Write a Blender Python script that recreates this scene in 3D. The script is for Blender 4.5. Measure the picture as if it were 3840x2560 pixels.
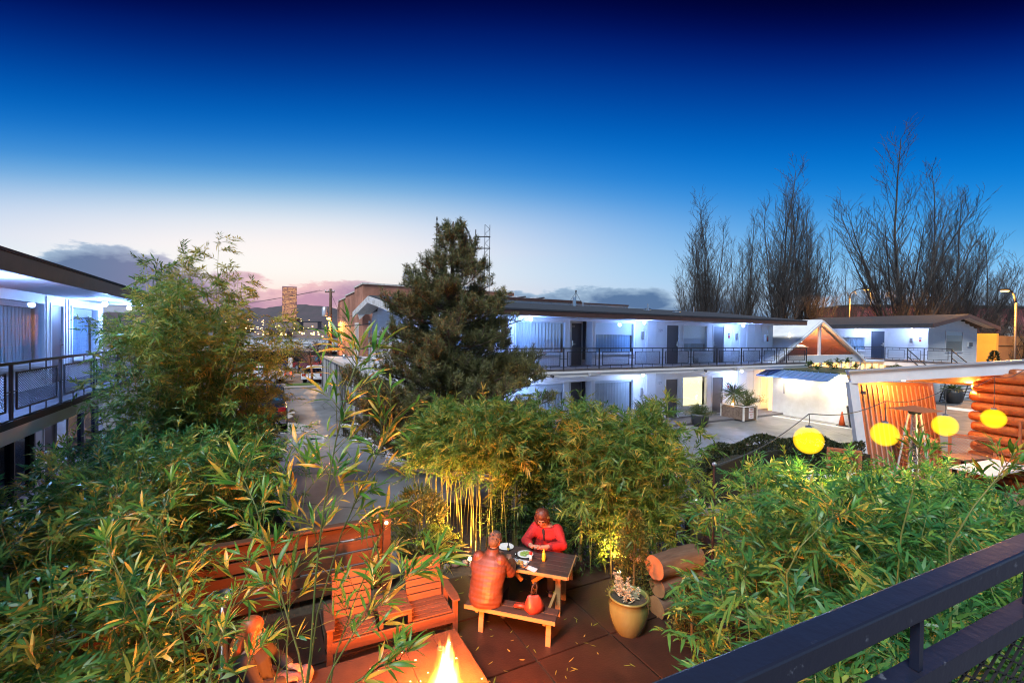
import bpy, math, random
import numpy as np
from mathutils import Vector, Matrix
R = math.radians
random.seed(11); rng = np.random.default_rng(11)
for o in list(bpy.data.objects): bpy.data.objects.remove(o)
sc = bpy.context.scene; COL = sc.collection

# ------------------------------------------------------------------ camera
FPX, CZ = 1735.0, 4.32                      # focal length in px of a 3840 px wide frame, eye height
_pitch, _roll = R(-0.845), R(0.72)
fwd = Vector((0, math.cos(_pitch), math.sin(_pitch)))
_r0 = Vector((1, 0, 0)); _u0 = _r0.cross(fwd)
cr = _r0*math.cos(_roll) + _u0*math.sin(_roll); cu = -_r0*math.sin(_roll) + _u0*math.cos(_roll)
CAM = Vector((0, 0, CZ))
cd = bpy.data.cameras.new('camera'); cam = bpy.data.objects.new('camera', cd); COL.objects.link(cam)
cd.sensor_width = 36; cd.lens = 36*FPX/3840; cd.clip_start = 0.05; cd.clip_end = 6000
m = Matrix((cr, cu, -fwd)).transposed().to_4x4(); m.translation = CAM; cam.matrix_world = m
sc.camera = cam
def ray(px, py):
    d = fwd*FPX + cr*(px-1920) - cu*(py-1280); return d/d.y
def at(px, py, y): return CAM + ray(px, py)*y                  # a sight line met at depth y
def gr(px, py, z=0.0):
    d = ray(px, py); return CAM + d*((z-CZ)/d.z)                # a sight line met at height z
TH = R(27.7)                                                     # the motel's grid against the view
EV = Vector((math.cos(TH), math.sin(TH), 0)); NV = Vector((-math.sin(TH), math.cos(TH), 0))
def P(e, n, z=0.0): return EV*e + NV*n + Vector((0, 0, z))

# ------------------------------------------------------------------ world, sun, exposure
EXPOSURE = 1.8
sc.view_settings.view_transform = 'Standard'; sc.view_settings.look = 'None'
sc.view_settings.exposure = EXPOSURE; sc.view_settings.gamma = 1.0; sc.view_settings.use_curve_mapping = False
def lin(r, g, b):
    f = lambda c: (c/255/12.92 if c/255 <= .04045 else ((c/255+.055)/1.055)**2.4)
    return (f(r), f(g), f(b), 1)
W = bpy.data.worlds.new('World'); sc.world = W; W.use_nodes = True
wn, wl = W.node_tree.nodes, W.node_tree.links; wn.clear()
def wm(op, a, b=None, c=None, clamp=False):
    nd = wn.new('ShaderNodeMath'); nd.operation = op; nd.use_clamp = clamp
    for i, v in enumerate((a, b, c)):
        if v is None: continue
        if isinstance(v, (int, float)): nd.inputs[i].default_value = v
        else: wl.new(v, nd.inputs[i])
    return nd.outputs[0]
tc = wn.new('ShaderNodeTexCoord'); sx = wn.new('ShaderNodeSeparateXYZ'); wl.new(tc.outputs['Generated'], sx.inputs[0])
X, Y, Z = sx.outputs
el = wm('ARCSINE', Z); az = wm('ARCTAN2', X, Y)
def ramp(inp, stops):
    nd = wn.new('ShaderNodeValToRGB'); nd.color_ramp.interpolation = 'B_SPLINE'
    while len(nd.color_ramp.elements) < len(stops): nd.color_ramp.elements.new(0.5)
    for e_, (p, c) in zip(nd.color_ramp.elements, stops): e_.position = p; e_.color = c
    wl.new(inp, nd.inputs[0]); return nd.outputs[0]
azc = wm('MINIMUM', wm('ABSOLUTE', wm('ADD', az, 0.05)), 0.95)
eln = wm('ADD', wm('MULTIPLY', el, wm('ADD', 1.0, wm('MULTIPLY', wm('MULTIPLY', azc, azc), 0.5))), -0.012)
cool = ramp(eln, [(0.0, lin(190, 212, 240)), (0.08, lin(160, 206, 244)), (0.15, lin(112, 188, 240)), (0.22, lin(58, 160, 232)), (0.29, lin(14, 134, 222)), (0.36, lin(0, 112, 206)),
                  (0.43, lin(0, 84, 178)), (0.50, lin(0, 54, 146)), (0.56, lin(0, 24, 108)), (0.61, lin(0, 6, 66)), (0.66, lin(1, 1, 32)), (0.76, lin(1, 1, 24))])
glow = ramp(eln, [(0.0, lin(255, 204, 196)), (0.055, lin(255, 224, 212)), (0.11, (1.10, 1.00, .95, 1)), (0.17, lin(254, 246, 244)), (0.21, lin(232, 236, 244)), (0.245, lin(192, 215, 236)), (0.28, lin(130, 184, 226)), (0.32, lin(66, 148, 216)),
                  (0.375, lin(12, 114, 202)), (0.44, lin(0, 84, 176)), (0.50, lin(0, 52, 140)), (0.56, lin(0, 22, 102)), (0.61, lin(0, 5, 60)), (0.66, lin(1, 0, 30))])
wd = wm('SUBTRACT', az, R(-27)); wd = wm('DIVIDE', wd, R(36)); wd = wm('MULTIPLY', wd, wd); gf = wm('EXPONENT', wm('MULTIPLY', wd, -1.0))
def wmix(f, a, b):
    nd = wn.new('ShaderNodeMix'); nd.data_type = 'RGBA'
    wl.new(f, nd.inputs[0])
    for i, v in ((6, a), (7, b)):
        if isinstance(v, tuple): nd.inputs[i].default_value = v
        else: wl.new(v, nd.inputs[i])
    return nd.outputs[2]
skyc = wmix(gf, cool, glow)
# clouds: noise on the direction, gathered round a few low banks
mp = wn.new('ShaderNodeCombineXYZ'); wl.new(wm('MULTIPLY', az, 8.0), mp.inputs[0]); wl.new(wm('MULTIPLY', el, 21.0), mp.inputs[1])
nz = wn.new('ShaderNodeTexNoise'); nz.inputs['Scale'].default_value = 1.0; nz.inputs['Detail'].default_value = 9; nz.inputs['Roughness'].default_value = 0.58
wl.new(mp.outputs[0], nz.inputs['Vector']); noi = nz.outputs[0]
def bank(a0, e0, sa, se, w):
    q = wm('DIVIDE', wm('SUBTRACT', az, R(a0)), R(sa)); p = wm('DIVIDE', wm('SUBTRACT', el, R(e0)), R(se))
    return wm('MULTIPLY', wm('EXPONENT', wm('MULTIPLY', wm('ADD', wm('MULTIPLY', q, q), wm('MULTIPLY', p, p)), -1.0)), w)
dens = None
for b in ((-40.0, 6.3, 6.5, 3.0, .88), (-50, 3.0, 10, 2.6, .40), (-26.5, 2.8, 13, 3.0, .74), (-18.5, 5.2, 3.5, 1.2, .25), (10, 4.3, 15, 1.6, .74), (18, 1.8, 14, 1.6, .40), (40, 3.0, 18, 2.2, .42), (-75, 4, 14, 3, .3), (80, 3, 20, 2.5, .3)):
    v = bank(*b); dens = v if dens is None else wm('ADD', dens, v)
dens = wm('ADD', wm('MULTIPLY', wm('SUBTRACT', noi, 0.5), 1.9), dens)
dens = wm('SUBTRACT', dens, wm('MULTIPLY', wm('MAXIMUM', wm('SUBTRACT', el, 0.10), 0.0), 9.0))
cf = wm('MULTIPLY', wm('SUBTRACT', dens, 0.26), 6.5, clamp=True); cf = wm('MULTIPLY', wm('MULTIPLY', cf, cf), wm('SUBTRACT', 3.0, wm('MULTIPLY', cf, 2.0)))
pk = wm('DIVIDE', wm('SUBTRACT', az, R(-25)), R(10.5)); pink = wm('EXPONENT', wm('MULTIPLY', wm('MULTIPLY', pk, pk), -1.0))
thick = wm('MULTIPLY', wm('SUBTRACT', dens, 0.30), 2.2, clamp=True)
cblue = wmix(thick, lin(168, 196, 222), lin(76, 110, 154)); cpink = wmix(thick, lin(255, 206, 204), lin(198, 148, 176))
ccol = wmix(pink, cblue, cpink)
final = wmix(wm('MULTIPLY', cf, 0.93), skyc, ccol)
bg = wn.new('ShaderNodeBackground'); wo = wn.new('ShaderNodeOutputWorld'); wl.new(final, bg.inputs[0]); wl.new(bg.outputs[0], wo.inputs[0])
bg.inputs[1].default_value = 2.0**-EXPOSURE
# one soft sun: the light of the dusk sky as a whole
sd = bpy.data.lights.new('sky_light', 'SUN'); so = bpy.data.objects.new('sky_light', sd); COL.objects.link(so)
sd.energy = 1.45; sd.angle = R(24); sd.color = (0.90, 0.96, 1.0)
so.rotation_euler = Vector((0.28, 0.52, -0.80)).to_track_quat('-Z', 'Y').to_euler()
sc.cycles.use_denoising = True; sc.cycles.pixel_filter_type = 'BLACKMAN_HARRIS'; sc.cycles.filter_width = 1.1
sc.cycles.max_bounces = 8; sc.cycles.transparent_max_bounces = 12; sc.cycles.sample_clamp_indirect = 6.0
sc.cycles.caustics_reflective = False; sc.cycles.caustics_refractive = False

# ------------------------------------------------------------------ materials
MATS = {}
def mat(name, col=(.5, .5, .5), rough=.6, metal=0.0, col2=None, scale=6.0, stretch=(1, 1, 1), bump=0.0, bscale=None, emit=None, estr=0.0,
        spec=.5, trans=0.0, thr=(.35, .65), coat=0.0, detail=5):
    if name in MATS: return MATS[name]
    m = bpy.data.materials.new(name); m.use_nodes = True; t = m.node_tree; n, l = t.nodes, t.links
    b = n['Principled BSDF']; b.inputs['Roughness'].default_value = rough; b.inputs['Metallic'].default_value = metal
    b.inputs['Base Color'].default_value = (*col, 1); b.inputs['Specular IOR Level'].default_value = spec
    b.inputs['Coat Weight'].default_value = coat
    if col2 is not None or bump:
        tcn = n.new('ShaderNodeTexCoord'); mpn = n.new('ShaderNodeMapping'); mpn.inputs['Scale'].default_value = stretch
        l.new(tcn.outputs['Object'], mpn.inputs[0])
    if col2 is not None:
        nz = n.new('ShaderNodeTexNoise'); nz.inputs['Scale'].default_value = scale; nz.inputs['Detail'].default_value = detail; nz.inputs['Roughness'].default_value = .62
        l.new(mpn.outputs[0], nz.inputs['Vector'])
        rp = n.new('ShaderNodeValToRGB'); rp.color_ramp.elements[0].position, rp.color_ramp.elements[1].position = thr
        rp.color_ramp.elements[0].color = (*col, 1); rp.color_ramp.elements[1].color = (*col2, 1)
        l.new(nz.outputs[0], rp.inputs[0]); l.new(rp.outputs[0], b.inputs['Base Color'])
    if bump:
        nb = n.new('ShaderNodeTexNoise'); nb.inputs['Scale'].default_value = bscale or scale*6; nb.inputs['Detail'].default_value = 4
        l.new(mpn.outputs[0], nb.inputs['Vector'])
        bp = n.new('ShaderNodeBump'); bp.inputs['Strength'].default_value = bump; bp.inputs['Distance'].default_value = .01
        l.new(nb.outputs[0], bp.inputs['Height']); l.new(bp.outputs[0], b.inputs['Normal'])
    if emit: b.inputs['Emission Color'].default_value = (*emit, 1); b.inputs['Emission Strength'].default_value = estr
    if trans:
        out = n['Material Output']; tr = n.new('ShaderNodeBsdfTranslucent'); mx = n.new('ShaderNodeMixShader'); mx.inputs[0].default_value = trans
        tr.inputs[0].default_value = (*col, 1)
        l.new(b.outputs[0], mx.inputs[1]); l.new(tr.outputs[0], mx.inputs[2]); l.new(mx.outputs[0], out.inputs[0])
    MATS[name] = m; return m
def leafmat(name, stops, rough=.45, trans=.35, spec=.4):
    m = bpy.data.materials.new(name); m.use_nodes = True; t = m.node_tree; n, l = t.nodes, t.links
    b = n['Principled BSDF']; b.inputs['Roughness'].default_value = rough; b.inputs['Specular IOR Level'].default_value = spec
    a = n.new('ShaderNodeAttribute'); a.attribute_name = 'tint'
    rp = n.new('ShaderNodeValToRGB')
    while len(rp.color_ramp.elements) < len(stops): rp.color_ramp.elements.new(.5)
    for e_, (p, c) in zip(rp.color_ramp.elements, stops): e_.position = p; e_.color = (*c, 1)
    l.new(a.outputs['Fac'], rp.inputs[0]); l.new(rp.outputs[0], b.inputs['Base Color'])
    tr = n.new('ShaderNodeBsdfTranslucent'); l.new(rp.outputs[0], tr.inputs[0])
    mx = n.new('ShaderNodeMixShader'); mx.inputs[0].default_value = trans
    l.new(b.outputs[0], mx.inputs[1]); l.new(tr.outputs[0], mx.inputs[2]); l.new(mx.outputs[0], n['Material Output'].inputs[0])
    MATS[name] = m; return m
def glassmat(name, tint=(.85, .93, 1.0), refl=.16):
    m = bpy.data.materials.new(name); m.use_nodes = True; t = m.node_tree; n, l = t.nodes, t.links; n.clear()
    o = n.new('ShaderNodeOutputMaterial'); g = n.new('ShaderNodeBsdfGlossy'); g.inputs['Roughness'].default_value = .02
    tr = n.new('ShaderNodeBsdfTransparent'); tr.inputs[0].default_value = (*tint, 1); mx = n.new('ShaderNodeMixShader'); mx.inputs[0].default_value = refl
    l.new(tr.outputs[0], mx.inputs[1]); l.new(g.outputs[0], mx.inputs[2]); l.new(mx.outputs[0], o.inputs[0]); MATS[name] = m; return m
def emis(name, col, s, trans=0.0):
    m = bpy.data.materials.new(name); m.use_nodes = True; t = m.node_tree; n, l = t.nodes, t.links; n.clear()
    o = n.new('ShaderNodeOutputMaterial'); e_ = n.new('ShaderNodeEmission'); e_.inputs[0].default_value = (*col, 1); e_.inputs[1].default_value = s
    if trans:
        tr = n.new('ShaderNodeBsdfTransparent'); mx = n.new('ShaderNodeMixShader'); mx.inputs[0].default_value = 1-trans
        l.new(tr.outputs[0], mx.inputs[1]); l.new(e_.outputs[0], mx.inputs[2]); l.new(mx.outputs[0], o.inputs[0])
    else: l.new(e_.outputs[0], o.inputs[0])
    MATS[name] = m; return m

# ------------------------------------------------------------------ mesh helpers
class MB:
    def __init__(s): s.v = []; s.f = []
    def add(s, vs, fs):
        k = len(s.v); s.v += [tuple(v) for v in vs]; s.f += [tuple(i+k for i in f) for f in fs]; return s
    def box(s, x0, x1, y0, y1, z0, z1):
        vs = [(x, y, z) for z in (z0, z1) for y in (y0, y1) for x in (x0, x1)]
        return s.add(vs, [(0, 2, 3, 1), (4, 5, 7, 6), (0, 1, 5, 4), (2, 6, 7, 3), (0, 4, 6, 2), (1, 3, 7, 5)])
    def bar(s, p, q, w, h, up=(0, 0, 1)):
        p, q = Vector(p), Vector(q); d = (q-p).normalized(); up = Vector(up)
        a = d.cross(up); a = a.normalized() if a.length > 1e-5 else Vector((1, 0, 0)); b = a.cross(d).normalized()
        vs = [c + a*(w/2*i) + b*(h/2*j) for c in (p, q) for i, j in ((-1, -1), (1, -1), (1, 1), (-1, 1))]
        return s.add(vs, [(0, 1, 2, 3), (7, 6, 5, 4), (0, 4, 5, 1), (1, 5, 6, 2), (2, 6, 7, 3), (3, 7, 4, 0)])
    def tube(s, pts, rad, seg=8, caps=True, sq=1.0):
        pts = [Vector(p) for p in pts]; n = len(pts)
        if isinstance(rad, (int, float)): rad = [rad]*n
        ref = None; vs = []; fs = []
        for i, p in enumerate(pts):
            d = (pts[min(i+1, n-1)] - pts[max(i-1, 0)]).normalized()
            if ref is None: ref = d.orthogonal().normalized()
            a = (ref - d*ref.dot(d)).normalized(); ref = a; b = d.cross(a)
            for k in range(seg):
                t = 2*math.pi*k/seg; vs.append(p + a*(rad[i]*math.cos(t)) + b*(rad[i]*sq*math.sin(t)))
        for i in range(n-1):
            for k in range(seg):
                k2 = (k+1) % seg; fs.append((i*seg+k, i*seg+k2, (i+1)*seg+k2, (i+1)*seg+k))
        if caps: fs.append(tuple(range(seg))[::-1]); fs.append(tuple((n-1)*seg+k for k in range(seg)))
        return s.add(vs, fs)
    def lathe(s, prof, c=(0, 0, 0), seg=20, cap=True):
        c = Vector(c); vs = []; fs = []; n = len(prof)
        for r, z in prof:
            for k in range(seg):
                t = 2*math.pi*k/seg; vs.append(c + Vector((r*math.cos(t), r*math.sin(t), z)))
        for i in range(n-1):
            for k in range(seg):
                k2 = (k+1) % seg; fs.append((i*seg+k, i*seg+k2, (i+1)*seg+k2, (i+1)*seg+k))
        if cap: fs.append(tuple(range(seg))[::-1]); fs.append(tuple((n-1)*seg+k for k in range(seg)))
        return s.add(vs, fs)
    def ball(s, c, r, seg=12, rings=8, rot=None):
        c = Vector(c); r = (r, r, r) if isinstance(r, (int, float)) else r; vs = []; fs = []
        q = lambda v: c + (rot @ v if rot else v)
        vs.append(q(Vector((0, 0, -r[2]))))
        for i in range(1, rings):
            p = -math.pi/2 + math.pi*i/rings
            for k in range(seg):
                t = 2*math.pi*k/seg; vs.append(q(Vector((r[0]*math.cos(p)*math.cos(t), r[1]*math.cos(p)*math.sin(t), r[2]*math.sin(p)))))
        vs.append(q(Vector((0, 0, r[2])))); L = len(vs)-1
        for k in range(seg):
            k2 = (k+1) % seg; fs.append((0, 1+k2, 1+k)); fs.append((L, L-seg+k, L-seg+k2))
            for i in range(rings-2): fs.append((1+i*seg+k, 1+i*seg+k2, 1+(i+1)*seg+k2, 1+(i+1)*seg+k))
        return s.add(vs, fs)
    def prism(s, poly, vec):
        poly = [Vector(p) for p in poly]; vec = Vector(vec); n = len(poly)
        vs = poly + [p+vec for p in poly]
        fs = [tuple(range(n))[::-1], tuple(range(n, 2*n))] + [(i, (i+1) % n, n+(i+1) % n, n+i) for i in range(n)]
        return s.add(vs, fs)
    def mesh(s, name='mesh'):
        me = bpy.data.meshes.new(name); me.from_pydata(s.v, [], s.f); me.update(); return me
    def build(s, name, mt, parent=None, smooth=False, bevel=0.0, loc=None, sharp=True):
        me = s.mesh(name); return obj(name, me, mt, parent, smooth, bevel, loc)
def obj(name, me, mt=None, parent=None, smooth=False, bevel=0.0, loc=None, rot=None):
    o = bpy.data.objects.new(name, me); COL.objects.link(o)
    if mt is not None and len(me.materials) == 0: me.materials.append(MATS[mt] if isinstance(mt, str) else mt)
    if smooth: me.polygons.foreach_set('use_smooth', [True]*len(me.polygons))
    if parent is not None: o.parent = parent
    if loc is not None: o.location = loc
    if rot is not None: o.rotation_euler = rot
    if bevel:
        b = o.modifiers.new('bevel', 'BEVEL'); b.width = bevel; b.segments = 2; b.limit_method = 'ANGLE'
    return o
def box(name, x0, x1, y0, y1, z0, z1, mt, parent=None, bevel=0.0, loc=None): return MB().box(x0, x1, y0, y1, z0, z1).build(name, mt, parent, bevel=bevel, loc=loc)
def tag(o, label=None, cat=None, group=None, kind=None):
    if label: o['label'] = label
    if cat: o['category'] = cat
    if group: o['group'] = group
    if kind: o['kind'] = kind
    return o
def thing(name, label, cat, loc=(0, 0, 0), rz=0.0, group=None):
    o = bpy.data.objects.new(name, None); COL.objects.link(o); o.empty_display_size = .2
    o.location = loc; o.rotation_euler = (0, 0, rz); return tag(o, label, cat, group)
KIDS = {}
def copy_tree(o, parent=None):
    c = o.copy(); COL.objects.link(c)
    if parent is not None: c.parent = parent
    for ch in list(o.children): copy_tree(ch, c)
    return c
def lamp(parent, loc, col, power, r=.05, name='light'):
    d = bpy.data.lights.new(name, 'POINT'); d.energy = power; d.color = col; d.shadow_soft_size = r
    o = bpy.data.objects.new(name, d); COL.objects.link(o); o.parent = parent; o.location = loc; return o
def spot(parent, loc, d, col, power, size=120, r=.05, blend=.6):
    l_ = bpy.data.lights.new('light', 'SPOT'); l_.energy = power; l_.color = col; l_.shadow_soft_size = r; l_.spot_size = R(size); l_.spot_blend = blend
    o = bpy.data.objects.new('light', l_); COL.objects.link(o); o.parent = parent; o.location = loc; o.rotation_euler = Vector(d).to_track_quat('-Z', 'Y').to_euler(); return o
def text(name, s, size, mt, parent, loc, rot, ext=.002, align='CENTER'):
    c = bpy.data.curves.new(name, 'FONT'); c.body = s; c.size = size; c.extrude = ext; c.align_x = align; c.align_y = 'CENTER'; c.resolution_u = 3
    t = bpy.data.objects.new(name+'_source', c); COL.objects.link(t); bpy.context.view_layer.update()
    me = bpy.data.meshes.new_from_object(t.evaluated_get(bpy.context.evaluated_depsgraph_get())); bpy.data.objects.remove(t); me.materials.clear()
    return obj(name, me, mt, parent, loc=loc, rot=rot)
def tri_mesh(name, V, T, tint=None, smooth=False):
    me = bpy.data.meshes.new(name); V = np.ascontiguousarray(V, np.float32); T = np.ascontiguousarray(T, np.int32)
    me.vertices.add(len(V)); me.vertices.foreach_set('co', V.ravel()); nt = len(T)
    me.loops.add(nt*3); me.loops.foreach_set('vertex_index', T.ravel()); me.polygons.add(nt)
    me.polygons.foreach_set('loop_start', np.arange(0, nt*3, 3, dtype=np.int32))
    if tint is not None:
        a = me.attributes.new('tint', 'FLOAT', 'POINT'); a.data.foreach_set('value', np.ascontiguousarray(tint, np.float32))
    if smooth: me.polygons.foreach_set('use_smooth', [True]*nt)
    me.update(calc_edges=True); return me

# palette
mat('white_paint', (.74, .74, .76), .55, col2=(.62, .62, .66), scale=1.2, thr=(.3, .8))
mat('siding_white', (.72, .72, .73), .55, col2=(.6, .6, .63), scale=1.0, thr=(.3, .8))
mat('soffit_white', (.66, .66, .70), .7)
mat('weathered_white', (.60, .56, .52), .7, col2=(.34, .28, .24), scale=5, thr=(.5, .72))
mat('fascia_brown', (.075, .035, .028), .55, col2=(.05, .025, .02), scale=3)
mat('fascia_dark', (.050, .044, .046), .55, col2=(.03, .03, .035), scale=4)
mat('shingle', (.016, .02, .03), .85, col2=(.034, .042, .058), scale=14, stretch=(1, 3, 3), bump=.5, bscale=30)
mat('deck_grey', (.12, .11, .12), .75, col2=(.08, .075, .085), scale=3)
mat('door_grey', (.085, .075, .085), .5)
mat('black_metal', (.018, .016, .018), .45, spec=.5)
mat('rail_black', (.014, .017, .034), .34, col2=(.11, .12, .15), scale=26, thr=(.66, .72), bump=.15, bscale=25)
mat('chrome', (.75, .75, .78), .2, metal=1)
mat('steel', (.55, .55, .58), .32, metal=1)
mat('aluminium', (.62, .62, .66), .4, metal=.7)
mat('curtain', (.62, .64, .64), .9)
mat('curtain_blue', (.36, .50, .62), .9)
mat('curtain_pale', (.60, .74, .76), .9); mat('shade_white', (.74, .74, .74), .9)
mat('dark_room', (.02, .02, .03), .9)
glassmat('glass', (.92, .96, 1.0), refl=.09); glassmat('glass_dark', (.25, .3, .4), .25)
emis('lit_curtain', (1.0, .80, .40), .62)
emis('bulb_blue', (.72, .82, 1.0), 14.0)
mat('plastic_white', (.7, .7, .7), .4); mat('red_paint', (.45, .03, .03), .5); mat('ink', (.05, .05, .06), .7); mat('ink_grey', (.3, .3, .33), .7)
# ------------------------------------------------------------------ ground
def asphalt():
    m = bpy.data.materials.new('courtyard_asphalt'); m.use_nodes = True; t = m.node_tree; n, l = t.nodes, t.links; b = n['Principled BSDF']
    tcn = n.new('ShaderNodeTexCoord')
    def noise(s, d=6, r=.6):
        q = n.new('ShaderNodeTexNoise'); q.inputs['Scale'].default_value = s; q.inputs['Detail'].default_value = d; q.inputs['Roughness'].default_value = r; l.new(tcn.outputs['Object'], q.inputs['Vector']); return q.outputs[0]
    big, fine = noise(.35), noise(60, 3)
    rp = n.new('ShaderNodeValToRGB'); rp.color_ramp.elements[0].position = .3; rp.color_ramp.elements[1].position = .72
    rp.color_ramp.elements[0].color = (.13, .133, .145, 1); rp.color_ramp.elements[1].color = (.21, .21, .22, 1); l.new(big, rp.inputs[0])
    mx = n.new('ShaderNodeMix'); mx.data_type = 'RGBA'; mx.blend_type = 'MULTIPLY'; mx.inputs[0].default_value = .45; l.new(rp.outputs[0], mx.inputs[6]); l.new(fine, mx.inputs[7])
    vo = n.new('ShaderNodeTexVoronoi'); vo.feature = 'DISTANCE_TO_EDGE'; vo.inputs['Scale'].default_value = .22; l.new(tcn.outputs['Object'], vo.inputs['Vector'])
    cr_ = n.new('ShaderNodeMath'); cr_.operation = 'LESS_THAN'; cr_.inputs[1].default_value = .004; l.new(vo.outputs[0], cr_.inputs[0])
    m2 = n.new('ShaderNodeMix'); m2.data_type = 'RGBA'; l.new(cr_.outputs[0], m2.inputs[0]); l.new(mx.outputs[2], m2.inputs[6]); m2.inputs[7].default_value = (.03, .03, .03, 1)
    l.new(m2.outputs[2], b.inputs['Base Color'])
    rr = n.new('ShaderNodeMapRange'); rr.inputs[1].default_value = .35; rr.inputs[2].default_value = .7; rr.inputs[3].default_value = .42; rr.inputs[4].default_value = .72
    l.new(noise(.8), rr.inputs[0]); l.new(rr.outputs[0], b.inputs['Roughness'])
    bp = n.new('ShaderNodeBump'); bp.inputs['Strength'].default_value = .25; bp.inputs['Distance'].default_value = .01; l.new(fine, bp.inputs['Height']); l.new(bp.outputs[0], b.inputs['Normal'])
    MATS['asphalt'] = m
asphalt()
mat('soil', (.035, .025, .018), .95, col2=(.07, .05, .03), scale=12, bump=.8, bscale=40)
mat('concrete', (.30, .29, .28), .8, col2=(.21, .20, .195), scale=3, bump=.3, bscale=50)
mat('kerb_white', (.62, .62, .64), .7, col2=(.36, .36, .37), scale=7, thr=(.52, .75), bump=.2)
mat('line_white', (.68, .68, .68), .7, col2=(.4, .4, .4), scale=8, thr=(.55, .8))
mat('paver', (.040, .016, .010), .5, col2=(.016, .007, .005), scale=1.6, bump=.35, bscale=35)
mat('street', (.06, .06, .065), .7, col2=(.09, .09, .095), scale=.5)
mat('pavement', (.24, .21, .20), .8, col2=(.3, .27, .26), scale=1.5)
mat('grass', (.06, .11, .02), .9, col2=(.10, .15, .03), scale=30, bump=.6)
mat('hill_haze_mauve', (.085, .065, .08), .95, col2=(.06, .055, .065), scale=.02)  # bare winter woods, with the mauve of distant haze put into the colour
def sheet(name, pts, z, mt):
    me = bpy.data.meshes.new(name); me.from_pydata([(p[0], p[1], z) for p in pts], [], [tuple(range(len(pts)))]); me.update()
    return tag(obj(name, me, mt), kind='structure')
def slab(name, pts, z0, z1, mt):
    return tag(MB().prism([(p[0], p[1], z0) for p in pts], (0, 0, z1-z0)).build(name, mt, bevel=.012), kind='structure')
sheet('ground', [(-2600, -300), (2600, -300), (2600, 3200), (-2600, 3200)], 0, 'asphalt')
# the street that passes the end of the courtyard, with a kerb, a grass verge and a footpath
en = lambda *a: [P(x, y) for x, y in a]
sheet('road', en((-60, 41.5), (60, 41.5), (60, 50.0), (-60, 50.0)), .004, 'street')
slab('pavement', en((-60, 38.9), (3.6, 38.9), (3.6, 41.25), (-60, 41.25)), 0, .10, 'pavement')
slab('kerb', en((-60, 41.28), (3.7, 41.28), (3.7, 41.48), (-60, 41.48)), 0, .12, 'concrete')
g_ = slab('grass_verge', en((1.2, 40.0), (3.55, 40.0), (3.55, 41.2), (1.2, 41.2)), .08, .17, 'grass'); g_['kind'] = 'structure'
# planting bed kerb painted white along the courtyard, curving towards the patio
kp = [(-.42, 24), (-.30, 21), (-.12, 18), (.1, 15), (.26, 12.4), (.42, 11.4), (.85, 10.4), (1.6, 9.8)]
def strip(name, path, w, z0, z1, mt, side=1):
    L = []; Rr = []
    for i, q in enumerate(path):
        a, b = Vector(path[max(i-1, 0)]), Vector(path[min(i+1, len(path)-1)]); d = (b-a).normalized(); nn = Vector((-d.y, d.x))
        L.append(Vector(q)+nn*w/2); Rr.append(Vector(q)-nn*w/2)
    mb = MB(); n = len(path); vs = []
    for a, b in zip(L, Rr):
        for z in (z0, z1): vs += [P(a.x, a.y, z), P(b.x, b.y, z)]
    fs = []
    for i in range(n-1):
        k = i*4; fs += [(k+2, k+3, k+7, k+6), (k, k+2, k+6, k+4), (k+1, k+5, k+7, k+3), (k, k+4, k+5, k+1)]
    fs += [(0, 1, 3, 2), (n*4-4, n*4-2, n*4-1, n*4-3)]
    mb.add(vs, fs); return tag(mb.build(name, mt, bevel=.01), kind='structure')
strip('kerb', kp, .22, 0, .13, 'kerb_white')
bed = [(a+(-.1), b) for a, b in kp] + [(-.9, 8.3), (-3.4, 8.2), (-3.4, 24)]
sheet('planting_bed', [P(a, b) for a, b in bed], .06, 'soil')
# white kerb of the bed behind the bamboo, and its soil
kp2 = [(3.6, 18.0), (3.75, 15.6), (4.15, 14.25), (4.9, 13.2), (5.9, 12.4), (7.0, 12.05), (9.5, 11.9)]
strip('kerb', kp2, .24, 0, .13, 'kerb_white')
sheet('planting_bed', [P(a+.1, b+.15) for a, b in kp2] + [P(9.5, 15.2), P(3.75, 18.0)], .05, 'soil')
# painted stripe and parking lines
sheet('road_marking', en((24.72, 11.6), (24.9, 11.6), (24.9, 16.4), (24.72, 16.4)), .005, 'line_white')
for n0 in (19.2, 21.9): sheet('road_marking', en((-.1, n0), (1.9, n0+.05), (1.9, n0+.13), (-.1, n0+.08)), .005, 'line_white')
sheet('road_marking', [gr(3552, 1524), gr(3690, 1540), gr(3690, 1550), gr(3552, 1534)], .005, 'line_white')
# shallow water left standing on the asphalt
m = bpy.data.materials.new('puddle_water'); m.use_nodes = True; b = m.node_tree.nodes['Principled BSDF']
b.inputs['Base Color'].default_value = (.04, .04, .05, 1); b.inputs['Roughness'].default_value = .06; b.inputs['Specular IOR Level'].default_value = 1.0; b.inputs['IOR'].default_value = 2.1; MATS['water'] = m
for (ce, cn, a, bb, s) in ((.75, 23.2, .75, 1.3, 1), (1.05, 19.9, .75, .75, 2), (2.0, 20.5, .55, .35, 3), (.6, 26.6, .7, .9, 5)):
    rs = np.random.default_rng(s); pts = []
    ph = rs.uniform(0, 6.28, 4)
    for k in range(40):
        t = 2*math.pi*k/40; r = 1 + .22*math.sin(2*t+ph[0]) + .16*math.sin(3*t+ph[1]) + .10*math.sin(5*t+ph[2]) + .05*math.sin(9*t+ph[3])
        pts.append(P(ce+a*r*math.cos(t), cn+bb*r*math.sin(t)))
    o = sheet('puddle', pts, .006, 'water')
sheet('planting_bed', [(-3.2, 11.3), (-2.6, 9.5), (-1.3, 8.45), (.0, 8.35), (1.2, 8.6), (1.4, 7.75), (2.2, 7.35), (3.4, 7.8), (3.6, 9.8), (1.6, 10.8), (-2.2, 12.0)], .008, 'soil')
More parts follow.
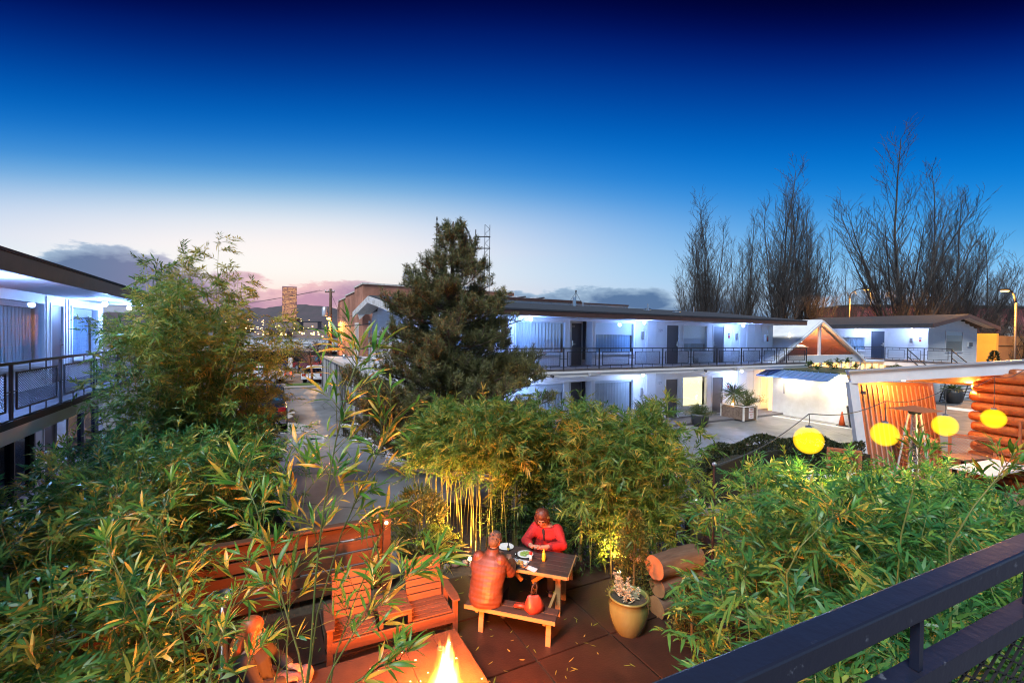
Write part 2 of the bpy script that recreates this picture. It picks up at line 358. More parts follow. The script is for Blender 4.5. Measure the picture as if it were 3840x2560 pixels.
# patio: soil bed plus square concrete slabs, each a piece of its own
patio = tag(MB().prism([P(*q) for q in ((-3.9, 2.0), (-3.9, 8.1), (1.9, 8.1), (5.4, 7.5), (6.5, 2.0))], (0, 0, .012)).build('patio', 'soil'), kind='structure')
S = 1.22; pm = MB().box(0, S-.03, 0, S-.03, 0, .03).mesh('paver')
inside = lambda e_, n_: True
for i in range(-4, 8):
    for j in range(-4, 4):
        e_, n_ = .72+i*S, 5.17+j*S
        if n_ + S > 7.75 and e_ > .6 and e_ < 3.6: continue
        if n_ + S > 8.2 or n_ < 1 or e_ < -3.9: continue
        o = obj('paver', pm, 'paver', patio, bevel=.006); o.location = P(e_, n_, .012 + random.uniform(0, .006)); o.rotation_euler = (0, 0, TH+random.uniform(-.004, .004))
# far hills with wooded ridge
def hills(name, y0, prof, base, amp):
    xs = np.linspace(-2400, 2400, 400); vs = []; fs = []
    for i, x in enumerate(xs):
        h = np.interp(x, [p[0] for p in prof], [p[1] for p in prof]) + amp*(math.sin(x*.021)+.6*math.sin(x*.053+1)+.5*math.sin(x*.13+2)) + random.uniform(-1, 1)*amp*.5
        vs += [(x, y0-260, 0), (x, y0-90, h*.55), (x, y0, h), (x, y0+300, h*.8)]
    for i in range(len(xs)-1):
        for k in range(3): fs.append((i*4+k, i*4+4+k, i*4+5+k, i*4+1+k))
    return tag(MB().add(vs, fs).build(name, 'hill_haze_mauve'), kind='structure')
f_ = 1500/1735
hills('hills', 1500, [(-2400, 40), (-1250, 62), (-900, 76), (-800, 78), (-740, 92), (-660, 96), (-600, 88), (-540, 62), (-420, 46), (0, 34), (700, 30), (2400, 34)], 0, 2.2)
# town lights scattered on the slope
emis('town_light', (1.0, .62, .28), 3.2)
mb = MB(); hp = [(-2400, 40), (-1250, 62), (-900, 76), (-800, 78), (-740, 92), (-660, 96), (-600, 88), (-540, 62), (-420, 46)]
for k in range(300):
    if k < 170:
        x = rng.uniform(-900, -430); t = rng.beta(1.2, 2.2); h = np.interp(x, [p[0] for p in hp], [p[1] for p in hp]); y = 1240+170*t; z = .55*h*t+2.5; s = rng.uniform(.3, .8)
    else: y = rng.uniform(420, 640); x = y*rng.uniform(-.62, -.34); z = rng.uniform(1, 9); s = rng.uniform(.15, .4)
    mb.box(x-s, x+s, y-1, y+1, z-s*.6, z+s*.6)
tag(mb.build('town_lights', 'town_light'), 'warm specks of town lights on the wooded hill', 'town lights', kind='stuff')
# ------------------------------------------------------------------ motel wings
DK, SOF = 2.90, 5.08
def wall_with_openings(x0, x1, z0, z1, y0, y1, ops):
    mb = MB(); ops = sorted(ops); x = x0
    for a, b, c, d in ops:
        if a > x: mb.box(x, a, y0, y1, z0, z1)
        if c > z0: mb.box(a, b, y0, y1, z0, c)
        if d < z1: mb.box(a, b, y0, y1, d, z1)
        x = b
    if x < x1: mb.box(x, x1, y0, y1, z0, z1)
    return mb
def curtain_mesh(x0, x1, z0, z1, y, pitch=.17, amp=.06, seed=0):
    rs = random.Random(seed); n = max(8, int((x1-x0)/pitch*6)); vs = []; ph = 0
    for i in range(n+1):
        x = x0+(x1-x0)*i/n; ph += 2*math.pi/6*rs.uniform(.7, 1.3); d = amp*math.sin(ph); vs += [(x, y+d, z0), (x, y+d*.7, z1)]
    return MB().add(vs, [(2*i, 2*i+2, 2*i+3, 2*i+1) for i in range(n)])
def window(root, x0, x1, z0, z1, yw, cur='curtain', shade=0.0, header=.12, seed=0, fm='white_paint'):
    w = .055; mb = MB(); y0, y1 = yw-.035, yw+.10
    mb.box(x0, x1, y0, y1, z0, z0+w).box(x0, x1, y0, y1, z1-w, z1).box(x0, x0+w, y0, y1, z0+w, z1-w).box(x1-w, x1, y0, y1, z0+w, z1-w)
    fr = mb.build('window', fm, root, bevel=.006)
    box('sill', x0-.05, x1+.05, yw-.075, yw-.037, z0-.06, z0+.012, fm, fr)
    box('pane', x0+w, x1-w, yw+.02, yw+.026, z0+w, z1-w, 'glass', fr)
    curtain_mesh(x0+w, x1-w, z0+w, z1-w-shade, yw+.24, seed=seed).build('curtain', cur, fr, smooth=True)
    if shade: box('roller_shade', x0+w, x1-w, yw+.12, yw+.13, z1-w-shade, z1-w, 'shade_white', fr)
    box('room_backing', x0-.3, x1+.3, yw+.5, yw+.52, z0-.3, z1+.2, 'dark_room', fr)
    return fr
def door(root, x0, x1, z0, h, yw, hinge=1, m_='door_grey', handle=True):
    o = box('door', x0, x1, yw+.03, yw+.08, z0+.01, z0+h, m_, root)
    mb = MB(); w = .07; mb.box(x0-w, x0-.004, yw-.02, yw+.1, z0, z0+h+w).box(x1+.004, x1+w, yw-.02, yw+.1, z0, z0+h+w).box(x0-.004, x1+.004, yw-.02, yw+.1, z0+h+.004, z0+h+w)
    mb.build('door_frame', 'white_paint', o)
    xh = x1-.08 if hinge > 0 else x0+.08
    mb = MB(); mb.box(xh-.03, xh+.03, yw+.012, yw+.03, z0+.93, z0+1.17); mb.bar((xh, yw-.03, z0+1.0), (xh-.13*hinge, yw-.03, z0+1.0), .022, .022); mb.bar((xh, yw+.02, z0+1.0), (xh, yw-.035, z0+1.0), .022, .022)
    mb.build('handle', 'chrome', o)
    return o
def soffit_lamp(root, x, y, z, power, col=(.22, .42, 1.0)):
    o = MB().lathe([(.055, 0), (.062, -.02), (.05, -.055), (.04, -.06)], (x, y, z), 14).build('lamp_holder', 'plastic_white', root, smooth=True)
    b = MB().ball((x, y, z-.115), (.062, .062, .066), 14, 10).build('bulb', 'bulb_blue', o, smooth=True); b.visible_shadow = True
    lamp(o, (x, y-.0, z-.20), col, power, .06); return o
def sconce(root, x, yw, z0, z1):
    o = box('sconce', x-.05, x+.05, yw-.11, yw-.002, z0, z1, 'chrome', root, bevel=.012)
    box('sconce_plate', x-.065, x+.065, yw-.112, yw-.10, z0+.04, z1-.04, 'steel', o)
_panels = {}
def mesh_panel(w, h):
    k = (round(w, 2), round(h, 2))
    if k in _panels: return _panels[k]
    fr = MB(); t = .026
    fr.box(0, w, -.012, .012, 0, t).box(0, w, -.012, .012, h-t, h).box(0, t, -.012, .012, t, h-t).box(w-t, w, -.012, .012, t, h-t)
    wi = MB(); s = .05; sl = .55; r = .0045
    for sg in (1, -1):
        x = -h/sl
        while x < w + h/sl:
            pts = []
            xa, xb = x, x + sg*h/sl; za, zb = t, h-t
            f = lambda X_: za + (X_-xa)*(zb-za)/(xb-xa)
            lo, hi = min(xa, xb), max(xa, xb); lo2, hi2 = max(lo, t), min(hi, w-t)
            if hi2 - lo2 > .01: wi.bar((lo2, 0, f(lo2)), (hi2, 0, f(hi2)), r, r)
            x += s/sl*.9
    _panels[k] = (fr.mesh('panel_frame'), wi.mesh('mesh')); return _panels[k]
def railing(label, loc, rz, y, posts, z0=DK, h=.90, group='walkway railings', meshes=True, name='balcony_railing'):
    r = thing(name, label, 'railing', loc, rz, group)
    zt = z0+h
    MB().box(posts[0]-.02, posts[-1]+.02, y-.026, y+.026, zt-.045, zt).build('top_rail', 'black_metal', r)
    MB().box(posts[0]-.02, posts[-1]+.02, y-.012, y+.012, z0+.0, z0+.02).build('bottom_rail', 'black_metal', r)
    pm_ = MB().box(-.024, .024, -.02, .02, -.12, h-.046).mesh('post')
    for x in posts: obj('post', pm_, 'black_metal', r, loc=(x, y, z0))
    for a, b in zip(posts, posts[1:]):
        if b-a < .5: continue
        w = b-a-.34; hp = .60; fr, wi = mesh_panel(w, hp)
        p = obj('panel_frame', fr, 'black_metal', r, loc=(a+.17, y, z0+.14))
        if meshes: obj('mesh', wi, 'black_metal', p)
        zc = z0+.14+hp/2; box('strut', a+.025, a+.17, y-.008, y+.008, zc-.009, zc+.009, 'black_metal', r); box('strut', b-.17, b-.025, y-.008, y+.008, zc-.009, zc+.009, 'black_metal', r)
        for t in (.3, .7):
            x = a+.17+w*t; box('strut', x-.008, x+.008, y-.008, y+.008, z0+.02, z0+.14, 'black_metal', r); box('strut', x-.008, x+.008, y-.008, y+.008, z0+.14+hp, zt-.045, 'black_metal', r)
    return r
def board_wall(root, x0, x1, z0, z1, y, pitch, ops, mt='siding_white', name='siding_board', flip=False, cut=None):
    """lapped boards on a wall facing -y; ops are holes (x0,x1,z0,z1); cut(z) gives x-limits"""
    z = z0; pieces = 0
    while z < z1-.02:
        zt = min(z+pitch, z1); a0, a1 = (x0, x1) if not cut else cut(z)
        segs = [(a0, a1)]
        for a, b, c, d in ops:
            if c < zt-.01 and d > z+.01:
                ns = []
                for s0, s1 in segs:
                    if b <= s0 or a >= s1: ns.append((s0, s1)); continue
                    if a-s0 > .03: ns.append((s0, a))
                    if s1-b > .03: ns.append((b, s1))
                segs = ns
        for s0, s1 in segs:
            if s1-s0 < .05: continue
            if flip: pts = [(y+.022, z), (y+.004, zt-.004), (y, zt-.004), (y, z)]
            else: pts = [(y-.022, z), (y-.004, zt-.004), (y, zt-.004), (y, z)]
            MB().prism([(s0, p[0], p[1]) for p in pts], (s1-s0, 0, 0)).build(name, mt, root)
        z = zt
def roof_part(root, pts_faces, mt, name='roof', th=.05):
    pass

def north_wing():
    r = thing('motel_wing', 'two storey white motel wing with brown fascia and room numbers 229 and 129', 'motel', (0, 0, 0), TH)
    x0, x1, yw, yb = 4.4, 26.9, 17.4, 22.9
    up = [(9.25, 11.85, 3.48, 4.96), (13.5, 15.92, 3.48, 4.98), (19.28, 21.16, 3.48, 4.96), (12.12, 13.36, DK, 4.98), (18.1, 19.0, DK, 4.93), (21.6, 22.52, DK, 4.93), (5.2, 7.6, 3.48, 4.96)]
    lo = [(9.25, 11.85, .55, 2.2), (13.5, 15.95, .55, 2.24), (19.3, 21.2, .58, 2.22), (12.12, 13.36, .1, 2.2), (18.1, 19.0, .1, 2.13), (21.6, 22.52, .1, 2.13), (5.2, 7.6, .55, 2.2)]
    wall_with_openings(x0, x1, DK, SOF+.02, yw, yw+.16, up).build('upper_wall', 'white_paint', r)
    wall_with_openings(x0, x1, 0, DK-.12, yw, yw+.16, lo).build('lower_wall', 'white_paint', r)
    box('end_wall', x1-.16, x1-.002, yw+.16, yb, 0, SOF, 'white_paint', r); box('rear_wall', x0, x1, yb, yb+.15, 0, SOF, 'white_paint', r)
    # west gable with lapped boards
    mb = MB(); mb.prism([(x0+.03, yw+.003, 0), (x0+.03, yb, 0), (x0+.03, yb, 5.1), (x0+.03, 19.6, 5.74), (x0+.03, yw+.003, 5.1)], (.12, 0, 0)); mb.build('gable_wall', 'siding_white', r)
    g = bpy.data.objects.new('gable_siding', None); COL.objects.link(g); g.parent = r; g.location = (x0+.03, 0, 0); g.rotation_euler = (0, 0, -math.pi/2)
    # in that frame local x = -y of the wing, outward is -y
    def cut(z):
        if z < 5.0: return (-yb, -yw-.01)
        k = (5.74-z)/(.64); return (-(19.6+3.3*k)+.05, -(19.6-2.2*k)-.05)
    board_wall(g, -yb, -yw, .25, 5.62, 0, .23, [], cut=cut)
    # details of the lower and upper front
    for i, (a, b, c, d) in enumerate(up[:3]): window(r, a, b, c, d, yw, 'curtain_blue' if i == 1 else 'curtain', (0.06, .55, .95)[i], seed=i)
    window(r, *up[6], yw, 'curtain', .2, seed=9); window(r, *lo[6], yw, 'curtain', .3, seed=8)
    window(r, *lo[0], yw, 'curtain', .42, seed=5); window(r, *lo[1], yw, 'curtain', .12, seed=6); window(r, *lo[2], yw, 'lit_curtain', 0.0, seed=7)
    for (a, b, z, hh) in ((12.12, 13.36, DK, 2.08), (12.12, 13.36, .1, 2.1)):            # recessed entries
        o = MB().box(a-.1, a, yw+.16, yw+.75, z, z+hh).box(b, b+.1, yw+.16, yw+.75, z, z+hh).box(a, b, yw+.75, yw+.82, z, z+hh).box(a, b, yw+.16, yw+.75, z+hh+.002, z+hh+.05).build('entry_recess', 'white_paint', r)
        box('entry_floor', a+.003, b-.003, yw-.0, yw+.745, z-.05, z+.006, 'deck_grey', o)
        d_ = door(r, a+.53, a+1.13, z, 2.0, yw+.66, hinge=-1)
    for a, z, hg in ((18.14, DK, 1), (21.64, DK, -1)): door(r, a, a+.84, z, 2.0, yw, hg)
    for a, z, hg in ((18.14, .1, 1), (21.64, .1, 1)): door(r, a, a+.84, z, 2.0, yw, hg)
    # timber battens on the plain panels
    for x in (16.05, 16.62, 16.86, 17.4, 17.95, 23.2, 23.85, 24.5, 25.15, 25.8, 26.4):
        box('batten', x-.018, x+.018, yw-.02, yw-.001, DK, SOF, 'white_paint', r); box('batten', x-.018, x+.018, yw-.02, yw-.001, .1, DK-.3, 'white_paint', r)
    for (a, b, z0, z1) in ((9.2, 11.9, DK+.02, 3.40), (13.45, 15.95, DK+.02, 3.40), (19.22, 21.2, DK+.02, 3.40), (13.45, 15.95, .12, .47), (9.2, 11.9, .12, .47), (19.25, 21.25, .12, .5)):
        board_wall(r, a, b, z0, z1, yw-.001, .125, [(20.0, 20.5, DK, 3.26)] if a == 19.22 and z0 > 2 else [])
    o = box('air_vent', 20.02, 20.48, yw-.03, yw-.002, DK+.03, DK+.33, 'plastic_white', r)
    for k in range(5): box('louvre', 20.04, 20.46, yw-.036, yw-.031, DK+.06+k*.05, DK+.085+k*.05, 'door_grey', o)
    box('downpipe', 16.72, 16.78, yw-.09, yw-.022, .1, SOF, 'white_paint', r)
    sconce(r, 16.42, yw, 4.18, 4.55); sconce(r, 16.42, yw, 1.35, 1.75); sconce(r, 23.5, yw, 4.18, 4.55)
    o = box('extinguisher_cabinet', 26.0, 26.3, yw-.16, yw-.002, 4.05, 4.52, 'plastic_white', r, bevel=.01)
    box('cabinet_window', 26.06, 26.24, yw-.165, yw-.161, 4.1, 4.45, 'glass_dark', o); MB().tube([(26.15, yw-.17, 4.12), (26.15, yw-.17, 4.36)], .03, 8).build('extinguisher', 'red_paint', o)
    for z in (4.35, 1.55):
        o = box('safety_notice', 22.86, 22.98, yw-.012, yw-.002, z+.12, z+.2, 'ink', r); box('alarm_pull', 22.88, 22.97, yw-.03, yw-.002, z-.08, z+.09, 'red_paint', o)
    text('room_number', '229', .2, 'ink_grey', r, (17.68, yw-.006, 4.62), (math.pi/2, 0, 0)); text('room_number', '129', .2, 'ink_grey', r, (17.68, yw-.006, 1.95), (math.pi/2, 0, 0)); text('room_number', '228', .1, 'plastic_white', r, (12.78, yw+.683, 4.75), (math.pi/2, 0, 0))
    # walkway
    box('walkway_deck', 4.4, 27.9, 15.87, yw-.002, DK-.07, DK, 'deck_grey', r)
    box('walkway_beam', 4.4, 27.9, 15.90, 15.99, DK-.31, DK-.072, 'white_paint', r); box('beam_cap', 4.4, 27.9, 15.86, 15.898, DK-.16, DK-.072, 'white_paint', r)
    box('walkway_soffit', 4.4, 27.9, 15.992, yw-.003, DK-.30, DK-.26, 'soffit_white', r)
    box('slab_edge', 4.4, 27.0, 15.95, yw-.003, .0, .10, 'deck_grey', r)
    for x in (26.8,): box('walkway_post', x-.05, x+.05, 15.995, 16.09, .1, DK-.3, 'white_paint', r)
    for x, s_ in ((9.6, 'PLEASE'), (18.35, 'PLEASE')):
        o = box('notice', x-.12, x+.95, 15.888, 15.8985, DK-.27, DK-.175, 'plastic_white', r); text('notice_lettering', s_, .085, 'ink_grey', o, (x+.2, 15.886, DK-.22), (math.pi/2, 0, 0)); box('notice_arrow', x, x+.75, 15.884, 15.887, DK-.266, DK-.256, 'ink_grey', o)
    for x in (10.15, 19.15):
        o = MB().tube([(x, 15.88, DK-.22), (x+.03, 15.76, DK-.26)], [.05, .06], 10).build('flood_lamp', 'ink', r)
    for x in (12.25, 21.6): box('beam_bracket', x-.28, x+.28, 15.66, 15.858, DK-.28, DK-.12, 'aluminium', r, bevel=.02)
    # roof
    ys, yn, yr, ze, zr = 15.78, 23.5, 19.6, SOF+.21, 5.80; xa, xb, xh = 3.62, 27.6, 24.2
    mb = MB(); t = .06
    def two(pts): mb.prism(pts, (0, 0, t))
    two([(xa, ys, ze), (xb, ys, ze), (xh, yr, zr), (xa, yr, zr)]); two([(xa, yr, zr), (xh, yr, zr), (xb, yn, ze), (xa, yn, ze)]); two([(xb, ys, ze), (xb, yn, ze), (xh, yr, zr)])
    rf = mb.build('roof', 'shingle', r)
    for x, y, h, rr in ((17.6, 18.2, .42, .05), (13.6, 19.2, .5, .09), (14.2, 19.3, .28, .035), (21.8, 18.9, .35, .03)):
        z = ze+(y-ys)/(yr-ys)*(zr-ze); MB().tube([(x, y, z), (x, y, z+h)], rr, 10).build('vent_pipe', 'steel', rf)
    for x, y in ((17.7, 18.35), (19.0, 17.6)):
        z = ze+(y-ys)/(yr-ys)*(zr-ze)+.06; MB().lathe([(.2, 0), (.2, .05), (.14, .1), (.0, .12)], (x, y, z), 14).build('roof_cap', 'steel', rf)
    o = MB(); z = 5.83; o.tube([(13.9, 19.5, z), (13.9, 19.5, z+.75)], .022, 6); o.bar((13.9, 19.5, z+.7), (13.4, 19.5, z+.05), .012, .012); o.bar((13.9, 19.5, z+.7), (14.35, 19.5, z+.05), .012, .012); o.ball((13.9, 19.5, z+.75), .05); o.build('roof_antenna', 'ink', rf)
    box('fascia', xa, xb, ys+.02, ys+.06, SOF, ze-.004, 'fascia_brown', r); box('end_fascia', xb-.06, xb-.02, ys+.064, yn, SOF, ze-.004, 'fascia_brown', r)
    box('soffit', xa+.1, xb-.065, ys+.065, yw-.004, SOF+.004, SOF+.03, 'soffit_white', r)
    box('soffit', 26.905, xb-.065, yw, yn-.1, SOF+.004, SOF+.03, 'soffit_white', r)
    mb = MB()
    for a, b, c, d in ((ys, ze, yr, zr), (yr, zr, yn, ze)):
        mb.prism([(xa-.045, a, b-.24), (xa-.045, c, d-.24), (xa-.045, c, d+.03), (xa-.045, a, b+.03)], (.04, 0, 0))
    mb.build('barge_board', 'weathered_white', r)
    mb = MB()
    for a, b, c, d in ((ys+.07, ze, yr, zr), (yr, zr, yn, ze)): mb.prism([(xa, a, b-.06), (x0+.02, a, b-.06), (x0+.02, c, d-.06), (xa, c, d-.06)], (0, 0, .03))
    mb.build('gable_soffit', 'weathered_white', r)
    # lamps
    for x in (9.55, 15.78, 22.97): soffit_lamp(r, x, 16.55, SOF, 60, (.20, .40, 1.0))
    for x in (5.9,): soffit_lamp(r, x, 16.55, SOF, 26, (.18, .36, 1.0))
    for x in (9.6, 15.8, 23.0): soffit_lamp(r, x, 16.6, DK-.305, 48, (.34, .52, 1.0))
    o = MB().tube([(4.4, 18.6, 4.55), (4.2, 18.6, 4.6), (4.05, 18.6, 4.45)], .018, 6).build('flood_arm', 'steel', r); MB().tube([(4.08, 18.55, 4.5), (3.95, 18.5, 4.3)], [.06, .1], 10).build('flood_head', 'steel', o)
    return r
nw = north_wing()
px_ = [5.15, 7.03, 8.9, 10.76, 12.6, 14.45, 16.32, 18.2, 20.07, 21.95, 23.65, 24.95, 25.85, 27.75]
railing('long black walkway railing with mesh panels in front of rooms 229 and 228', (0, 0, 0), TH, 15.89, px_)

def west_wing():
    r = thing('motel_wing', 'white motel wing behind the tall bamboo with a deep grey fascia', 'motel', (0, 0, 0), TH+math.pi/2)
    yw = 4.95; x0, x1 = 3.0, 20.2
    up = [(12.6, 15.55, 3.48, 4.99), (15.95, 16.8, DK, 4.98), (17.3, 19.6, 3.48, 4.99), (8.5, 11.5, 3.48, 4.99)]
    lo = [(13.0, 15.0, .55, 2.2), (15.5, 16.35, .1, 2.2), (17.0, 19.6, .55, 2.3), (9, 12, .55, 2.2)]
    wall_with_openings(x0, x1, DK, SOF+.1, yw, yw+.16, up).build('upper_wall', 'white_paint', r)
    wall_with_openings(x0, x1, 0, DK-.12, yw, yw+.16, lo).build('lower_wall', 'white_paint', r)
    box('end_wall', x1-.15, x1-.002, yw+.16, 10.5, 0, SOF, 'white_paint', r)
    window(r, *up[0], yw, 'curtain_pale', .12, seed=21); window(r, *up[2], yw, 'curtain_blue', .25, seed=22); window(r, *up[3], yw, 'curtain', 0, seed=23)
    for k, o_ in enumerate((lo[0], lo[2], lo[3])):
        a, b, c, d = o_; fr = MB().box(a, b, yw-.03, yw+.08, c, c+.06).box(a, b, yw-.03, yw+.08, d-.06, d).box(a, a+.06, yw-.03, yw+.08, c+.06, d-.06).box(b-.06, b, yw-.03, yw+.08, c+.06, d-.06).box((a+b)/2-.025, (a+b)/2+.025, yw-.02, yw+.05, c+.06, d-.06).build('window', 'door_grey', r)
        box('pane', a+.06, b-.06, yw+.055, yw+.06, c+.06, d-.06, 'glass_dark', fr); curtain_mesh(a, b, c, d, yw+.35, seed=k).build('curtain', 'curtain_blue', fr, smooth=True)
    door(r, 16.0, 16.75, DK, 2.02, yw, 1); door(r, 15.55, 16.3, .1, 2.05, yw, 1)
    for x in (15.7, 16.95, 17.15): box('batten', x-.03, x+.03, yw-.025, yw-.001, DK, SOF+.06, 'white_paint', r)
    box('walkway_deck', x0, 20.6, 3.48, yw-.002, DK-.07, DK, 'deck_grey', r)
    box('deck_edge', x0, 20.6, 3.455, 3.478, DK-.10, DK+.01, 'ink', r)
    box('walkway_beam', x0, 20.6, 3.50, 3.60, DK-.34, DK-.072, 'white_paint', r); box('beam_cap', x0, 20.6, 3.47, 3.497, DK-.17, DK-.102, 'white_paint', r)
    box('walkway_soffit', x0, 20.6, 3.602, yw-.003, DK-.3, DK-.26, 'soffit_white', r)
    ys, yr, yn, ze, zr = 3.38, 7.4, 11.4, SOF+.36, 6.1; xa, xb, xh = 2.0, 21.0, 17.0; t = .05
    mb = MB(); mb.prism([(xa, ys, ze), (xb, ys, ze), (xh, yr, zr), (xa, yr, zr)], (0, 0, t)); mb.prism([(xa, yr, zr), (xh, yr, zr), (xb, yn, ze), (xa, yn, ze)], (0, 0, t)); mb.prism([(xb, ys, ze), (xb, yn, ze), (xh, yr, zr)], (0, 0, t))
    mb.build('roof', 'shingle', r)
    box('fascia', xa, xb, ys+.02, ys+.06, SOF+.08, ze-.003, 'fascia_dark', r); box('end_fascia', xb-.06, xb-.02, ys+.064, yn, SOF+.08, ze-.003, 'fascia_dark', r)
    box('soffit', xa, xb-.065, ys+.065, yw-.004, SOF+.09, SOF+.115, 'soffit_white', r)
    for x, p in ((10.3, 150), (17.3, 100), (19.9, 60)): soffit_lamp(r, x, 4.2, SOF+.085, p)
    soffit_lamp(r, 18.2, 4.3, DK-.305, 30)
    lh = MB().lathe([(.11, -.05), (.14, 0), (.11, .05)], (20.9, 3.34, 5.42), 14).build('amber_lamp', 'lit_curtain', r)
    return r
ww = west_wing()
railing('black railing with mesh panels on the bamboo-screened white walkway', (0, 0, 0), TH+math.pi/2, 3.52, [4.3, 6.17, 8.03, 9.89, 11.8, 13.7, 15.6, 17.5, 19.4, 20.55])

def east_wing():
    r = thing('motel_wing', 'white clapboard motel wing with a gable end and dark blue door', 'motel', (0, 0, 0), TH-math.pi/2)
    yw = 39.8; x0, x1 = -24.0, -14.75
    up = [(-20.6, -18.5, 3.46, 4.5), (-18.15, -17.25, DK, 4.92)]
    wall_with_openings(x0, x1, DK, SOF+.02, yw, yw+.16, up).build('upper_wall', 'white_paint', r)
    box('lower_wall', x0, x1, yw, yw+.16, 0, DK-.12, 'white_paint', r)
    board_wall(r, x0, x1, DK+.0, SOF, yw-.001, .15, [(-20.75, -18.35, 3.36, 4.98), (-18.3, -17.05, DK-.1, 5.02)])
    fr = window(r, *up[0], yw, 'curtain_blue', 0.0, seed=31); box('window_header', -20.6, -18.5, yw-.03, yw-.002, 4.52, 4.96, 'white_paint', r)
    mat('door_blue', (.03, .045, .08), .5); door(r, -18.12, -17.28, DK, 2.0, yw, 1, 'door_blue')
    text('room_number', '214', .16, 'ink_grey', r, (-18.36, yw-.03, 4.72), (math.pi/2, 0, 0))
    o = box('extinguisher_cabinet', -15.78, -15.5, yw-.15, yw-.025, 4.0, 4.5, 'plastic_white', r, bevel=.01); box('cabinet_window', -15.73, -15.55, yw-.155, yw-.151, 4.08, 4.44, 'glass_dark', o)
    o = box('safety_notice', -15.25, -15.1, yw-.04, yw-.024, 4.38, 4.46, 'ink', r); box('alarm_pull', -15.23, -15.11, yw-.05, yw-.024, 4.18, 4.33, 'red_paint', o)
    box('alarm_bell', -17.08, -16.95, yw-.1, yw-.024, 4.6, 4.85, 'plastic_white', r, bevel=.03)
    # gable end (its own frame: local x along the wing width, outward -y)
    g = bpy.data.objects.new('gable_end', None); COL.objects.link(g); g.parent = r; g.location = (x1, 0, 0); g.rotation_euler = (0, 0, math.pi/2)
    # in g: local x = y of the wing, local -y = +x of the wing (towards the courtyard)
    yr, zr = 43.75, 6.12
    wg = MB().prism([(yw+.003, .002, 0), (47.7, .002, 0), (47.7, .002, 5.15), (yr, .002, 5.95), (yw+.003, .002, 5.15)], (0, .14, 0)).build('gable_wall', 'siding_white', g)
    def cut(z):
        if z < 5.1: return (yw, 47.7)
        k = (5.95-z)/.85; return (yr-(yr-yw)*k+.1, yr+(47.7-yr)*k-.1)
    board_wall(g, yw, 47.7, .1, 5.85, 0, .16, [(42.3, 45.25, 3.4, 5.02)], cut=cut)
    f2 = MB().box(42.35, 45.2, -.05, .0, 3.45, 3.52).box(42.35, 45.2, -.05, 0, 4.92, 4.99).box(42.35, 42.42, -.05, 0, 3.52, 4.92).box(45.13, 45.2, -.05, 0, 3.52, 4.92).build('window', 'white_paint', g)
    box('pane', 42.42, 45.13, -.02, -.014, 3.52, 4.92, 'glass', f2); curtain_mesh(42.42, 45.13, 3.52, 4.66, -.006, amp=.004, pitch=.3, seed=5).build('curtain', 'shade_tan', f2, smooth=True); box('roller_shade', 42.42, 45.13, -.012, -.0105, 4.66, 4.92, 'curtain', f2)
    o = box('wall_vent', 45.95, 46.75, -.09, -.024, 3.85, 4.2, 'plastic_white', g)
    for k in range(4): box('louvre', 46.1, 46.7, -.1, -.0905, 3.88+k*.08, 3.93+k*.08, 'ink', o)
    # walkway
    box('walkway_deck', x0, -12.9, 38.3, yw-.024, DK-.12, DK-.03, 'deck_grey', r); box('walkway_beam', x0, -12.9, 38.32, 38.42, DK-.4, DK-.122, 'white_paint', r)
    ys, yn, ze, xa, xb, t = 38.2, 49.3, SOF+.24, -24.0, -13.95, .06
    mb = MB(); mb.prism([(xa, ys, ze), (xb, ys, ze), (xb, yr, zr), (xa, yr, zr)], (0, 0, t)); mb.prism([(xa, yr, zr), (xb, yr, zr), (xb, yn, ze), (xa, yn, ze)], (0, 0, t)); mb.build('roof', 'shingle', r)
    box('fascia', xa, xb-.02, ys+.02, ys+.06, SOF+.02, ze-.004, 'fascia_dark', r); box('soffit', xa, xb-.06, ys+.065, yw-.025, SOF+.03, SOF+.055, 'soffit_white', r)
    mb = MB()
    for a, b, c, d in ((ys, ze, yr, zr), (yr, zr, yn, ze)): mb.prism([(xb+.004, a, b-.2), (xb+.004, c, d-.2), (xb+.004, c, d+.05), (xb+.004, a, b+.05)], (.05, 0, 0))
    mb.build('barge_board', 'fascia_brown', r)
    mb = MB()
    for a, b, c, d in ((ys+.07, ze, yr, zr), (yr, zr, yn, ze)): mb.prism([(x1+.03, a, b-.05), (xb, a, b-.05), (xb, c, d-.05), (x1+.03, c, d-.05)], (0, 0, .03))
    mb.build('gable_soffit', 'weathered_white', r)
    for x in (-18.75, -15.35): soffit_lamp(r, x, 39.0, SOF+.02, 50, (.34, .52, 1.0))
    return r
mat('shade_tan', (.42, .36, .28), .9)
ew = east_wing()
er = railing('thin black railing with stair handrails before the dark blue door', (0, 0, 0), TH-math.pi/2, 38.34, [-22.5, -20.4, -18.5, -16.6, -15.3, -14.4, -13.0], z0=DK-.02, meshes=False)
mb = MB()
for x in (-15.3, -13.0):
    for z in (.78, .3): mb.bar((x, 38.3, DK+z), (x+1.5, 38.3, DK+z-1.5), .045, .05)
mb.build('stair_rails', 'black_metal', er)
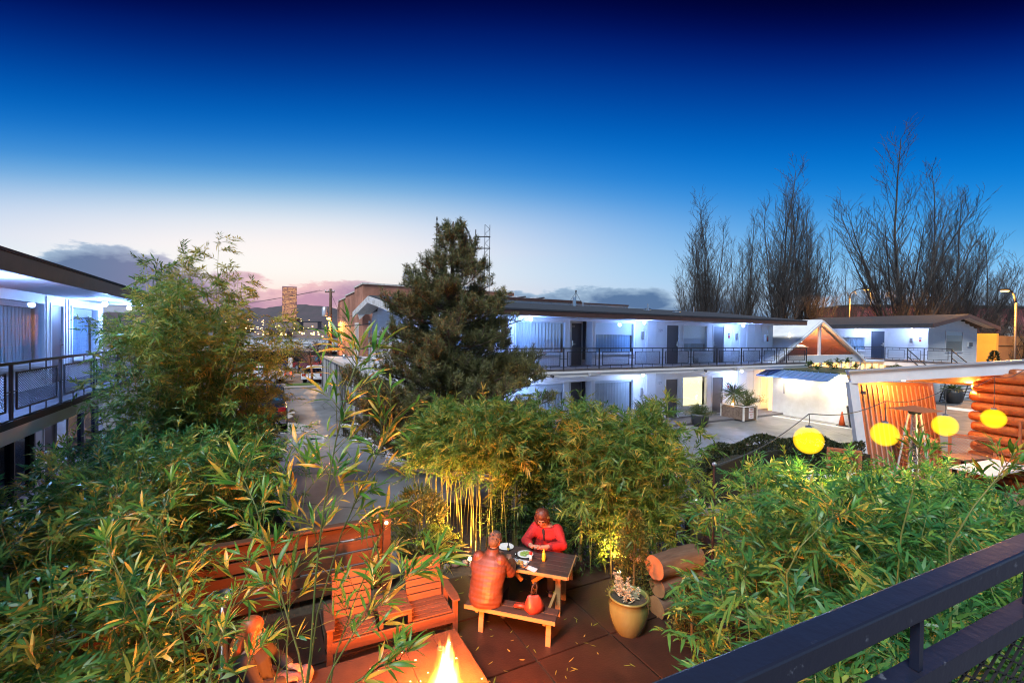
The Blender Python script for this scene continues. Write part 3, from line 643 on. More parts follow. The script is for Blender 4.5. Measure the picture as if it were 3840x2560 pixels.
# ------------------------------------------------------------------ A-frame dining room, white block with awning
mat('aframe_white', (.66, .68, .72), .5, col2=(.56, .58, .62), scale=1.5)
mat('aframe_inside', (.50, .22, .07), .7)
emis('warm_window', (1.0, .52, .16), 1.1); emis('fairy', (1.0, .75, .35), 9.0)
def aframe():
    r = thing('a_frame_building', 'white A-frame pavilion with glazed amber gable beside the motel wing', 'pavilion', (0, 0, 0), TH)
    n0, n1 = 16.5, 26.0; ex, zp = 30.2, 5.40; el_, er_, zl = 25.4, 35.35, 2.82
    k = (zp-zl)/(er_-ex); zg = 3.30
    mb = MB(); mb.prism([(ex, n0-.1, zp), (ex, n1, zp), (el_, n1, zl), (el_, n0-.1, zl)], (0, 0, .09)); mb.prism([(ex, n0-.1, zp), (er_, n0-.1, zl), (er_, n1, zl), (ex, n1, zp)], (0, 0, .09))
    mb.build('roof', 'aframe_white', r)
    mb = MB(); mb.bar((ex, n0-.12, zp-.02), (er_, n0-.12, zl-.02), .1, .16, (0, 1, 0)); mb.bar((ex, n0-.12, zp-.02), (el_, n0-.12, zl-.02), .1, .16, (0, 1, 0)); mb.build('barge_board', 'aframe_white', r)
    box('centre_post', ex-.08, ex+.08, n0-.02, n0+.10, zg, zp-.18, 'aframe_white', r)
    box('beam', el_+.25, er_-.12, n0-.06, n0+.12, zl, zg, 'aframe_white', r)
    for s in (1, -1):
        q = [(ex+.085*s, n0+.03, zg+.01), (ex+s*(zp-.2-zg)/k, n0+.03, zg+.01), (ex+.085*s, n0+.03, zp-.2)]
        MB().prism(q, (0, .008, 0)).build('pane', 'glass', r)
    # inside: sloped timber lining, floor, back wall and lights
    mb = MB(); mb.prism([(ex, n0+.2, zp-.12), (er_-.2, n0+.2, zl+.0), (er_-.2, n0+5, zl), (ex, n0+5, zp-.12)], (0, 0, .04)); mb.prism([(ex, n0+.2, zp-.12), (ex, n0+5, zp-.12), (el_+.2, n0+5, zl), (el_+.2, n0+.2, zl)], (0, 0, .04))
    mb.build('lining', 'aframe_inside', r); MB().prism([(ex, n0+5, zp-.15), (er_-.3, n0+5, zl), (el_+.3, n0+5, zl)], (0, .1, 0)).build('back_wall', 'aframe_inside', r)
    box('loft_floor', el_+.3, er_-.3, n0+.15, n0+4.9, zl+.1, zl+.2, 'aframe_inside', r)
    o = MB().lathe([(.02, .18), (.45, .12), (.75, 0), (.72, -.03), (.0, .0)], (ex+.15, n0+1.6, 3.75), 20).build('lamp_dish', 'aframe_white', r, smooth=True); lamp(o, (ex+.15, n0+1.3, 4.3), (1.0, .58, .25), 110, .2)
    mb = MB()
    for i in range(14): mb.ball((ex-2.0+.02*math.sin(i), n0+.7, 3.95+.05*i), .022, 6, 4)
    for i in range(10): mb.ball((ex-.5+.35*math.sin(i*2.1), n0+1.0, 4.05+.1*i), (.03, .03, .08), 6, 4)
    mb.build('fairy_lights', 'fairy', r)
    # glazed ground floor glowing behind mullions
    box('ground_room', el_+.4, er_-.4, n0+.35, n0+.4, 0, zl-.02, 'warm_window', r)
    for i in range(9):
        x = el_+.5+i*(er_-el_-1)/8; box('mullion', x-.07, x+.07, n0-.04, n0+.1, 0, zl-.002, 'aframe_white', r)
    for z in (.9, 2.2): box('transom', el_+.57, er_-.57, n0, n0+.06, z, z+.06, 'aframe_white', r)
    for i in range(4):
        x = er_+.1+i*.9; box('window_bay', x, x+.8, n0+.4, n0+.45, .4, 2.6, 'warm_window', r); box('mullion', x+.82, x+.88, n0+.3, n0+.45, 0, 2.75, 'aframe_white', r)
    box('side_roof', er_-.1, er_+4.2, n0+.1, n0+3, 2.76, 2.86, 'aframe_white', r)
    return r
aframe()
mat('block_white', (.74, .73, .70), .65, col2=(.66, .64, .60), scale=3, bump=.25, bscale=9)
mat('moss_roof', (.03, .04, .022), .95, col2=(.06, .065, .03), scale=6, bump=.5)
mat('awning_metal', (.13, .22, .42), .4, metal=.2)
emis('tube_lamp', (1.0, .86, .55), 14.0)
def white_block():
    r = thing('block_building', 'low white block building under a ribbed blue metal awning', 'building', (0, 0, 0), TH)
    e0, n0, n1, h = 25.72, 11.7, 16.6, 2.52
    box('wall', e0, e0+.2, n0, n1, 0, h, 'block_white', r); box('side_wall', e0+.2, 29.6, n0, n0+.2, 0, h, 'block_white', r); box('end_wall', e0+.2, 29.6, n1-.2, n1, 0, h, 'block_white', r)
    box('roof', e0-.12, 29.8, n0-.1, n1+.05, h+.002, h+.1, 'moss_roof', r)
    a = MB().prism([(24.62, 13.0, 2.2), (24.62, n1+.25, 2.2), (e0-.14, n1+.25, 2.5), (e0-.14, 13.0, 2.5)], (0, 0, .03)).build('awning', 'awning_metal', r)
    for k in range(13):
        n_ = 13.1+k*.3; MB().bar((24.62, n_, 2.245), (e0-.16, n_, 2.545), .035, .03).build('rib', 'awning_metal', a)
    box('awning_edge', 24.59, 24.618, 13.0, n1+.25, 2.15, 2.235, 'awning_metal', a)
    box('downpipe', e0-.07, e0-.005, 15.85, 15.92, 1.2, 2.1, 'ink_grey', r)
    for n_ in (15.5, 14.0): box('junction_box', e0-.06, e0-.004, n_, n_+.1, 1.65, 1.78, 'plastic_white', r)
    o = box('tube_light', e0-.3, e0-.22, 11.9, 13.4, 2.34, 2.38, 'tube_lamp', r)
    d = bpy.data.lights.new('light', 'AREA'); d.shape = 'RECTANGLE'; d.size = 2.0; d.size_y = .1; d.energy = 38; d.color = (1.0, .76, .38)
    l_ = bpy.data.objects.new('light', d); COL.objects.link(l_); l_.parent = o; l_.location = (e0-.3, 12.7, 2.31); l_.rotation_euler = (0, R(12), math.pi/2)
    o = box('tube_light', e0-.3, e0-.22, 14.6, 15.9, 2.34, 2.38, 'tube_lamp', r)
    d = d.copy(); d.energy = 26; d.size = 1.4; l_ = bpy.data.objects.new('light', d); COL.objects.link(l_); l_.parent = o; l_.location = (e0-.3, 15.2, 2.31); l_.rotation_euler = (0, R(12), math.pi/2)
    return r
white_block()
# ------------------------------------------------------------------ leafy things: numpy leaf builder
def unit(a): return a/np.maximum(np.linalg.norm(a, axis=-1, keepdims=True), 1e-9)
def leaves(base, d, side, ln, wd, droop, tint, lod=1):
    """arrays (N,3)... -> verts, tris, tint"""
    N = len(base); nr = unit(np.cross(side, d)); side = unit(np.cross(d, nr)); dn = np.array([0, 0, -1.0])
    def pt(t): return base + d*(ln*t)[:, None] + dn*(droop*ln*t*t)[:, None]
    if lod == 0:
        m_ = pt(np.full(N, .42)); V = np.stack([base, m_+side*(wd/2)[:, None], m_-side*(wd/2)[:, None], pt(np.ones(N))], 1); T = np.array([[0, 2, 1], [1, 2, 3]])
    else:
        a, b = pt(np.full(N, .28)), pt(np.full(N, .66)); f = nr*(wd*.12)[:, None]
        V = np.stack([base, a+side*(wd*.5)[:, None]+f, a-side*(wd*.5)[:, None]+f, b+side*(wd*.36)[:, None]+f, b-side*(wd*.36)[:, None]+f, pt(np.ones(N))], 1)
        T = np.array([[0, 2, 1], [1, 2, 4], [1, 4, 3], [3, 4, 5]])
    k = V.shape[1]
    TT = (T[None] + (np.arange(N)*k)[:, None, None]).reshape(-1, 3)
    return V.reshape(-1, 3), TT, np.repeat(tint, k)
class Leafer:
    def __init__(s): s.b = []; s.d = []; s.s = []; s.l = []; s.w = []; s.dr = []; s.t = []
    def add(s, b, d, sd, l, w, dr, t): s.b.append(b); s.d.append(d); s.s.append(sd); s.l.append(l); s.w.append(w); s.dr.append(dr); s.t.append(t)
    def mesh(s, name, lod=1):
        V, T, t = leaves(np.concatenate(s.b), unit(np.concatenate(s.d)), unit(np.concatenate(s.s)), np.concatenate(s.l), np.concatenate(s.w), np.concatenate(s.dr), np.concatenate(s.t), lod)
        return tri_mesh(name, V, T, t)
def rand_unit(n): return unit(rng.normal(size=(n, 3)))
def sprays(L, pos, dirs, ln, wd, nleaf=(8, 14), tw=.3, tint=(.4, .2), up=.15, droop=.25):
    """a twig at each pos pointing along dirs carrying two ranks of leaves; returns twig segments"""
    n = len(pos); segs = []
    K = nleaf[1]; cnt = rng.integers(nleaf[0], nleaf[1]+1, n)
    dirs = unit(dirs); sd = unit(np.cross(dirs, rng.normal(size=(n, 3))*.35 + np.array([0, 0, 1.0])))
    tl = tw*rng.uniform(.7, 1.25, n); tb = rng.normal(tint[0], tint[1], n)
    for k in range(K):
        ok = k < cnt; m_ = ok.sum()
        if not m_: continue
        t = (k+.6)/K; p = pos[ok] + dirs[ok]*(tl[ok]*t)[:, None] + np.array([0, 0, -1.0])*(tl[ok]*t*t*droop*.6)[:, None]
        sg = 1 if k % 2 else -1; last = k >= K-2
        ang = (rng.uniform(.35, 1.0, m_) if not last else rng.uniform(.05, .35, m_))*sg
        d = dirs[ok]*np.cos(ang)[:, None] + sd[ok]*np.sin(ang)[:, None] + rng.normal(0, .22, (m_, 3)) + np.array([0, 0, up])
        L.add(p, d, sd[ok]+rng.normal(0, .5, (m_, 3)), ln*rng.uniform(.55, 1.2, m_), wd*rng.uniform(.75, 1.25, m_), rng.uniform(.0, droop*2, m_), np.clip(tb[ok]+rng.normal(0, .12, m_), 0, 1))
    return np.stack([pos, pos+dirs*tl[:, None] + np.array([0, 0, -1.0])*(tl*droop*.6)[:, None]], 1)
def seg_tubes(segs, r0, r1, n=3):
    """many tapered sticks as one vertex soup: segs (N,2,3)"""
    A, B = segs[:, 0], segs[:, 1]; N = len(A); d = unit(B-A); ref = np.where(np.abs(d[:, 2:3]) < .9, np.array([[0, 0, 1.0]]), np.array([[1.0, 0, 0]]))
    a = unit(np.cross(d, ref)); b = np.cross(d, a); vs = []
    r0 = np.broadcast_to(np.asarray(r0, float), (N,)); r1 = np.broadcast_to(np.asarray(r1, float), (N,))
    for C, r in ((A, r0), (B, r1)):
        for k in range(n):
            t = 2*math.pi*k/n; vs.append(C + a*(r*math.cos(t))[:, None] + b*(r*math.sin(t))[:, None])
    V = np.stack(vs, 1).reshape(-1, 3); T = []
    for k in range(n):
        k2 = (k+1) % n; T += [[k, k2, n+k2], [k, n+k2, n+k]]
    TT = (np.array(T)[None] + (np.arange(N)*2*n)[:, None, None]).reshape(-1, 3)
    return V, TT
leafmat('bamboo_leaf', [(0, (.035, .15, .05)), (.35, (.075, .24, .055)), (.6, (.17, .33, .06)), (.8, (.38, .42, .07)), (1, (.56, .42, .10))], rough=.38, trans=.38)
leafmat('bamboo_leaf_olive', [(0, (.07, .17, .04)), (.4, (.16, .27, .05)), (.7, (.38, .36, .065)), (1, (.56, .44, .09))], rough=.42, trans=.48)
mat('culm', (.26, .22, .06), .4, col2=(.20, .24, .05), scale=4); mat('culm_green', (.10, .14, .03), .45, col2=(.2, .2, .05), scale=5); mat('twig', (.16, .13, .05), .7)
def culm_path(b, h, lean, n=9, curl=1.6):
    b = np.array(b, float); lean = np.array([lean[0], lean[1], 0.0])
    return [b + np.array([0, 0, h*t]) + lean*(t**curl) for t in np.linspace(0, 1, n)]
def interp_path(path, t):
    x = t*(len(path)-1); i = min(int(x), len(path)-2); f = x-i; return path[i]*(1-f)+path[i+1]*f
def bamboo(name, label, culms, group=None, leaf='bamboo_leaf', ln=.125, wd=.017, t0=.45, nb=14, blen=.5, nleaf=(8, 13), r=.012, tint=(.38, .2), culm_mat='culm', droop=.3, lod=1, per=3, cat='bamboo', ncul=12, tw=.28):
    """culms: list of (base, height, lean(x,y))"""
    c0 = np.mean([c[0] for c in culms], axis=0); root = thing(name, label, cat, tuple(c0), 0, group)
    L = Leafer(); segs = []; sr = []; rest = MB()
    for ci, (b, h, lean) in enumerate(culms):
        b = np.array(b, float) - c0; path = culm_path(b, h, lean); t0c = min(.85, max(.12, t0+rng.normal(0, .10)))
        rad = [r*(1-.75*t) for t in np.linspace(0, 1, len(path))]
        mb = MB() if ci < ncul else rest
        mb.tube(path, rad, 6)
        for t in np.arange(.08, .8, .24/max(h, .5)):                                   # node rings
            q = interp_path(path, t); rr = r*(1-.75*t)*1.22; mb.tube([q-np.array([0, 0, .004]), q+np.array([0, 0, .004])], rr, 6, caps=False)
        if ci < ncul: mb.build('culm', culm_mat, root, smooth=True)
        pos = []; dr = []
        for k in range(nb):
            t = t0c + (1-t0c)*(k+rng.uniform(0, 1))/nb; q = interp_path(path, min(t, .995)); a = rng.uniform(0, 6.283)
            bl = blen*(1.15-.75*((t-t0c)/(1-t0c)))*rng.uniform(.6, 1.2)
            d = np.array([math.cos(a), math.sin(a), rng.uniform(.15, .7)]); d /= np.linalg.norm(d)
            e_ = q + d*bl + np.array([0, 0, -droop*bl*bl*.8]); segs.append((q, e_)); sr.append(r*.28)
            for j in range(per):
                f = (j+1)/per; s_ = q*(1-f)+e_*f; pos.append(s_); dr.append(d*.9 + rng.normal(0, .55, 3) + np.array([0, 0, -.1]))
        pos.append(path[-1]); dr.append(np.array([lean[0]*.5, lean[1]*.5, .8]))
        ts = sprays(L, np.array(pos), np.array(dr), ln, wd, nleaf, tw, tint, droop=droop)
        segs += [tuple(x) for x in ts]; sr += [r*.14]*len(ts)
    if rest.v: rest.build('culms', culm_mat, root, smooth=True)['kind'] = 'stuff'
    V, T = seg_tubes(np.array(segs), np.array(sr), np.array(sr)*.5); obj('twigs', tri_mesh('twigs', V, T), 'twig', root)['kind'] = 'stuff'
    obj('foliage', L.mesh('foliage', lod), leaf, root)['kind'] = 'stuff'
    return root
def poly_points(poly, n, mind, seed):
    rs = np.random.default_rng(seed); xs = [p[0] for p in poly]; ys = [p[1] for p in poly]; out = []; tries = 0
    def ins(x, y):
        c = False; j = len(poly)-1
        for i in range(len(poly)):
            (xi, yi), (xj, yj) = poly[i], poly[j]
            if (yi > y) != (yj > y) and x < (xj-xi)*(y-yi)/(yj-yi)+xi: c = not c
            j = i
        return c
    while len(out) < n and tries < n*400:
        tries += 1; x, y = rs.uniform(min(xs), max(xs)), rs.uniform(min(ys), max(ys))
        if ins(x, y) and all((x-a)**2+(y-b)**2 > mind*mind for a, b in out): out.append((x, y))
    return out
# ------------------------------------------------------------------ bamboo
def plants(prefix_labels, poly, n_culm, mind, seed, hfun, lean_to=None, **kw):
    """share the culms of a bed out to several plants by nearest centre"""
    pts = poly_points(poly, n_culm, mind, seed); rs = np.random.default_rng(seed+1); K = len(prefix_labels)
    cen = [c for c, _ in prefix_labels]; sets = [[] for _ in range(K)]
    for x, y in pts:
        k = min(range(K), key=lambda i: (cen[i][0]-x)**2+(cen[i][1]-y)**2); h = hfun(x, y)*rs.uniform(.85, 1.1)
        a = rs.uniform(0, 6.28); l = rs.uniform(.15, .5); lean = np.array([math.cos(a), math.sin(a)])*l
        if lean_to is not None: lean = lean + np.array(lean_to(x, y))
        sets[k].append(((x, y, 0.0), h, tuple(lean)))
    for (c, lab), cs in zip(prefix_labels, sets):
        if cs: bamboo('bamboo_plant', lab, cs, **kw)
# the bed between the patio and the screened wing
plants([((-2.6, 3.0), 'low bamboo with straw-tipped leaves in front of the ashtray stand'),
        ((-4.3, 3.2), 'dark low bamboo clump at the lowest corner of the bed'),
        ((-4.4, 5.0), 'bushy green bamboo rising beyond the ashtray stand'),
        ((-5.9, 5.6), 'dense green bamboo under the lower wing window'),
        ((-5.3, 7.6), 'amber-tinged bamboo overhanging the timber fence end'),
        ((-7.2, 7.6), 'grey green bamboo against the screened wing wall'),
        ((-5.6, 9.4), 'far bamboo clump at the foot of the tall bamboo')],
       [(-1.75, 2.3), (-2.6, 3.4), (-3.3, 4.3), (-4.6, 5.6), (-4.9, 6.6), (-4.5, 8.3), (-4.9, 10.2), (-7.0, 10.2), (-8.1, 8.9), (-5.0, 2.3)], 135, .21, 3,
       lambda x, y: 2.35 + .12*math.sin(x*2.1+y) - .05*(y < 3.2), group='bamboo in the bed by the screened wing', nb=14, t0=.26, blen=.58, r=.009, per=4, ln=.155, wd=.023, tint=(.36, .26), culm_mat='culm_green', ncul=8)
# the bed below our own railing
plants([((1.4, 2.6), 'bamboo pressed against the near black handrail'),
        ((2.6, 3.0), 'dark bamboo seen beneath the near handrail'),
        ((2.2, 4.4), 'pale lit bamboo leaning over the glazed pot'),
        ((3.7, 4.6), 'bright green bamboo crest below the second globe lamp'),
        ((3.4, 6.6), 'bamboo screening the steel bin and patio table'),
        ((5.2, 5.6), 'lush bamboo before the pyramid heater'),
        ((5.2, 7.8), 'bamboo edging the clipped hedge'),
        ((7.0, 7.4), 'feathery bamboo before the white table')],
       [(1.2, 2.4), (1.6, 3.0), (2.15, 3.9), (2.6, 5.1), (3.0, 6.2), (3.5, 7.4), (4.6, 9.0), (7.4, 9.2), (8.4, 8.2), (6.2, 5.4), (3.2, 2.5), (1.9, 1.75)], 150, .21, 5,
       lambda x, y: (2.45 if y < 4.8 else 2.45-.16*(y-4.8)) + .10*math.sin(x*2.3+y*1.7) + (.12 if 2.6 < x < 4.4 and y < 5 else 0), group='bamboo in the bed below the near railing', nb=14, t0=.26, blen=.58, r=.009, per=4, ln=.16, wd=.024, tint=(.32, .24), culm_mat='culm_green', ncul=8)
# grove round the picnic table
plants([((-2.4, 10.4), 'bamboo grove end by the painted kerb, bare golden culms'), ((-1.2, 9.6), 'bamboo above the spiky golden shrub with lit culms'), ((-.2, 9.3), 'bamboo lit gold by the garden spotlight')],
       [(-2.25, 10.5), (-1.9, 9.7), (-1.1, 9.2), (-.6, 8.5), (.1, 8.9), (.4, 9.6), (-.9, 10.3), (-1.9, 11.0)], 52, .15, 7,
       lambda x, y: 2.58+.20*math.sin(x*2.7+y), group='bamboo grove round the picnic table', leaf='bamboo_leaf_olive', nb=13, t0=.66, blen=.55, r=.009, per=4, ln=.185, wd=.024, tint=(.34, .24), ncul=30)
plants([((.7, 9.6), 'dark bamboo canopy behind the woman in red'), ((1.7, 8.6), 'golden bamboo drooping beside the picnic table'), ((2.3, 8.1), 'bamboo hanging over the stacked logs')],
       [(.3, 9.5), (1.3, 9.0), (1.45, 8.2), (2.2, 7.7), (3.0, 8.0), (3.3, 9.4), (1.6, 10.4), (.5, 10.5)], 62, .16, 9,
       lambda x, y: 2.62+.22*math.sin(x*3.1+y*2), group='bamboo grove round the picnic table', leaf='bamboo_leaf_olive', nb=18, t0=.26, blen=.66, r=.009, per=4, ln=.185, wd=.024, tint=(.30, .24), ncul=30)
# two tall clumps before the screened wing
def clump(ce, cn, n, seed, hmax, spread):
    rs = np.random.default_rng(seed); out = []
    for k in range(n):
        a, q = rs.uniform(0, 6.28), math.sqrt(rs.uniform(0, 1)); b = P(ce+.55*q*math.cos(a), cn+.55*q*math.sin(a)); h = hmax*(1-.36*q*q)*rs.uniform(.86, 1.0)
        o = P(spread*q*math.cos(a), spread*q*math.sin(a)); out.append(((b.x, b.y, 0), h, (o.x, o.y)))
    out[0] = (out[0][0], hmax, (.1, .1)); return out
kw = dict(leaf='bamboo_leaf_olive', nb=30, t0=.16, blen=.85, r=.016, per=5, ln=.17, wd=.026, lod=0, culm_mat='culm', nleaf=(9, 14))
bamboo('bamboo_clump', 'tall bamboo clump with a thin wispy top before the screened wing', clump(-1.75, 11.7, 15, 21, 5.9, 1.1), 'tall bamboo clumps', tint=(.42, .18), **kw)
bamboo('bamboo_clump', 'tallest golden bamboo clump beside the courtyard kerb', clump(-1.1, 13.5, 26, 22, 6.55, 1.45), 'tall bamboo clumps', tint=(.85, .18), **kw)
# ------------------------------------------------------------------ the nearest bamboo: every leaf its own object
leafmat('bamboo_leaf_near', [(0, (.045, .19, .03)), (.45, (.10, .29, .04)), (.7, (.24, .36, .05)), (.88, (.55, .44, .06)), (1, (.62, .38, .06))], rough=.34, trans=.42)
def leaf_variant(seed):
    rs = np.random.default_rng(seed); n = 7; vs = []; fs = []; bend = rs.uniform(.05, .35); tw = rs.uniform(-.5, .5); sw = rs.uniform(-.12, .12)
    prof = [.10, .62, .95, 1.0, .82, .48, 0.02]
    for i in range(n):
        t = i/(n-1); w = prof[i]*.5; a = tw*t; x = t; z = -bend*t*t; y = sw*t*t
        vs += [(x, y+w*math.cos(a)*.13, z+w*math.sin(a)*.13+w*.035), (x, y, z), (x, y-w*math.cos(a)*.13, z-w*math.sin(a)*.13+w*.035)]
    for i in range(n-1):
        k = i*3; fs += [(k, k+3, k+4, k+1), (k+1, k+4, k+5, k+2)]
    me = MB().add(vs, fs).mesh('leaf'); a = me.attributes.new('tint', 'FLOAT', 'POINT'); t0 = rs.choice([rs.uniform(.1, .5), rs.uniform(.4, .7), rs.uniform(.7, 1.0)], p=[.5, .25, .25])
    a.data.foreach_set('value', [min(1, max(0, t0+.25*(v[0]-.5)*rs.uniform(0, 1.5))) for v in vs])
    me.polygons.foreach_set('use_smooth', [True]*len(me.polygons)); me.materials.append(MATS['bamboo_leaf_near']); return me
LV = [leaf_variant(100+i) for i in range(26)]
def near_bamboo(label, base, stems, seed, nmax=300):
    """stems: list of (points, [(t, side_dir, length)...]) in world metres; leaves stand in fans at the branch ends"""
    rs = random.Random(seed); root = thing('bamboo_plant', label, 'bamboo', base, 0, 'bamboo rising close to the camera'); base = Vector(base); made = 0
    def add_leaf(p, d, par, size):
        nonlocal made
        if made >= nmax: return
        o = bpy.data.objects.new('leaf', rs.choice(LV)); COL.objects.link(o); o.parent = par; q = d.normalized().to_track_quat('X', 'Z'); q = q @ Matrix.Rotation(rs.uniform(-.9, .9), 3, 'X').to_quaternion()
        o.rotation_mode = 'QUATERNION'; o.rotation_quaternion = q; o.location = p; s = size*rs.uniform(.7, 1.2); o.scale = (s, s*rs.uniform(.9, 1.3), s); made += 1
    for pts, r, fans in stems:
        pts = [Vector(p)-base for p in pts]; st = MB().tube(pts, [r*(1-.7*i/(len(pts)-1)) for i in range(len(pts))], 7).build('culm', 'culm_green', root, smooth=True)
        def along(t):
            x = t*(len(pts)-1); i = min(int(x), len(pts)-2); return pts[i].lerp(pts[i+1], x-i), (pts[i+1]-pts[i]).normalized()
        for t, sd, L, nl, sz in fans:
            q, d = along(t); dd = (d*.55 + Vector(sd)).normalized(); e_ = q+dd*L
            tb = MB().tube([q, q.lerp(e_, .5)+Vector((0, 0, .01)), e_], [r*.35, r*.25, r*.12], 5); tb.build('branch', 'culm_green', st, smooth=True)
            for k in range(nl):
                f = 1-.55*(k//2)/max(1, nl/2); p = q.lerp(e_, f); a = (1 if k % 2 else -1)*rs.uniform(.25, 1.0); s2 = dd.cross(Vector((rs.uniform(-.6, .6), rs.uniform(-1, 0), rs.uniform(.2, 1)))).normalized()
                if k == 0: a = 0
                add_leaf(p, dd*math.cos(a)+s2*math.sin(a)+Vector((0, 0, rs.uniform(-.25, .3))), st, sz)
    return root
def fan_set(n, t0, t1, rs, L=(.08, .20), sz=(.075, .12), nl=(5, 8), bias=(0, 0, .25)):
    out = []
    for k in range(n):
        t = t0+(t1-t0)*(k+rs.random()*.8)/n; a = rs.uniform(0, 6.28)
        out.append((min(t, .99), (math.cos(a)*.9+bias[0], math.sin(a)*.45+bias[1], rs.uniform(-.1, .5)+bias[2]), rs.uniform(*L), rs.randint(*nl), rs.uniform(*sz)))
    out.append((.995, (0, 0, .4), .05, 7, sz[1])); return out
rs = random.Random(5)
A = lambda px, py, d: tuple(at(px, py, d))
near_bamboo('tall slender bamboo with big yellow-edged leaves nearest the viewer', (-.95, 1.95, 0),
    [([(-.95, 1.95, 0), A(1130, 2700, 1.95), A(1165, 2450, 1.95), A(1185, 2150, 1.97), A(1215, 1900, 2.0), A(1260, 1650, 2.02), A(1305, 1450, 2.03), A(1345, 1340, 2.05)], .006, fan_set(26, .46, 1, rs)),
     ([(-.93, 2.0, 0), A(1150, 2600, 2.1), A(1190, 2300, 2.1), A(1280, 2000, 2.12), A(1370, 1800, 2.15), A(1445, 1640, 2.17), A(1485, 1560, 2.2)], .005, fan_set(21, .48, 1, rs, bias=(.3, 0, .1)))], 1)
near_bamboo('arching bamboo shoot crossing before the slatted garden seat', (-.80, 1.9, 0),
    [([(-.8, 1.9, 0), A(1190, 2640, 1.9), A(1250, 2500, 1.92), A(1340, 2350, 1.95), A(1450, 2230, 2.0), A(1560, 2140, 2.05), A(1620, 2100, 2.1)], .005, fan_set(17, .42, 1, rs, L=(.06, .18), bias=(.35, 0, .05))),
     ([(-.84, 1.85, 0), A(1150, 2620, 1.85), A(1120, 2450, 1.87), A(1060, 2250, 1.9), A(1000, 2050, 1.95), A(960, 1900, 2.0), A(900, 1760, 2.05)], .005, fan_set(20, .45, 1, rs, bias=(-.3, 0, .1))),
     ([(-.7, 1.8, 0), A(1280, 2640, 1.8), A(1330, 2560, 1.82), A(1420, 2500, 1.85), A(1500, 2470, 1.9)], .006, fan_set(5, .5, 1, rs, L=(.05, .12), bias=(.3, 0, 0)))], 2)
near_bamboo('slim bamboo with pale blades rising before the timber fence', (-1.05, 2.15, 0),
    [([(-1.05, 2.15, 0), A(1080, 2660, 2.15), A(1075, 2450, 2.17), A(1090, 2200, 2.2), A(1130, 1950, 2.22), A(1150, 1780, 2.25)], .005, fan_set(20, .42, 1, rs)),
     ([(-.98, 2.2, 0), A(1220, 2660, 2.2), A(1260, 2450, 2.2), A(1330, 2250, 2.22), A(1400, 2080, 2.25), A(1450, 1960, 2.27)], .005, fan_set(18, .42, 1, rs, bias=(.2, 0, .1)))], 12)
near_bamboo('leaning bamboo stems spreading over the dark bed corner', (-1.75, 2.3, 0),
    [([(-1.75, 2.3, 0), A(620, 2620, 2.3), A(560, 2420, 2.3), A(470, 2200, 2.35), A(400, 2050, 2.4)], .005, fan_set(13, .45, 1, rs, bias=(-.1, 0, .2))),
     ([(-1.7, 2.4, 0), A(700, 2620, 2.4), A(690, 2400, 2.42), A(640, 2150, 2.5), A(600, 1960, 2.55), A(640, 1830, 2.6)], .005, fan_set(15, .42, 1, rs, bias=(.15, 0, .2))),
     ([(-1.6, 2.2, 0), A(760, 2640, 2.2), A(800, 2480, 2.22), A(860, 2300, 2.25), A(930, 2150, 2.3)], .007, fan_set(9, .5, 1, rs, bias=(.25, 0, .1))),
     ([(-1.35, 2.3, 0), A(900, 2640, 2.3), A(915, 2540, 2.3), A(950, 2440, 2.32), A(985, 2360, 2.35)], .006, fan_set(9, .45, 1, rs, L=(.06, .16), bias=(0, 0, .1))),
     ([(-1.25, 2.4, 0), A(1010, 2640, 2.4), A(1030, 2560, 2.4), A(1050, 2480, 2.42), A(1040, 2380, 2.45)], .006, fan_set(8, .45, 1, rs, L=(.06, .16), bias=(.1, 0, .1))),
     ([(-1.6, 2.5, 0), A(810, 2640, 2.5), A(790, 2540, 2.5), A(770, 2420, 2.52), A(730, 2330, 2.55)], .006, fan_set(9, .45, 1, rs, L=(.06, .16), bias=(-.1, 0, .1)))], 3)
near_bamboo('bamboo tips poking up before the middle globe lamps', (2.9, 3.6, 0),
    [([(2.9, 3.6, 0), A(3380, 2000, 3.4), A(3420, 1850, 3.4), A(3440, 1760, 3.4), A(3450, 1690, 3.4)], .007, fan_set(12, .72, 1, rs, L=(.08, .25), bias=(0, 0, .2))),
     ([(3.0, 3.0, 0), A(3560, 2050, 2.9), A(3650, 1900, 2.9), A(3740, 1790, 2.9), A(3790, 1720, 2.9)], .007, fan_set(12, .66, 1, rs, bias=(.1, 0, .1))),
     ([(2.2, 3.2, 0), A(2950, 2150, 3.1), A(3000, 2050, 3.1), A(3100, 1950, 3.1), A(3170, 1930, 3.1)], .007, fan_set(12, .7, 1, rs, bias=(0, 0, .1)))], 4)
# ------------------------------------------------------------------ patio: fence, seats, fire table, picnic table, people
mat('fence_wood', (.13, .052, .022), .7, col2=(.07, .028, .013), scale=2.0, stretch=(.25, 4, 4), bump=.4, bscale=12)
mat('bench_paint', (.17, .065, .034), .55, col2=(.115, .042, .022), scale=3, stretch=(.4, 4, 4), bump=.2, bscale=20)
mat('pine_wood', (.42, .24, .10), .6, col2=(.30, .16, .06), scale=2, stretch=(.3, 5, 5), bump=.2, bscale=16)
mat('table_stain', (.045, .030, .028), .42, col2=(.07, .045, .04), scale=3, stretch=(.3, 6, 6))
mat('log_bark', (.085, .042, .026), .85, col2=(.15, .085, .055), scale=4, stretch=(.4, 3, 3), bump=.8, bscale=14)
mat('log_end', (.42, .20, .08), .75, col2=(.30, .12, .045), scale=5)
mat('fire_stone', (.060, .030, .020), .6, col2=(.036, .019, .013), scale=5, bump=.35, bscale=40)
mat('glaze', (.20, .22, .07), .18, col2=(.15, .14, .045), scale=3, stretch=(1, 1, .35), coat=.6)
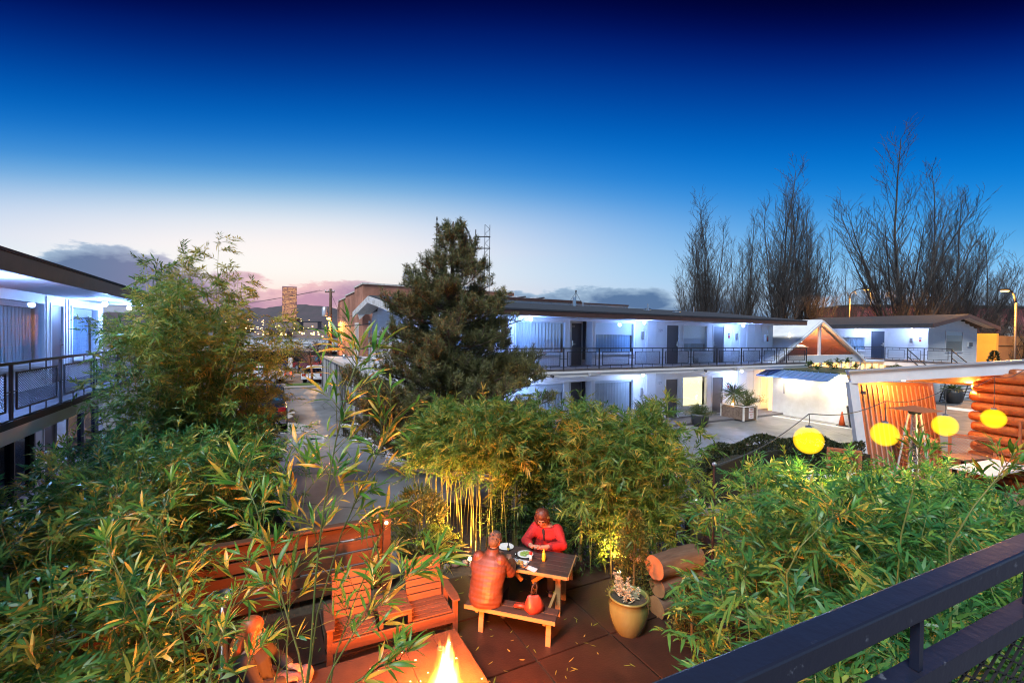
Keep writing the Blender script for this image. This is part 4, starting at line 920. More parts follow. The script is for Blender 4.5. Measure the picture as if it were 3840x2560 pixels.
def planks(root, name, x0, x1, y0, y1, z, th, n, mt, gap=.006, along='x', bevel=.004):
    for k in range(n):
        if along == 'x': a = y0+(y1-y0)*k/n; box(name, x0, x1, a+gap/2, a+(y1-y0)/n-gap/2, z, z+th, mt, root, bevel=bevel)
        else: a = x0+(x1-x0)*k/n; box(name, a+gap/2, a+(x1-x0)/n-gap/2, y0, y1, z, z+th, mt, root, bevel=bevel)
# board fence
fc = thing('board_fence', 'horizontal board fence glowing orange behind the garden seat', 'fence', P(.45, 7.86), TH)
z = .12
for k, hgt in enumerate((.20, .19, .21, .19, .22)):
    box('board', -2.6, 1.22, -.02, .02, z, z+hgt-.022, 'fence_wood', fc, bevel=.006); z += hgt+.01
box('top_board', -2.6, 1.25, -.07, .07, z, z+.04, 'fence_wood', fc, bevel=.006)
for x in (-2.55, -1.3, -.05, 1.22): box('post', x-.045, x+.045, .03, .12, 0, z-.004, 'fence_wood', fc)
o = box('end_post', 1.26, 1.38, -.06, .06, 0, z+.1, 'fence_wood', fc); emis('small_bulb', (1.0, .6, .3), 6.0); MB().ball((1.3, -.09, z-.03), .028, 10, 8).build('bulb', 'small_bulb', o, smooth=True)
# twin seat with a table between
def twin_seat():
    d = gr(1706, 2285, .40); r = thing('twin_seat', 'twin slatted wooden garden seat with a small table in the middle', 'seat', (d.x, d.y, 0), R(25))
    # local x runs from -1.66 to 0 along the front, +y to the back
    for s, (a, b) in enumerate(((-1.62, -1.06), (-.60, -.03))):
        planks(r, 'seat_slat', a, b, .02, .50, .36, .022, 5, 'bench_paint', .012)
        bk = bpy.data.objects.new('backrest', None); COL.objects.link(bk); bk.parent = r; bk.location = (0, .50, .36); bk.rotation_euler = (R(-13), 0, 0)
        for k in range(6):
            z0 = .02+k*.098
            if k < 5: box('back_slat', a+.02, b-.02, -.012, .012, z0, z0+.086, 'bench_paint', bk, bevel=.004)
            else:
                pts = [(a+.02, z0), (b-.02, z0)] + [(b-.02+(a-b+.04)*t, z0+.05+.055*math.sin(math.pi*t)) for t in np.linspace(0, 1, 9)]
                MB().prism([(x, -.012, z_) for x, z_ in pts], (0, .024, 0)).build('back_slat', 'bench_paint', bk)
        for x in (a+.05, b-.05): box('back_post', x-.03, x+.03, .014, .05, -.3, .6, 'bench_paint', bk)
    box('front_board', -1.64, 0, -.03, 0.0, .24, .375, 'bench_paint', r, bevel=.006)
    planks(r, 'table_slat', -1.05, -.61, -.02, .50, .55, .024, 5, 'bench_paint', .008)
    for x in (-1.02, -.64):
        for y in (0.0, .46): box('table_leg', x-.025, x+.025, y-.0, y+.04, .386, .548, 'bench_paint', r)
    box('table_apron', -1.045, -.615, -.01, .014, .50, .546, 'bench_paint', r)
    for x in (-1.66, 0.0):
        for y, h in ((-.028, .56), (.44, .56)): box('leg', x-.035, x+.035, y, y+.06, 0, h, 'bench_paint', r)
        MB().prism([(x-.05, -.08, .562), (x+.05, -.08, .562), (x+.07, .1, .562), (x+.05, .55, .562), (x-.05, .55, .562), (x-.07, .1, .562)], (0, 0, .024)).build('armrest', 'bench_paint', r, bevel=.006)
    return r
twin_seat()
# fire table
fcn = gr(1707, 2352, .5)
ft = thing('fire_table', 'square stone-topped fire table with open flames', 'fire table', (fcn.x, fcn.y, 0), TH)
mb = MB(); w, dp, h0, h1 = 1.75, 1.75, .42, .5; bx, by, br = -.50, -1.02, .17
ring = [(bx+br*math.cos(2*math.pi*k/24), by+br*math.sin(2*math.pi*k/24)) for k in range(24)]
mb.box(-w, bx-.19, -dp, 0, h0, h1).box(bx+.19, 0, -dp, 0, h0, h1).box(bx-.19, bx+.19, -dp, by-.19, h0, h1).box(bx-.19, bx+.19, by+.19, 0, h0, h1)
mb.build('table_top', 'fire_stone', ft, bevel=.01)
box('base', -w+.25, -.25, -dp+.25, -.25, 0, h0-.002, 'fire_stone', ft)
box('burner_tray', bx-.185, bx+.185, by-.185, by+.185, h0+.0, h0+.02, 'ink', ft)
mat('lava_rock', (.03, .02, .018), .95)
for k in range(16):
    a = k*2.4; q = .028*math.sqrt(k+1); MB().ball((bx+q*math.cos(a), by+q*math.sin(a), h1-.03), (.035, .03, .028), 7, 5).build('lava_rock', 'lava_rock', ft)
MB().lathe([(.045, 0), (.05, .012), (.035, .014), (.03, .004)], (-.30, -.30, h1), 16).build('gas_knob', 'ink', ft, smooth=True)
def flame_mat():
    m = bpy.data.materials.new('flame_glow'); m.use_nodes = True; t = m.node_tree; n, l = t.nodes, t.links; n.clear()
    def nd(kind, **kw):
        q = n.new(kind)
        for k, v in kw.items(): setattr(q, k, v)
        return q
    def mth(op, a, b=None, c=None, cl=False):
        q = nd('ShaderNodeMath', operation=op, use_clamp=cl)
        for i, v in enumerate((a, b, c)):
            if v is None: continue
            if isinstance(v, (int, float)): q.inputs[i].default_value = v
            else: l.new(v, q.inputs[i])
        return q.outputs[0]
    tc_ = nd('ShaderNodeTexCoord'); sp = nd('ShaderNodeSeparateXYZ'); l.new(tc_.outputs['Object'], sp.inputs[0]); x, y, z = sp.outputs
    mp_ = nd('ShaderNodeMapping'); mp_.inputs['Scale'].default_value = (7, 7, 3.2); l.new(tc_.outputs['Object'], mp_.inputs[0])
    nz = nd('ShaderNodeTexNoise'); nz.inputs['Scale'].default_value = 1.0; nz.inputs['Detail'].default_value = 3; l.new(mp_.outputs[0], nz.inputs['Vector']); nc = nd('ShaderNodeSeparateColor'); l.new(nz.outputs['Color'], nc.inputs[0])
    amp = mth('MULTIPLY', z, .42); xx = mth('ADD', x, mth('MULTIPLY', mth('SUBTRACT', nc.outputs[0], .5), amp)); yy = mth('ADD', y, mth('MULTIPLY', mth('SUBTRACT', nc.outputs[1], .5), amp))
    r_ = mth('SQRT', mth('ADD', mth('MULTIPLY', xx, xx), mth('MULTIPLY', yy, yy)))
    mp2 = nd('ShaderNodeMapping'); mp2.inputs['Scale'].default_value = (15, 15, 2.2); l.new(tc_.outputs['Object'], mp2.inputs[0]); n2 = nd('ShaderNodeTexNoise'); n2.inputs['Scale'].default_value = 1.0; n2.inputs['Detail'].default_value = 2; l.new(mp2.outputs[0], n2.inputs['Vector'])
    hh = mth('ADD', .52, mth('MULTIPLY', mth('SUBTRACT', n2.outputs[0], .5), 1.3)); u_ = mth('SUBTRACT', 1.0, mth('DIVIDE', z, hh), cl=True)
    R_ = mth('ADD', mth('MULTIPLY', mth('POWER', u_, .75), .20), .002); d_ = mth('SUBTRACT', 1.0, mth('DIVIDE', r_, R_), cl=True)
    rp = nd('ShaderNodeValToRGB'); e0 = rp.color_ramp.elements; e0[0].position = 0; e0[0].color = (1, .10, .005, 1); e0[1].position = .75; e0[1].color = (1, .72, .28, 1); k = e0.new(.3); k.color = (1, .30, .03, 1); l.new(d_, rp.inputs[0])
    st_ = mth('MULTIPLY', mth('POWER', d_, 1.35), mth('ADD', 22.0, mth('MULTIPLY', u_, 60.0))); em = nd('ShaderNodeEmission'); l.new(rp.outputs[0], em.inputs[0]); l.new(st_, em.inputs[1]); o_ = nd('ShaderNodeOutputMaterial'); l.new(em.outputs[0], o_.inputs['Volume']); m.cycles.volume_step_rate = .25; MATS['flame_glow'] = m
flame_mat(); rf = random.Random(4)
fl = MB().lathe([(.20, 0), (.27, .06), (.27, .95), (.1, 1.0)], seg=16).build('flames', 'flame_glow', ft, loc=(bx, by, h1-.02)); fl.scale = (1.2, 1.2, 1.15)
for zz, pw in ((.32, 200), (.66, 140)): lamp(ft, (bx, by, h1+zz), (1.0, .20, .025), pw, .14)
mb = MB()
for k in range(22):
    x, y = rf.uniform(-1.6, -.05), rf.uniform(-1.2, -.05); s = rf.uniform(.006, .012); mb.box(x-s, x+s, y-s, y+s, h1+.001, h1+.004)
mb.build('petals', 'plastic_white', ft)['kind'] = 'stuff'
# picnic table with its two benches
ang = -17.0; pt = thing('picnic_table', 'wooden picnic table with dark top and attached benches', 'picnic table', (-.45, 7.22, 0), R(ang))
# local: x 0..1.36 along the near edge, y 0..0.73 away
planks(pt, 'top_plank', 0, 1.38, 0, .73, .70, .035, 5, 'table_stain', .005)
box('top_edge', 0, 1.38, -.018, -.002, .69, .735, 'pine_wood', pt); box('end_edge', 1.382, 1.396, 0, .73, .69, .735, 'pine_wood', pt)
for nm, y0 in (('bench_plank', -.64), ('bench_plank', 1.0)):
    for k in range(2): box(nm, -.0, 1.33, y0+k*.155, y0+k*.155+.148, .40, .435, 'table_stain', pt, bevel=.004)
    box('bench_edge', 0, 1.33, (y0-.018) if y0 < 0 else y0+.306, (y0-.002) if y0 < 0 else y0+.322, .385, .437, 'pine_wood', pt)
for x in (.18, 1.17):
    MB().bar((x, -.62, .368), (x, 1.30, .368), .04, .06).build('cross_beam', 'pine_wood', pt); MB().bar((x, .03, .668), (x, .70, .668), .04, .06).build('table_batten', 'pine_wood', pt)
    for y, t in ((-.53, -.05), (1.2, .05)): MB().bar((x+.05, y, .37), (x+.05, y+t, 0), .04, .07, (1, 0, 0)).build('bench_leg', 'pine_wood', pt)
    for y in (.14, .60): MB().bar((x+.042, y, .66), (x+.042, y, 0.0), .04, .08, (1, 0, 0)).build('leg', 'pine_wood', pt)
    MB().bar((x+(.06 if x < .5 else -.06), .37, .66), (x+(.4 if x < .5 else -.42), .37, .37), .06, .035, (0, 1, 0)).build('brace', 'pine_wood', pt)
TM = Matrix.Translation((-.45, 7.22, 0)) @ Matrix.Rotation(R(ang), 4, 'Z')
def tl(x, y, z=.736): return TM @ Vector((x, y, z))
# things on the table
mat('ceramic', (.7, .68, .66), .25); mat('mustard', (.75, .52, .04), .35); mat('ketchup', (.5, .02, .015), .35); mat('salad', (.16, .28, .04), .6, col2=(.35, .38, .1), scale=60); mat('fries', (.6, .32, .08), .7, col2=(.4, .18, .05), scale=40); mat('paper_check', (.6, .58, .58), .8, col2=(.08, .08, .1), scale=90, thr=(.48, .52)); mat('napkin', (.66, .62, .64), .9)
glassmat('tumbler', (.9, .93, .95), .22)
pl = [(.0, .0), (.07, 0), (.12, .014), (.135, .02), (.13, .023), (.07, .008), (.0, .008)]
t = thing('plate', 'white plate of green salad before the woman', 'plate', tl(.60, .46)); MB().lathe(pl[1:-1], seg=28).build('dish', 'ceramic', t, smooth=True)
mb = MB(); [mb.ball((rf.uniform(-.06, .06), rf.uniform(-.06, .06), .022), (.03, .026, .018), 7, 5) for _ in range(14)]; mb.build('salad', 'salad', t)
t = thing('plate', 'white plate under the man\'s hand', 'plate', tl(.36, .16)); MB().lathe(pl[1:-1], seg=28).build('dish', 'ceramic', t, smooth=True)
mb = MB(); [mb.ball((rf.uniform(-.05, .05), rf.uniform(-.05, .05), .022), (.03, .026, .018), 7, 5) for _ in range(8)]; mb.build('food', 'fries', t)
t = thing('plate', 'white side plate at the far table end', 'plate', tl(.22, .62)); MB().lathe(pl[1:-1], seg=24).build('dish', 'ceramic', t, smooth=True)
t = thing('glass_tumbler', 'clear drinking glass between the plates', 'glass', tl(.50, .27)); MB().lathe([(.027, 0), (.034, .11), (.032, .11), (.025, .006), (0.001, .006)], seg=16, cap=False).build('tumbler', 'tumbler', t, smooth=True); MB().lathe([(.024, .007), (.028, .06)], seg=14).build('drink', 'tumbler', t)
t = thing('squeeze_bottle', 'yellow mustard squeeze bottle on the dark table top', 'bottle', tl(.93, .37)); MB().lathe([(.027, 0), (.031, .02), (.031, .11), (.022, .135)], seg=16).build('bottle_body', 'mustard', t, smooth=True); MB().lathe([(.021, .135), (.018, .15), (.007, .19), (.004, .195)], seg=12).build('nozzle', 'mustard', t, smooth=True)
t = thing('squeeze_bottle', 'red-capped ketchup bottle lying close to the plates', 'bottle', tl(.73, .32)); MB().lathe([(.022, 0), (.026, .03), (.018, .1)], seg=14).build('bottle_body', 'plastic_white', t, smooth=True); MB().lathe([(.026, .101), (.026, .135), (.0, .14)], seg=14).build('cap', 'ketchup', t, smooth=True)
t = thing('food_basket', 'chequered paper basket of fried food', 'basket', tl(.60, .10), R(ang)); MB().prism([(-.11, -.07, 0), (.11, -.07, 0), (.11, .07, 0), (-.11, .07, 0)], (0, 0, .006)).build('tray', 'ink', t)
mb = MB(); mb.add([(-.13, -.09, .05), (.13, -.09, .045), (.15, .10, .05), (-.12, .09, .06), (-.09, -.05, .008), (.09, -.05, .008), (.09, .05, .008), (-.09, .05, .008)], [(0, 1, 5, 4), (1, 2, 6, 5), (2, 3, 7, 6), (3, 0, 4, 7), (4, 5, 6, 7)]); mb.build('paper_liner', 'paper_check', t)
mb = MB(); [mb.ball((rf.uniform(-.08, .05), rf.uniform(-.05, .05), .03+rf.uniform(0, .03)), (.03, .022, .02), 7, 5) for _ in range(12)]; mb.build('fried_food', 'fries', t); MB().lathe([(.03, .03), (.034, .055), (.028, .055), (.025, .036)], (.09, .03, 0), 12).build('sauce_cup', 'ceramic', t)
t = thing('napkin', 'folded pale napkins by the food basket', 'napkin', tl(.80, .06), R(ang-30)); MB().prism([(-.1, -.05, 0), (.11, -.04, 0), (.1, .02, 0), (-.1, .02, 0)], (0, 0, .004)).build('fold', 'napkin', t); MB().prism([(-.09, -.01, .005), (.1, .02, .005), (.08, .07, .005), (-.1, .04, .005)], (0, 0, .004)).build('fold', 'napkin', t)
t = thing('sauce_bottle', 'small dark sauce bottle at the far table end', 'bottle', tl(.30, .50)); MB().lathe([(.02, 0), (.022, .02), (.022, .08), (.009, .105), (.009, .14)], seg=12).build('bottle_body', 'ink', t, smooth=True); MB().lathe([(.0225, .03), (.0225, .065)], seg=12, cap=False).build('paper_label', 'mustard', t)
# handbag on the bench
mat('bag_leather', (.28, .045, .022), .45, col2=(.17, .022, .012), scale=8, bump=.5, bscale=18); mat('strap_dark', (.03, .02, .02), .5)
t = thing('handbag', 'slouched red leather handbag on the near bench', 'handbag', TM @ Vector((.99, -.49, .436)), R(ang+20))
mb = MB(); rings = [(.15, .085, 0), (.175, .1, .04), (.165, .09, .10), (.14, .055, .16), (.115, .028, .20), (.10, .014, .225)]; vs = []; fs = []
for i, (a, b, z) in enumerate(rings):
    for k in range(18):
        q = 2*math.pi*k/18; w_ = 1+.10*math.sin(3*q+i)+.06*math.sin(5*q+2*i); vs.append((a*w_*math.cos(q)*.8, b*w_*math.sin(q), z+.012*math.sin(4*q+i)))
for i in range(len(rings)-1):
    for k in range(18): k2 = (k+1) % 18; fs.append((i*18+k, i*18+k2, (i+1)*18+k2, (i+1)*18+k))
fs.append(tuple(range(18))[::-1]); fs.append(tuple(5*18+k for k in range(18))); mb.add(vs, fs); mb.build('bag_body', 'bag_leather', t, smooth=True)
MB().tube([(.03, .03, .2), (.05, .04, .32), (.02, .05, .38), (-.02, .03, .33), (-.04, 0, .22)], .011, 7).build('strap', 'strap_dark', t, smooth=True); MB().tube([(-.1, .0, .06), (-.19, .02, .07), (-.27, .05, .055), (-.24, .10, .05), (-.13, .06, .06)], .025, 8, sq=.5).build('shoulder_strap', 'bag_leather', t, smooth=True)
# ------------------------------------------------------------------ people
mat('skin', (.46, .22, .15), .5); mat('jacket_brown', (.13, .042, .02), .5, col2=(.085, .026, .013), scale=6); mat('trousers_dark', (.035, .03, .035), .8); mat('hair_red', (.055, .014, .007), .5, col2=(.11, .03, .014), scale=30, stretch=(1, 1, .2)); mat('hair_grey', (.10, .07, .055), .7, col2=(.06, .04, .03), scale=40); mat('knit_red', (.42, .012, .012), .8, col2=(.32, .01, .01), scale=25, bump=.4, bscale=80); mat('scarf_black', (.012, .012, .014), .8); mat('cloth_pale', (.26, .13, .12), .8, col2=(.2, .1, .1), scale=8); mat('shoe_pale', (.32, .32, .36), .5); mat('eye_dark', (.02, .015, .012), .3); mat('lip', (.40, .11, .09), .5); mat('hair_ginger', (.42, .13, .04), .5, col2=(.28, .07, .02), scale=30, stretch=(1, 1, .15))
def fused(name, mb, mt, parent, vox=.008, sm=4):
    o = mb.build(name, mt, parent, smooth=True)
    r_ = o.modifiers.new('remesh', 'REMESH'); r_.mode = 'VOXEL'; r_.voxel_size = vox; r_.use_smooth_shade = True
    s_ = o.modifiers.new('smooth', 'SMOOTH'); s_.factor = .5; s_.iterations = sm; return o
def limb(mb, pts, rad):
    mb.tube(pts, rad, 12)
    for p, r_ in zip(pts, rad): mb.ball(p, r_*.99, 12, 8)
def hand(mb, wrist, d, up, curl=.5, s=1.0):
    """palm, four fingers and a thumb from the wrist along d; up = back of the hand"""
    wrist, d, up = Vector(wrist), Vector(d).normalized(), Vector(up).normalized(); sd = d.cross(up).normalized(); up = sd.cross(d)
    pc = wrist + d*.045*s; mb.ball(pc, (.04*s, .04*s, .018*s), 12, 8, rot=Matrix((d, sd, up)).transposed()); limb(mb, [wrist-d*.03*s, wrist, pc], [.024*s, .022*s, .02*s])
    for i, L in enumerate((.068, .078, .072, .056)):
        q = wrist + d*.075*s + sd*((i-1.5)*.0195*s); a, pts = 0.0, [wrist+d*.05*s+sd*((i-1.5)*.016*s), q]
        for f in (.45, .32, .23): a += curl; q = q + (d*math.cos(a)-up*math.sin(a))*L*f*s; pts.append(q)
        limb(mb, pts, [.0095*s, .009*s, .0085*s, .008*s, .007*s])
    q = wrist+d*.02*s-sd*.028*s; pts = [q, q-sd*.022*s+d*.02*s-up*.008*s, q-sd*.03*s+d*.045*s-up*.02*s, q-sd*.026*s+d*.065*s-up*.03*s]; limb(mb, pts, [.012*s, .011*s, .0095*s, .008*s])
def head(mb, c, f, up, s=1.0):
    """skull with nose, brow, chin and ears; f = facing"""
    c, f, up = Vector(c), Vector(f).normalized(), Vector(up).normalized(); sd = f.cross(up).normalized(); up = sd.cross(f); M3 = Matrix((f, sd, up)).transposed()
    mb.ball(c+up*.02*s-f*.01*s, (.098*s, .077*s, .105*s), 18, 14, rot=M3); mb.ball(c+f*.028*s-up*.055*s, (.066*s, .058*s, .07*s), 14, 10, rot=M3); mb.ball(c+f*.072*s-up*.098*s, (.022*s, .026*s, .02*s), 10, 8, rot=M3)
    mb.ball(c+f*.098*s-up*.018*s, (.02*s, .013*s, .024*s), 8, 6, rot=M3); mb.ball(c+f*.086*s+up*.006*s, (.013*s, .010*s, .03*s), 8, 6, rot=M3); mb.ball(c+f*.08*s+up*.03*s, (.014*s, .055*s, .012*s), 10, 6, rot=M3)
    for q in (1, -1):
        mb.ball(c+sd*(.078*q*s)-f*.01*s-up*.01*s, (.02*s, .011*s, .032*s), 8, 6, rot=M3); mb.ball(c+f*.062*s+sd*(.036*q*s)-up*.03*s, (.026*s, .026*s, .024*s), 8, 6, rot=M3)
    return f, sd, up
def face(parent, c, f, sd, up, s=1.0):
    for q in (1, -1):
        MB().ball(c+f*.088*s+sd*(.031*q*s)+up*.008*s, (.012*s, .013*s, .007*s), 8, 6, rot=Matrix((f, sd, up)).transposed()).build('eye', 'eye_dark', parent, smooth=True)
        MB().tube([c+f*.094*s+sd*(.014*q*s)+up*.03*s, c+f*.093*s+sd*(.034*q*s)+up*.034*s, c+f*.08*s+sd*(.054*q*s)+up*.028*s], .005*s, 6).build('eyebrow', 'hair_red', parent, smooth=True)
    MB().tube([c+f*.088*s-sd*.026*s-up*.062*s, c+f*.1*s-up*.06*s, c+f*.088*s+sd*.026*s-up*.062*s], [.005*s, .0085*s, .005*s], 8).build('lips', 'lip', parent, smooth=True)
def torso(mb, q, rings, n=28, quilt=0.0, per=.055, wob=0.0):
    """elliptic rings (side, front, z, half width, half depth) lofted in a person's frame; quilt adds puffed channels"""
    zs = []; m_ = 7; full = []
    for a, b in zip(rings, rings[1:]):
        for j in range(m_): t_ = j/m_; full.append(tuple(u*(1-t_)+v*t_ for u, v in zip(a, b)))
    full.append(rings[-1]); vs = []; fs = []
    for i, (x, f_, z, rx, ry) in enumerate(full):
        for k in range(n):
            a = 2*math.pi*k/n; g = 1+quilt*abs(math.sin(math.pi*(z+.012*math.sin(2*a+1)+.02*math.cos(a))/per))+wob*math.sin(3*a+z*17)+wob*.6*math.sin(5*a-z*31)
            vs.append(q(x+rx*g*math.cos(a), f_+ry*g*math.sin(a), z))
    for i in range(len(full)-1):
        for k in range(n): k2 = (k+1) % n; fs.append((i*n+k, i*n+k2, (i+1)*n+k2, (i+1)*n+k))
    fs.append(tuple(range(n))[::-1]); fs.append(tuple((len(full)-1)*n+k for k in range(n))); mb.add(vs, fs)
def loc_frame(o, d):
    d = Vector((d[0], d[1], 0)).normalized(); s = Vector((d.y, -d.x, 0)); return lambda r_, f_, z_: Vector(o) + s*r_ + d*f_ + Vector((0, 0, z_))
bd = TM.to_3x3() @ Vector((0, 1, 0))
def man():
    hip = TM @ Vector((.27, -.50, 0)); r = thing('person', 'seated person in a quilted rust-brown jacket with back to the viewer', 'person', (hip.x, hip.y, 0)); q = loc_frame((0, 0, 0), bd)     # r, f, z -> local
    mb = MB(); c = q(.03, .33, 1.20); f, sd, up = head(mb, c, q(.28, .8, -.62), Vector((0, 0, 1)), 1.0)
    limb(mb, [q(0, .05, .55), q(0, .10, .75), q(0, .16, .92), q(.02, .25, 1.06), q(.02, .30, 1.14)], [.14, .125, .105, .06, .056])
    for s in (1, -1):
        limb(mb, [q(.10*s, .02, .52), q(.15*s, .44, .50), q(.15*s, .40, .10)], [.085, .065, .05]); limb(mb, [q(.15*s, .38, .06), q(.16*s, .55, .045)], [.045, .038])
    limb(mb, [q(.17, .16, .99), q(.25, .32, .80), q(.19, .55, .84)], [.06, .05, .036]); limb(mb, [q(-.17, .16, .99), q(-.22, .33, .80), q(-.02, .56, .86)], [.06, .05, .036])
    hand(mb, q(.185, .56, .845), q(-.3, .7, .25), Vector((0, 0, 1)), .55); hand(mb, q(-.015, .57, .865), q(.3, .7, .3), Vector((0, 0, 1)), .6)
    fused('body', mb, 'skin', r, .007); face(r, c, f, sd, up)
    # jacket: quilted rings round torso and sleeves
    mb = MB(); n = 15
    tp = [q(0, .02, .46), q(0, .03, .55), q(0, .06, .66), q(0, .10, .78), q(.005, .14, .88), q(.01, .18, .97), q(.015, .23, 1.03), q(.02, .27, 1.09)]; tr = [.235, .245, .235, .225, .225, .205, .15, .085]
    torso(mb, q, [(0, .00, .44, .235, .185), (0, .01, .52, .25, .20), (0, .04, .64, .245, .19), (0, .08, .76, .25, .175), (.0, .12, .87, .265, .165), (.0, .155, .96, .262, .145), (.01, .19, 1.02, .20, .12), (.015, .225, 1.06, .11, .10), (.02, .25, 1.10, .088, .088), (.02, .26, 1.125, .092, .092)], quilt=.028, per=.062, wob=.02)
    for A_ in ([q(.17, .17, .99), q(.29, .27, .80), q(.24, .52, .83)], [q(-.17, .17, .99), q(-.27, .30, .80), q(-.05, .52, .855)]):
        pts = []; rad = []
        for i in range(2):
            for j in range(9):
                t = j/9; pts.append(A_[i].lerp(A_[i+1], t)); rr = (.098, .085, .062); rad.append((rr[i]*(1-t)+rr[i+1]*t)*(1+.04*math.sin(2*math.pi*len(pts)/2.6)))
        pts.append(A_[2]); rad.append(.055); mb.tube(pts, rad, 16)
        for p_, r2 in ((A_[0], .1), (A_[1], .086)): mb.ball(p_, r2, 12, 8)
    fused('jacket', mb, 'jacket_brown', r, .007, 1)
    mb = MB()
    for s in (1, -1): limb(mb, [q(.10*s, .02, .535), q(.15*s, .45, .51), q(.15*s, .41, .12)], [.105, .082, .07])
    fused('trousers', mb, 'trousers_dark', r, .012, 3)
    for s in (1, -1): mb = MB(); limb(mb, [q(.15*s, .37, .06), q(.155*s, .47, .055), q(.16*s, .58, .045)], [.055, .055, .042]); fused('shoe', mb, 'ink', r, .008)
    mb = MB(); mb.ball(c+up*.035-f*.018, (.108, .094, .106), 18, 12, rot=Matrix((f, sd, up)).transposed()); mb.ball(c-f*.04-up*.015, (.085, .09, .098), 14, 10, rot=Matrix((f, sd, up)).transposed()); rh = random.Random(9); M3 = Matrix((f, sd, up)).transposed()
    for k in range(60):
        v = Vector((rh.uniform(-1, .35), rh.uniform(-1, 1), rh.uniform(-.55, 1))).normalized(); mb.ball(c+M3 @ Vector((v.x*.108-.02, v.y*.094, v.z*.108+.03)), rh.uniform(.009, .017), 6, 4)
    fused('hair', mb, 'hair_grey', r, .005, 1)
    mb = MB(); mb.ball(c+f*.075-up*.095, (.03, .045, .04), 10, 8, rot=Matrix((f, sd, up)).transposed()); fused('beard', mb, 'hair_grey', r, .007, 2)
def woman():
    hip = TM @ Vector((.84, 1.15, 0)); r = thing('person', 'person with red hair and red knit top eating at the table', 'person', (hip.x, hip.y, 0)); q = loc_frame((0, 0, 0), -bd)
    mb = MB(); c = q(.07, .26, 1.20); f, sd, up = head(mb, c, q(-.12, .9, -.55), Vector((0, 0, 1)), 1.05)
    limb(mb, [q(0, 0, .55), q(0, .05, .75), q(.02, .12, .95), q(.04, .18, 1.05), q(.06, .22, 1.12)], [.17, .165, .15, .075, .06])
    for s in (1, -1): limb(mb, [q(.10*s, .02, .52), q(.14*s, .42, .50), q(.14*s, .38, .1)], [.09, .07, .05]); limb(mb, [q(.14*s, .36, .06), q(.15*s, .52, .045)], [.045, .038])
    E_ = {1: [q(.20, .12, .98), q(.33, .30, .80), q(.17, .53, .82)], -1: [q(-.17, .12, .98), q(-.30, .28, .80), q(-.0, .54, .83)]}
    for s in (1, -1): limb(mb, E_[s], [.068, .055, .036])
    hand(mb, q(.165, .53, .825), q(-.7, .35, .35), Vector((0, 0, 1)), .6); hand(mb, q(.0, .54, .835), q(.7, .35, .3), Vector((0, 0, 1)), .6)
    fused('body', mb, 'skin', r, .007); face(r, c, f, sd, up, 1.05)
    mb = MB(); torso(mb, q, [(0, 0, .44, .25, .20), (0, .01, .58, .26, .21), (0, .05, .75, .255, .20), (.01, .10, .88, .26, .18), (.02, .13, .96, .255, .14), (.03, .16, 1.01, .19, .11), (.035, .18, 1.04, .10, .085)], wob=.025)
    for s in (1, -1): a, b, d = E_[s]; limb(mb, [a, a.lerp(b, .5), b, b.lerp(d, .55)], [.098, .092, .086, .07])
    fused('knit_top', mb, 'knit_red', r, .009, 5)
    mb = MB(); limb(mb, [q(.02, .30, .86), q(.03, .285, .93), q(.04, .25, 1.0)], [.012, .018, .034]); fused('scarf', mb, 'scarf_black', r, .008, 2)
    mb = MB(); M3 = Matrix((f, sd, up)).transposed(); mb.ball(c+up*.055-f*.03, (.120, .120, .105), 18, 12, rot=M3)
    for s in (1, -1):
        for k in range(6): mb.ball(c+sd*(s*(.088+.012*math.sin(k*2)))-up*(.0+.028*k)-f*(.035+.01*math.cos(k*1.7)), (.055, .04, .042), 10, 8, rot=M3)
    mb.ball(c-f*.065-up*.04, (.07, .09, .12), 14, 10, rot=M3); mb.ball(c+up*.095+f*.035-sd*.02, (.045, .06, .03), 12, 8, rot=M3); rh = random.Random(8)
    for k in range(46):
        v = Vector((rh.uniform(-1, .15), rh.uniform(-1, 1), rh.uniform(-.75, 1))).normalized(); mb.ball(c+M3 @ Vector((v.x*.115-.02, v.y*.112, v.z*.125+.03)), rh.uniform(.016, .03), 7, 5)
    fused('hair', mb, 'hair_red', r, .006, 1)
    mb = MB()
    for s in (1, -1): limb(mb, [q(.10*s, .02, .53), q(.14*s, .43, .51), q(.14*s, .39, .1)], [.11, .088, .07])
    fused('trousers', mb, 'trousers_dark', r, .012, 3)
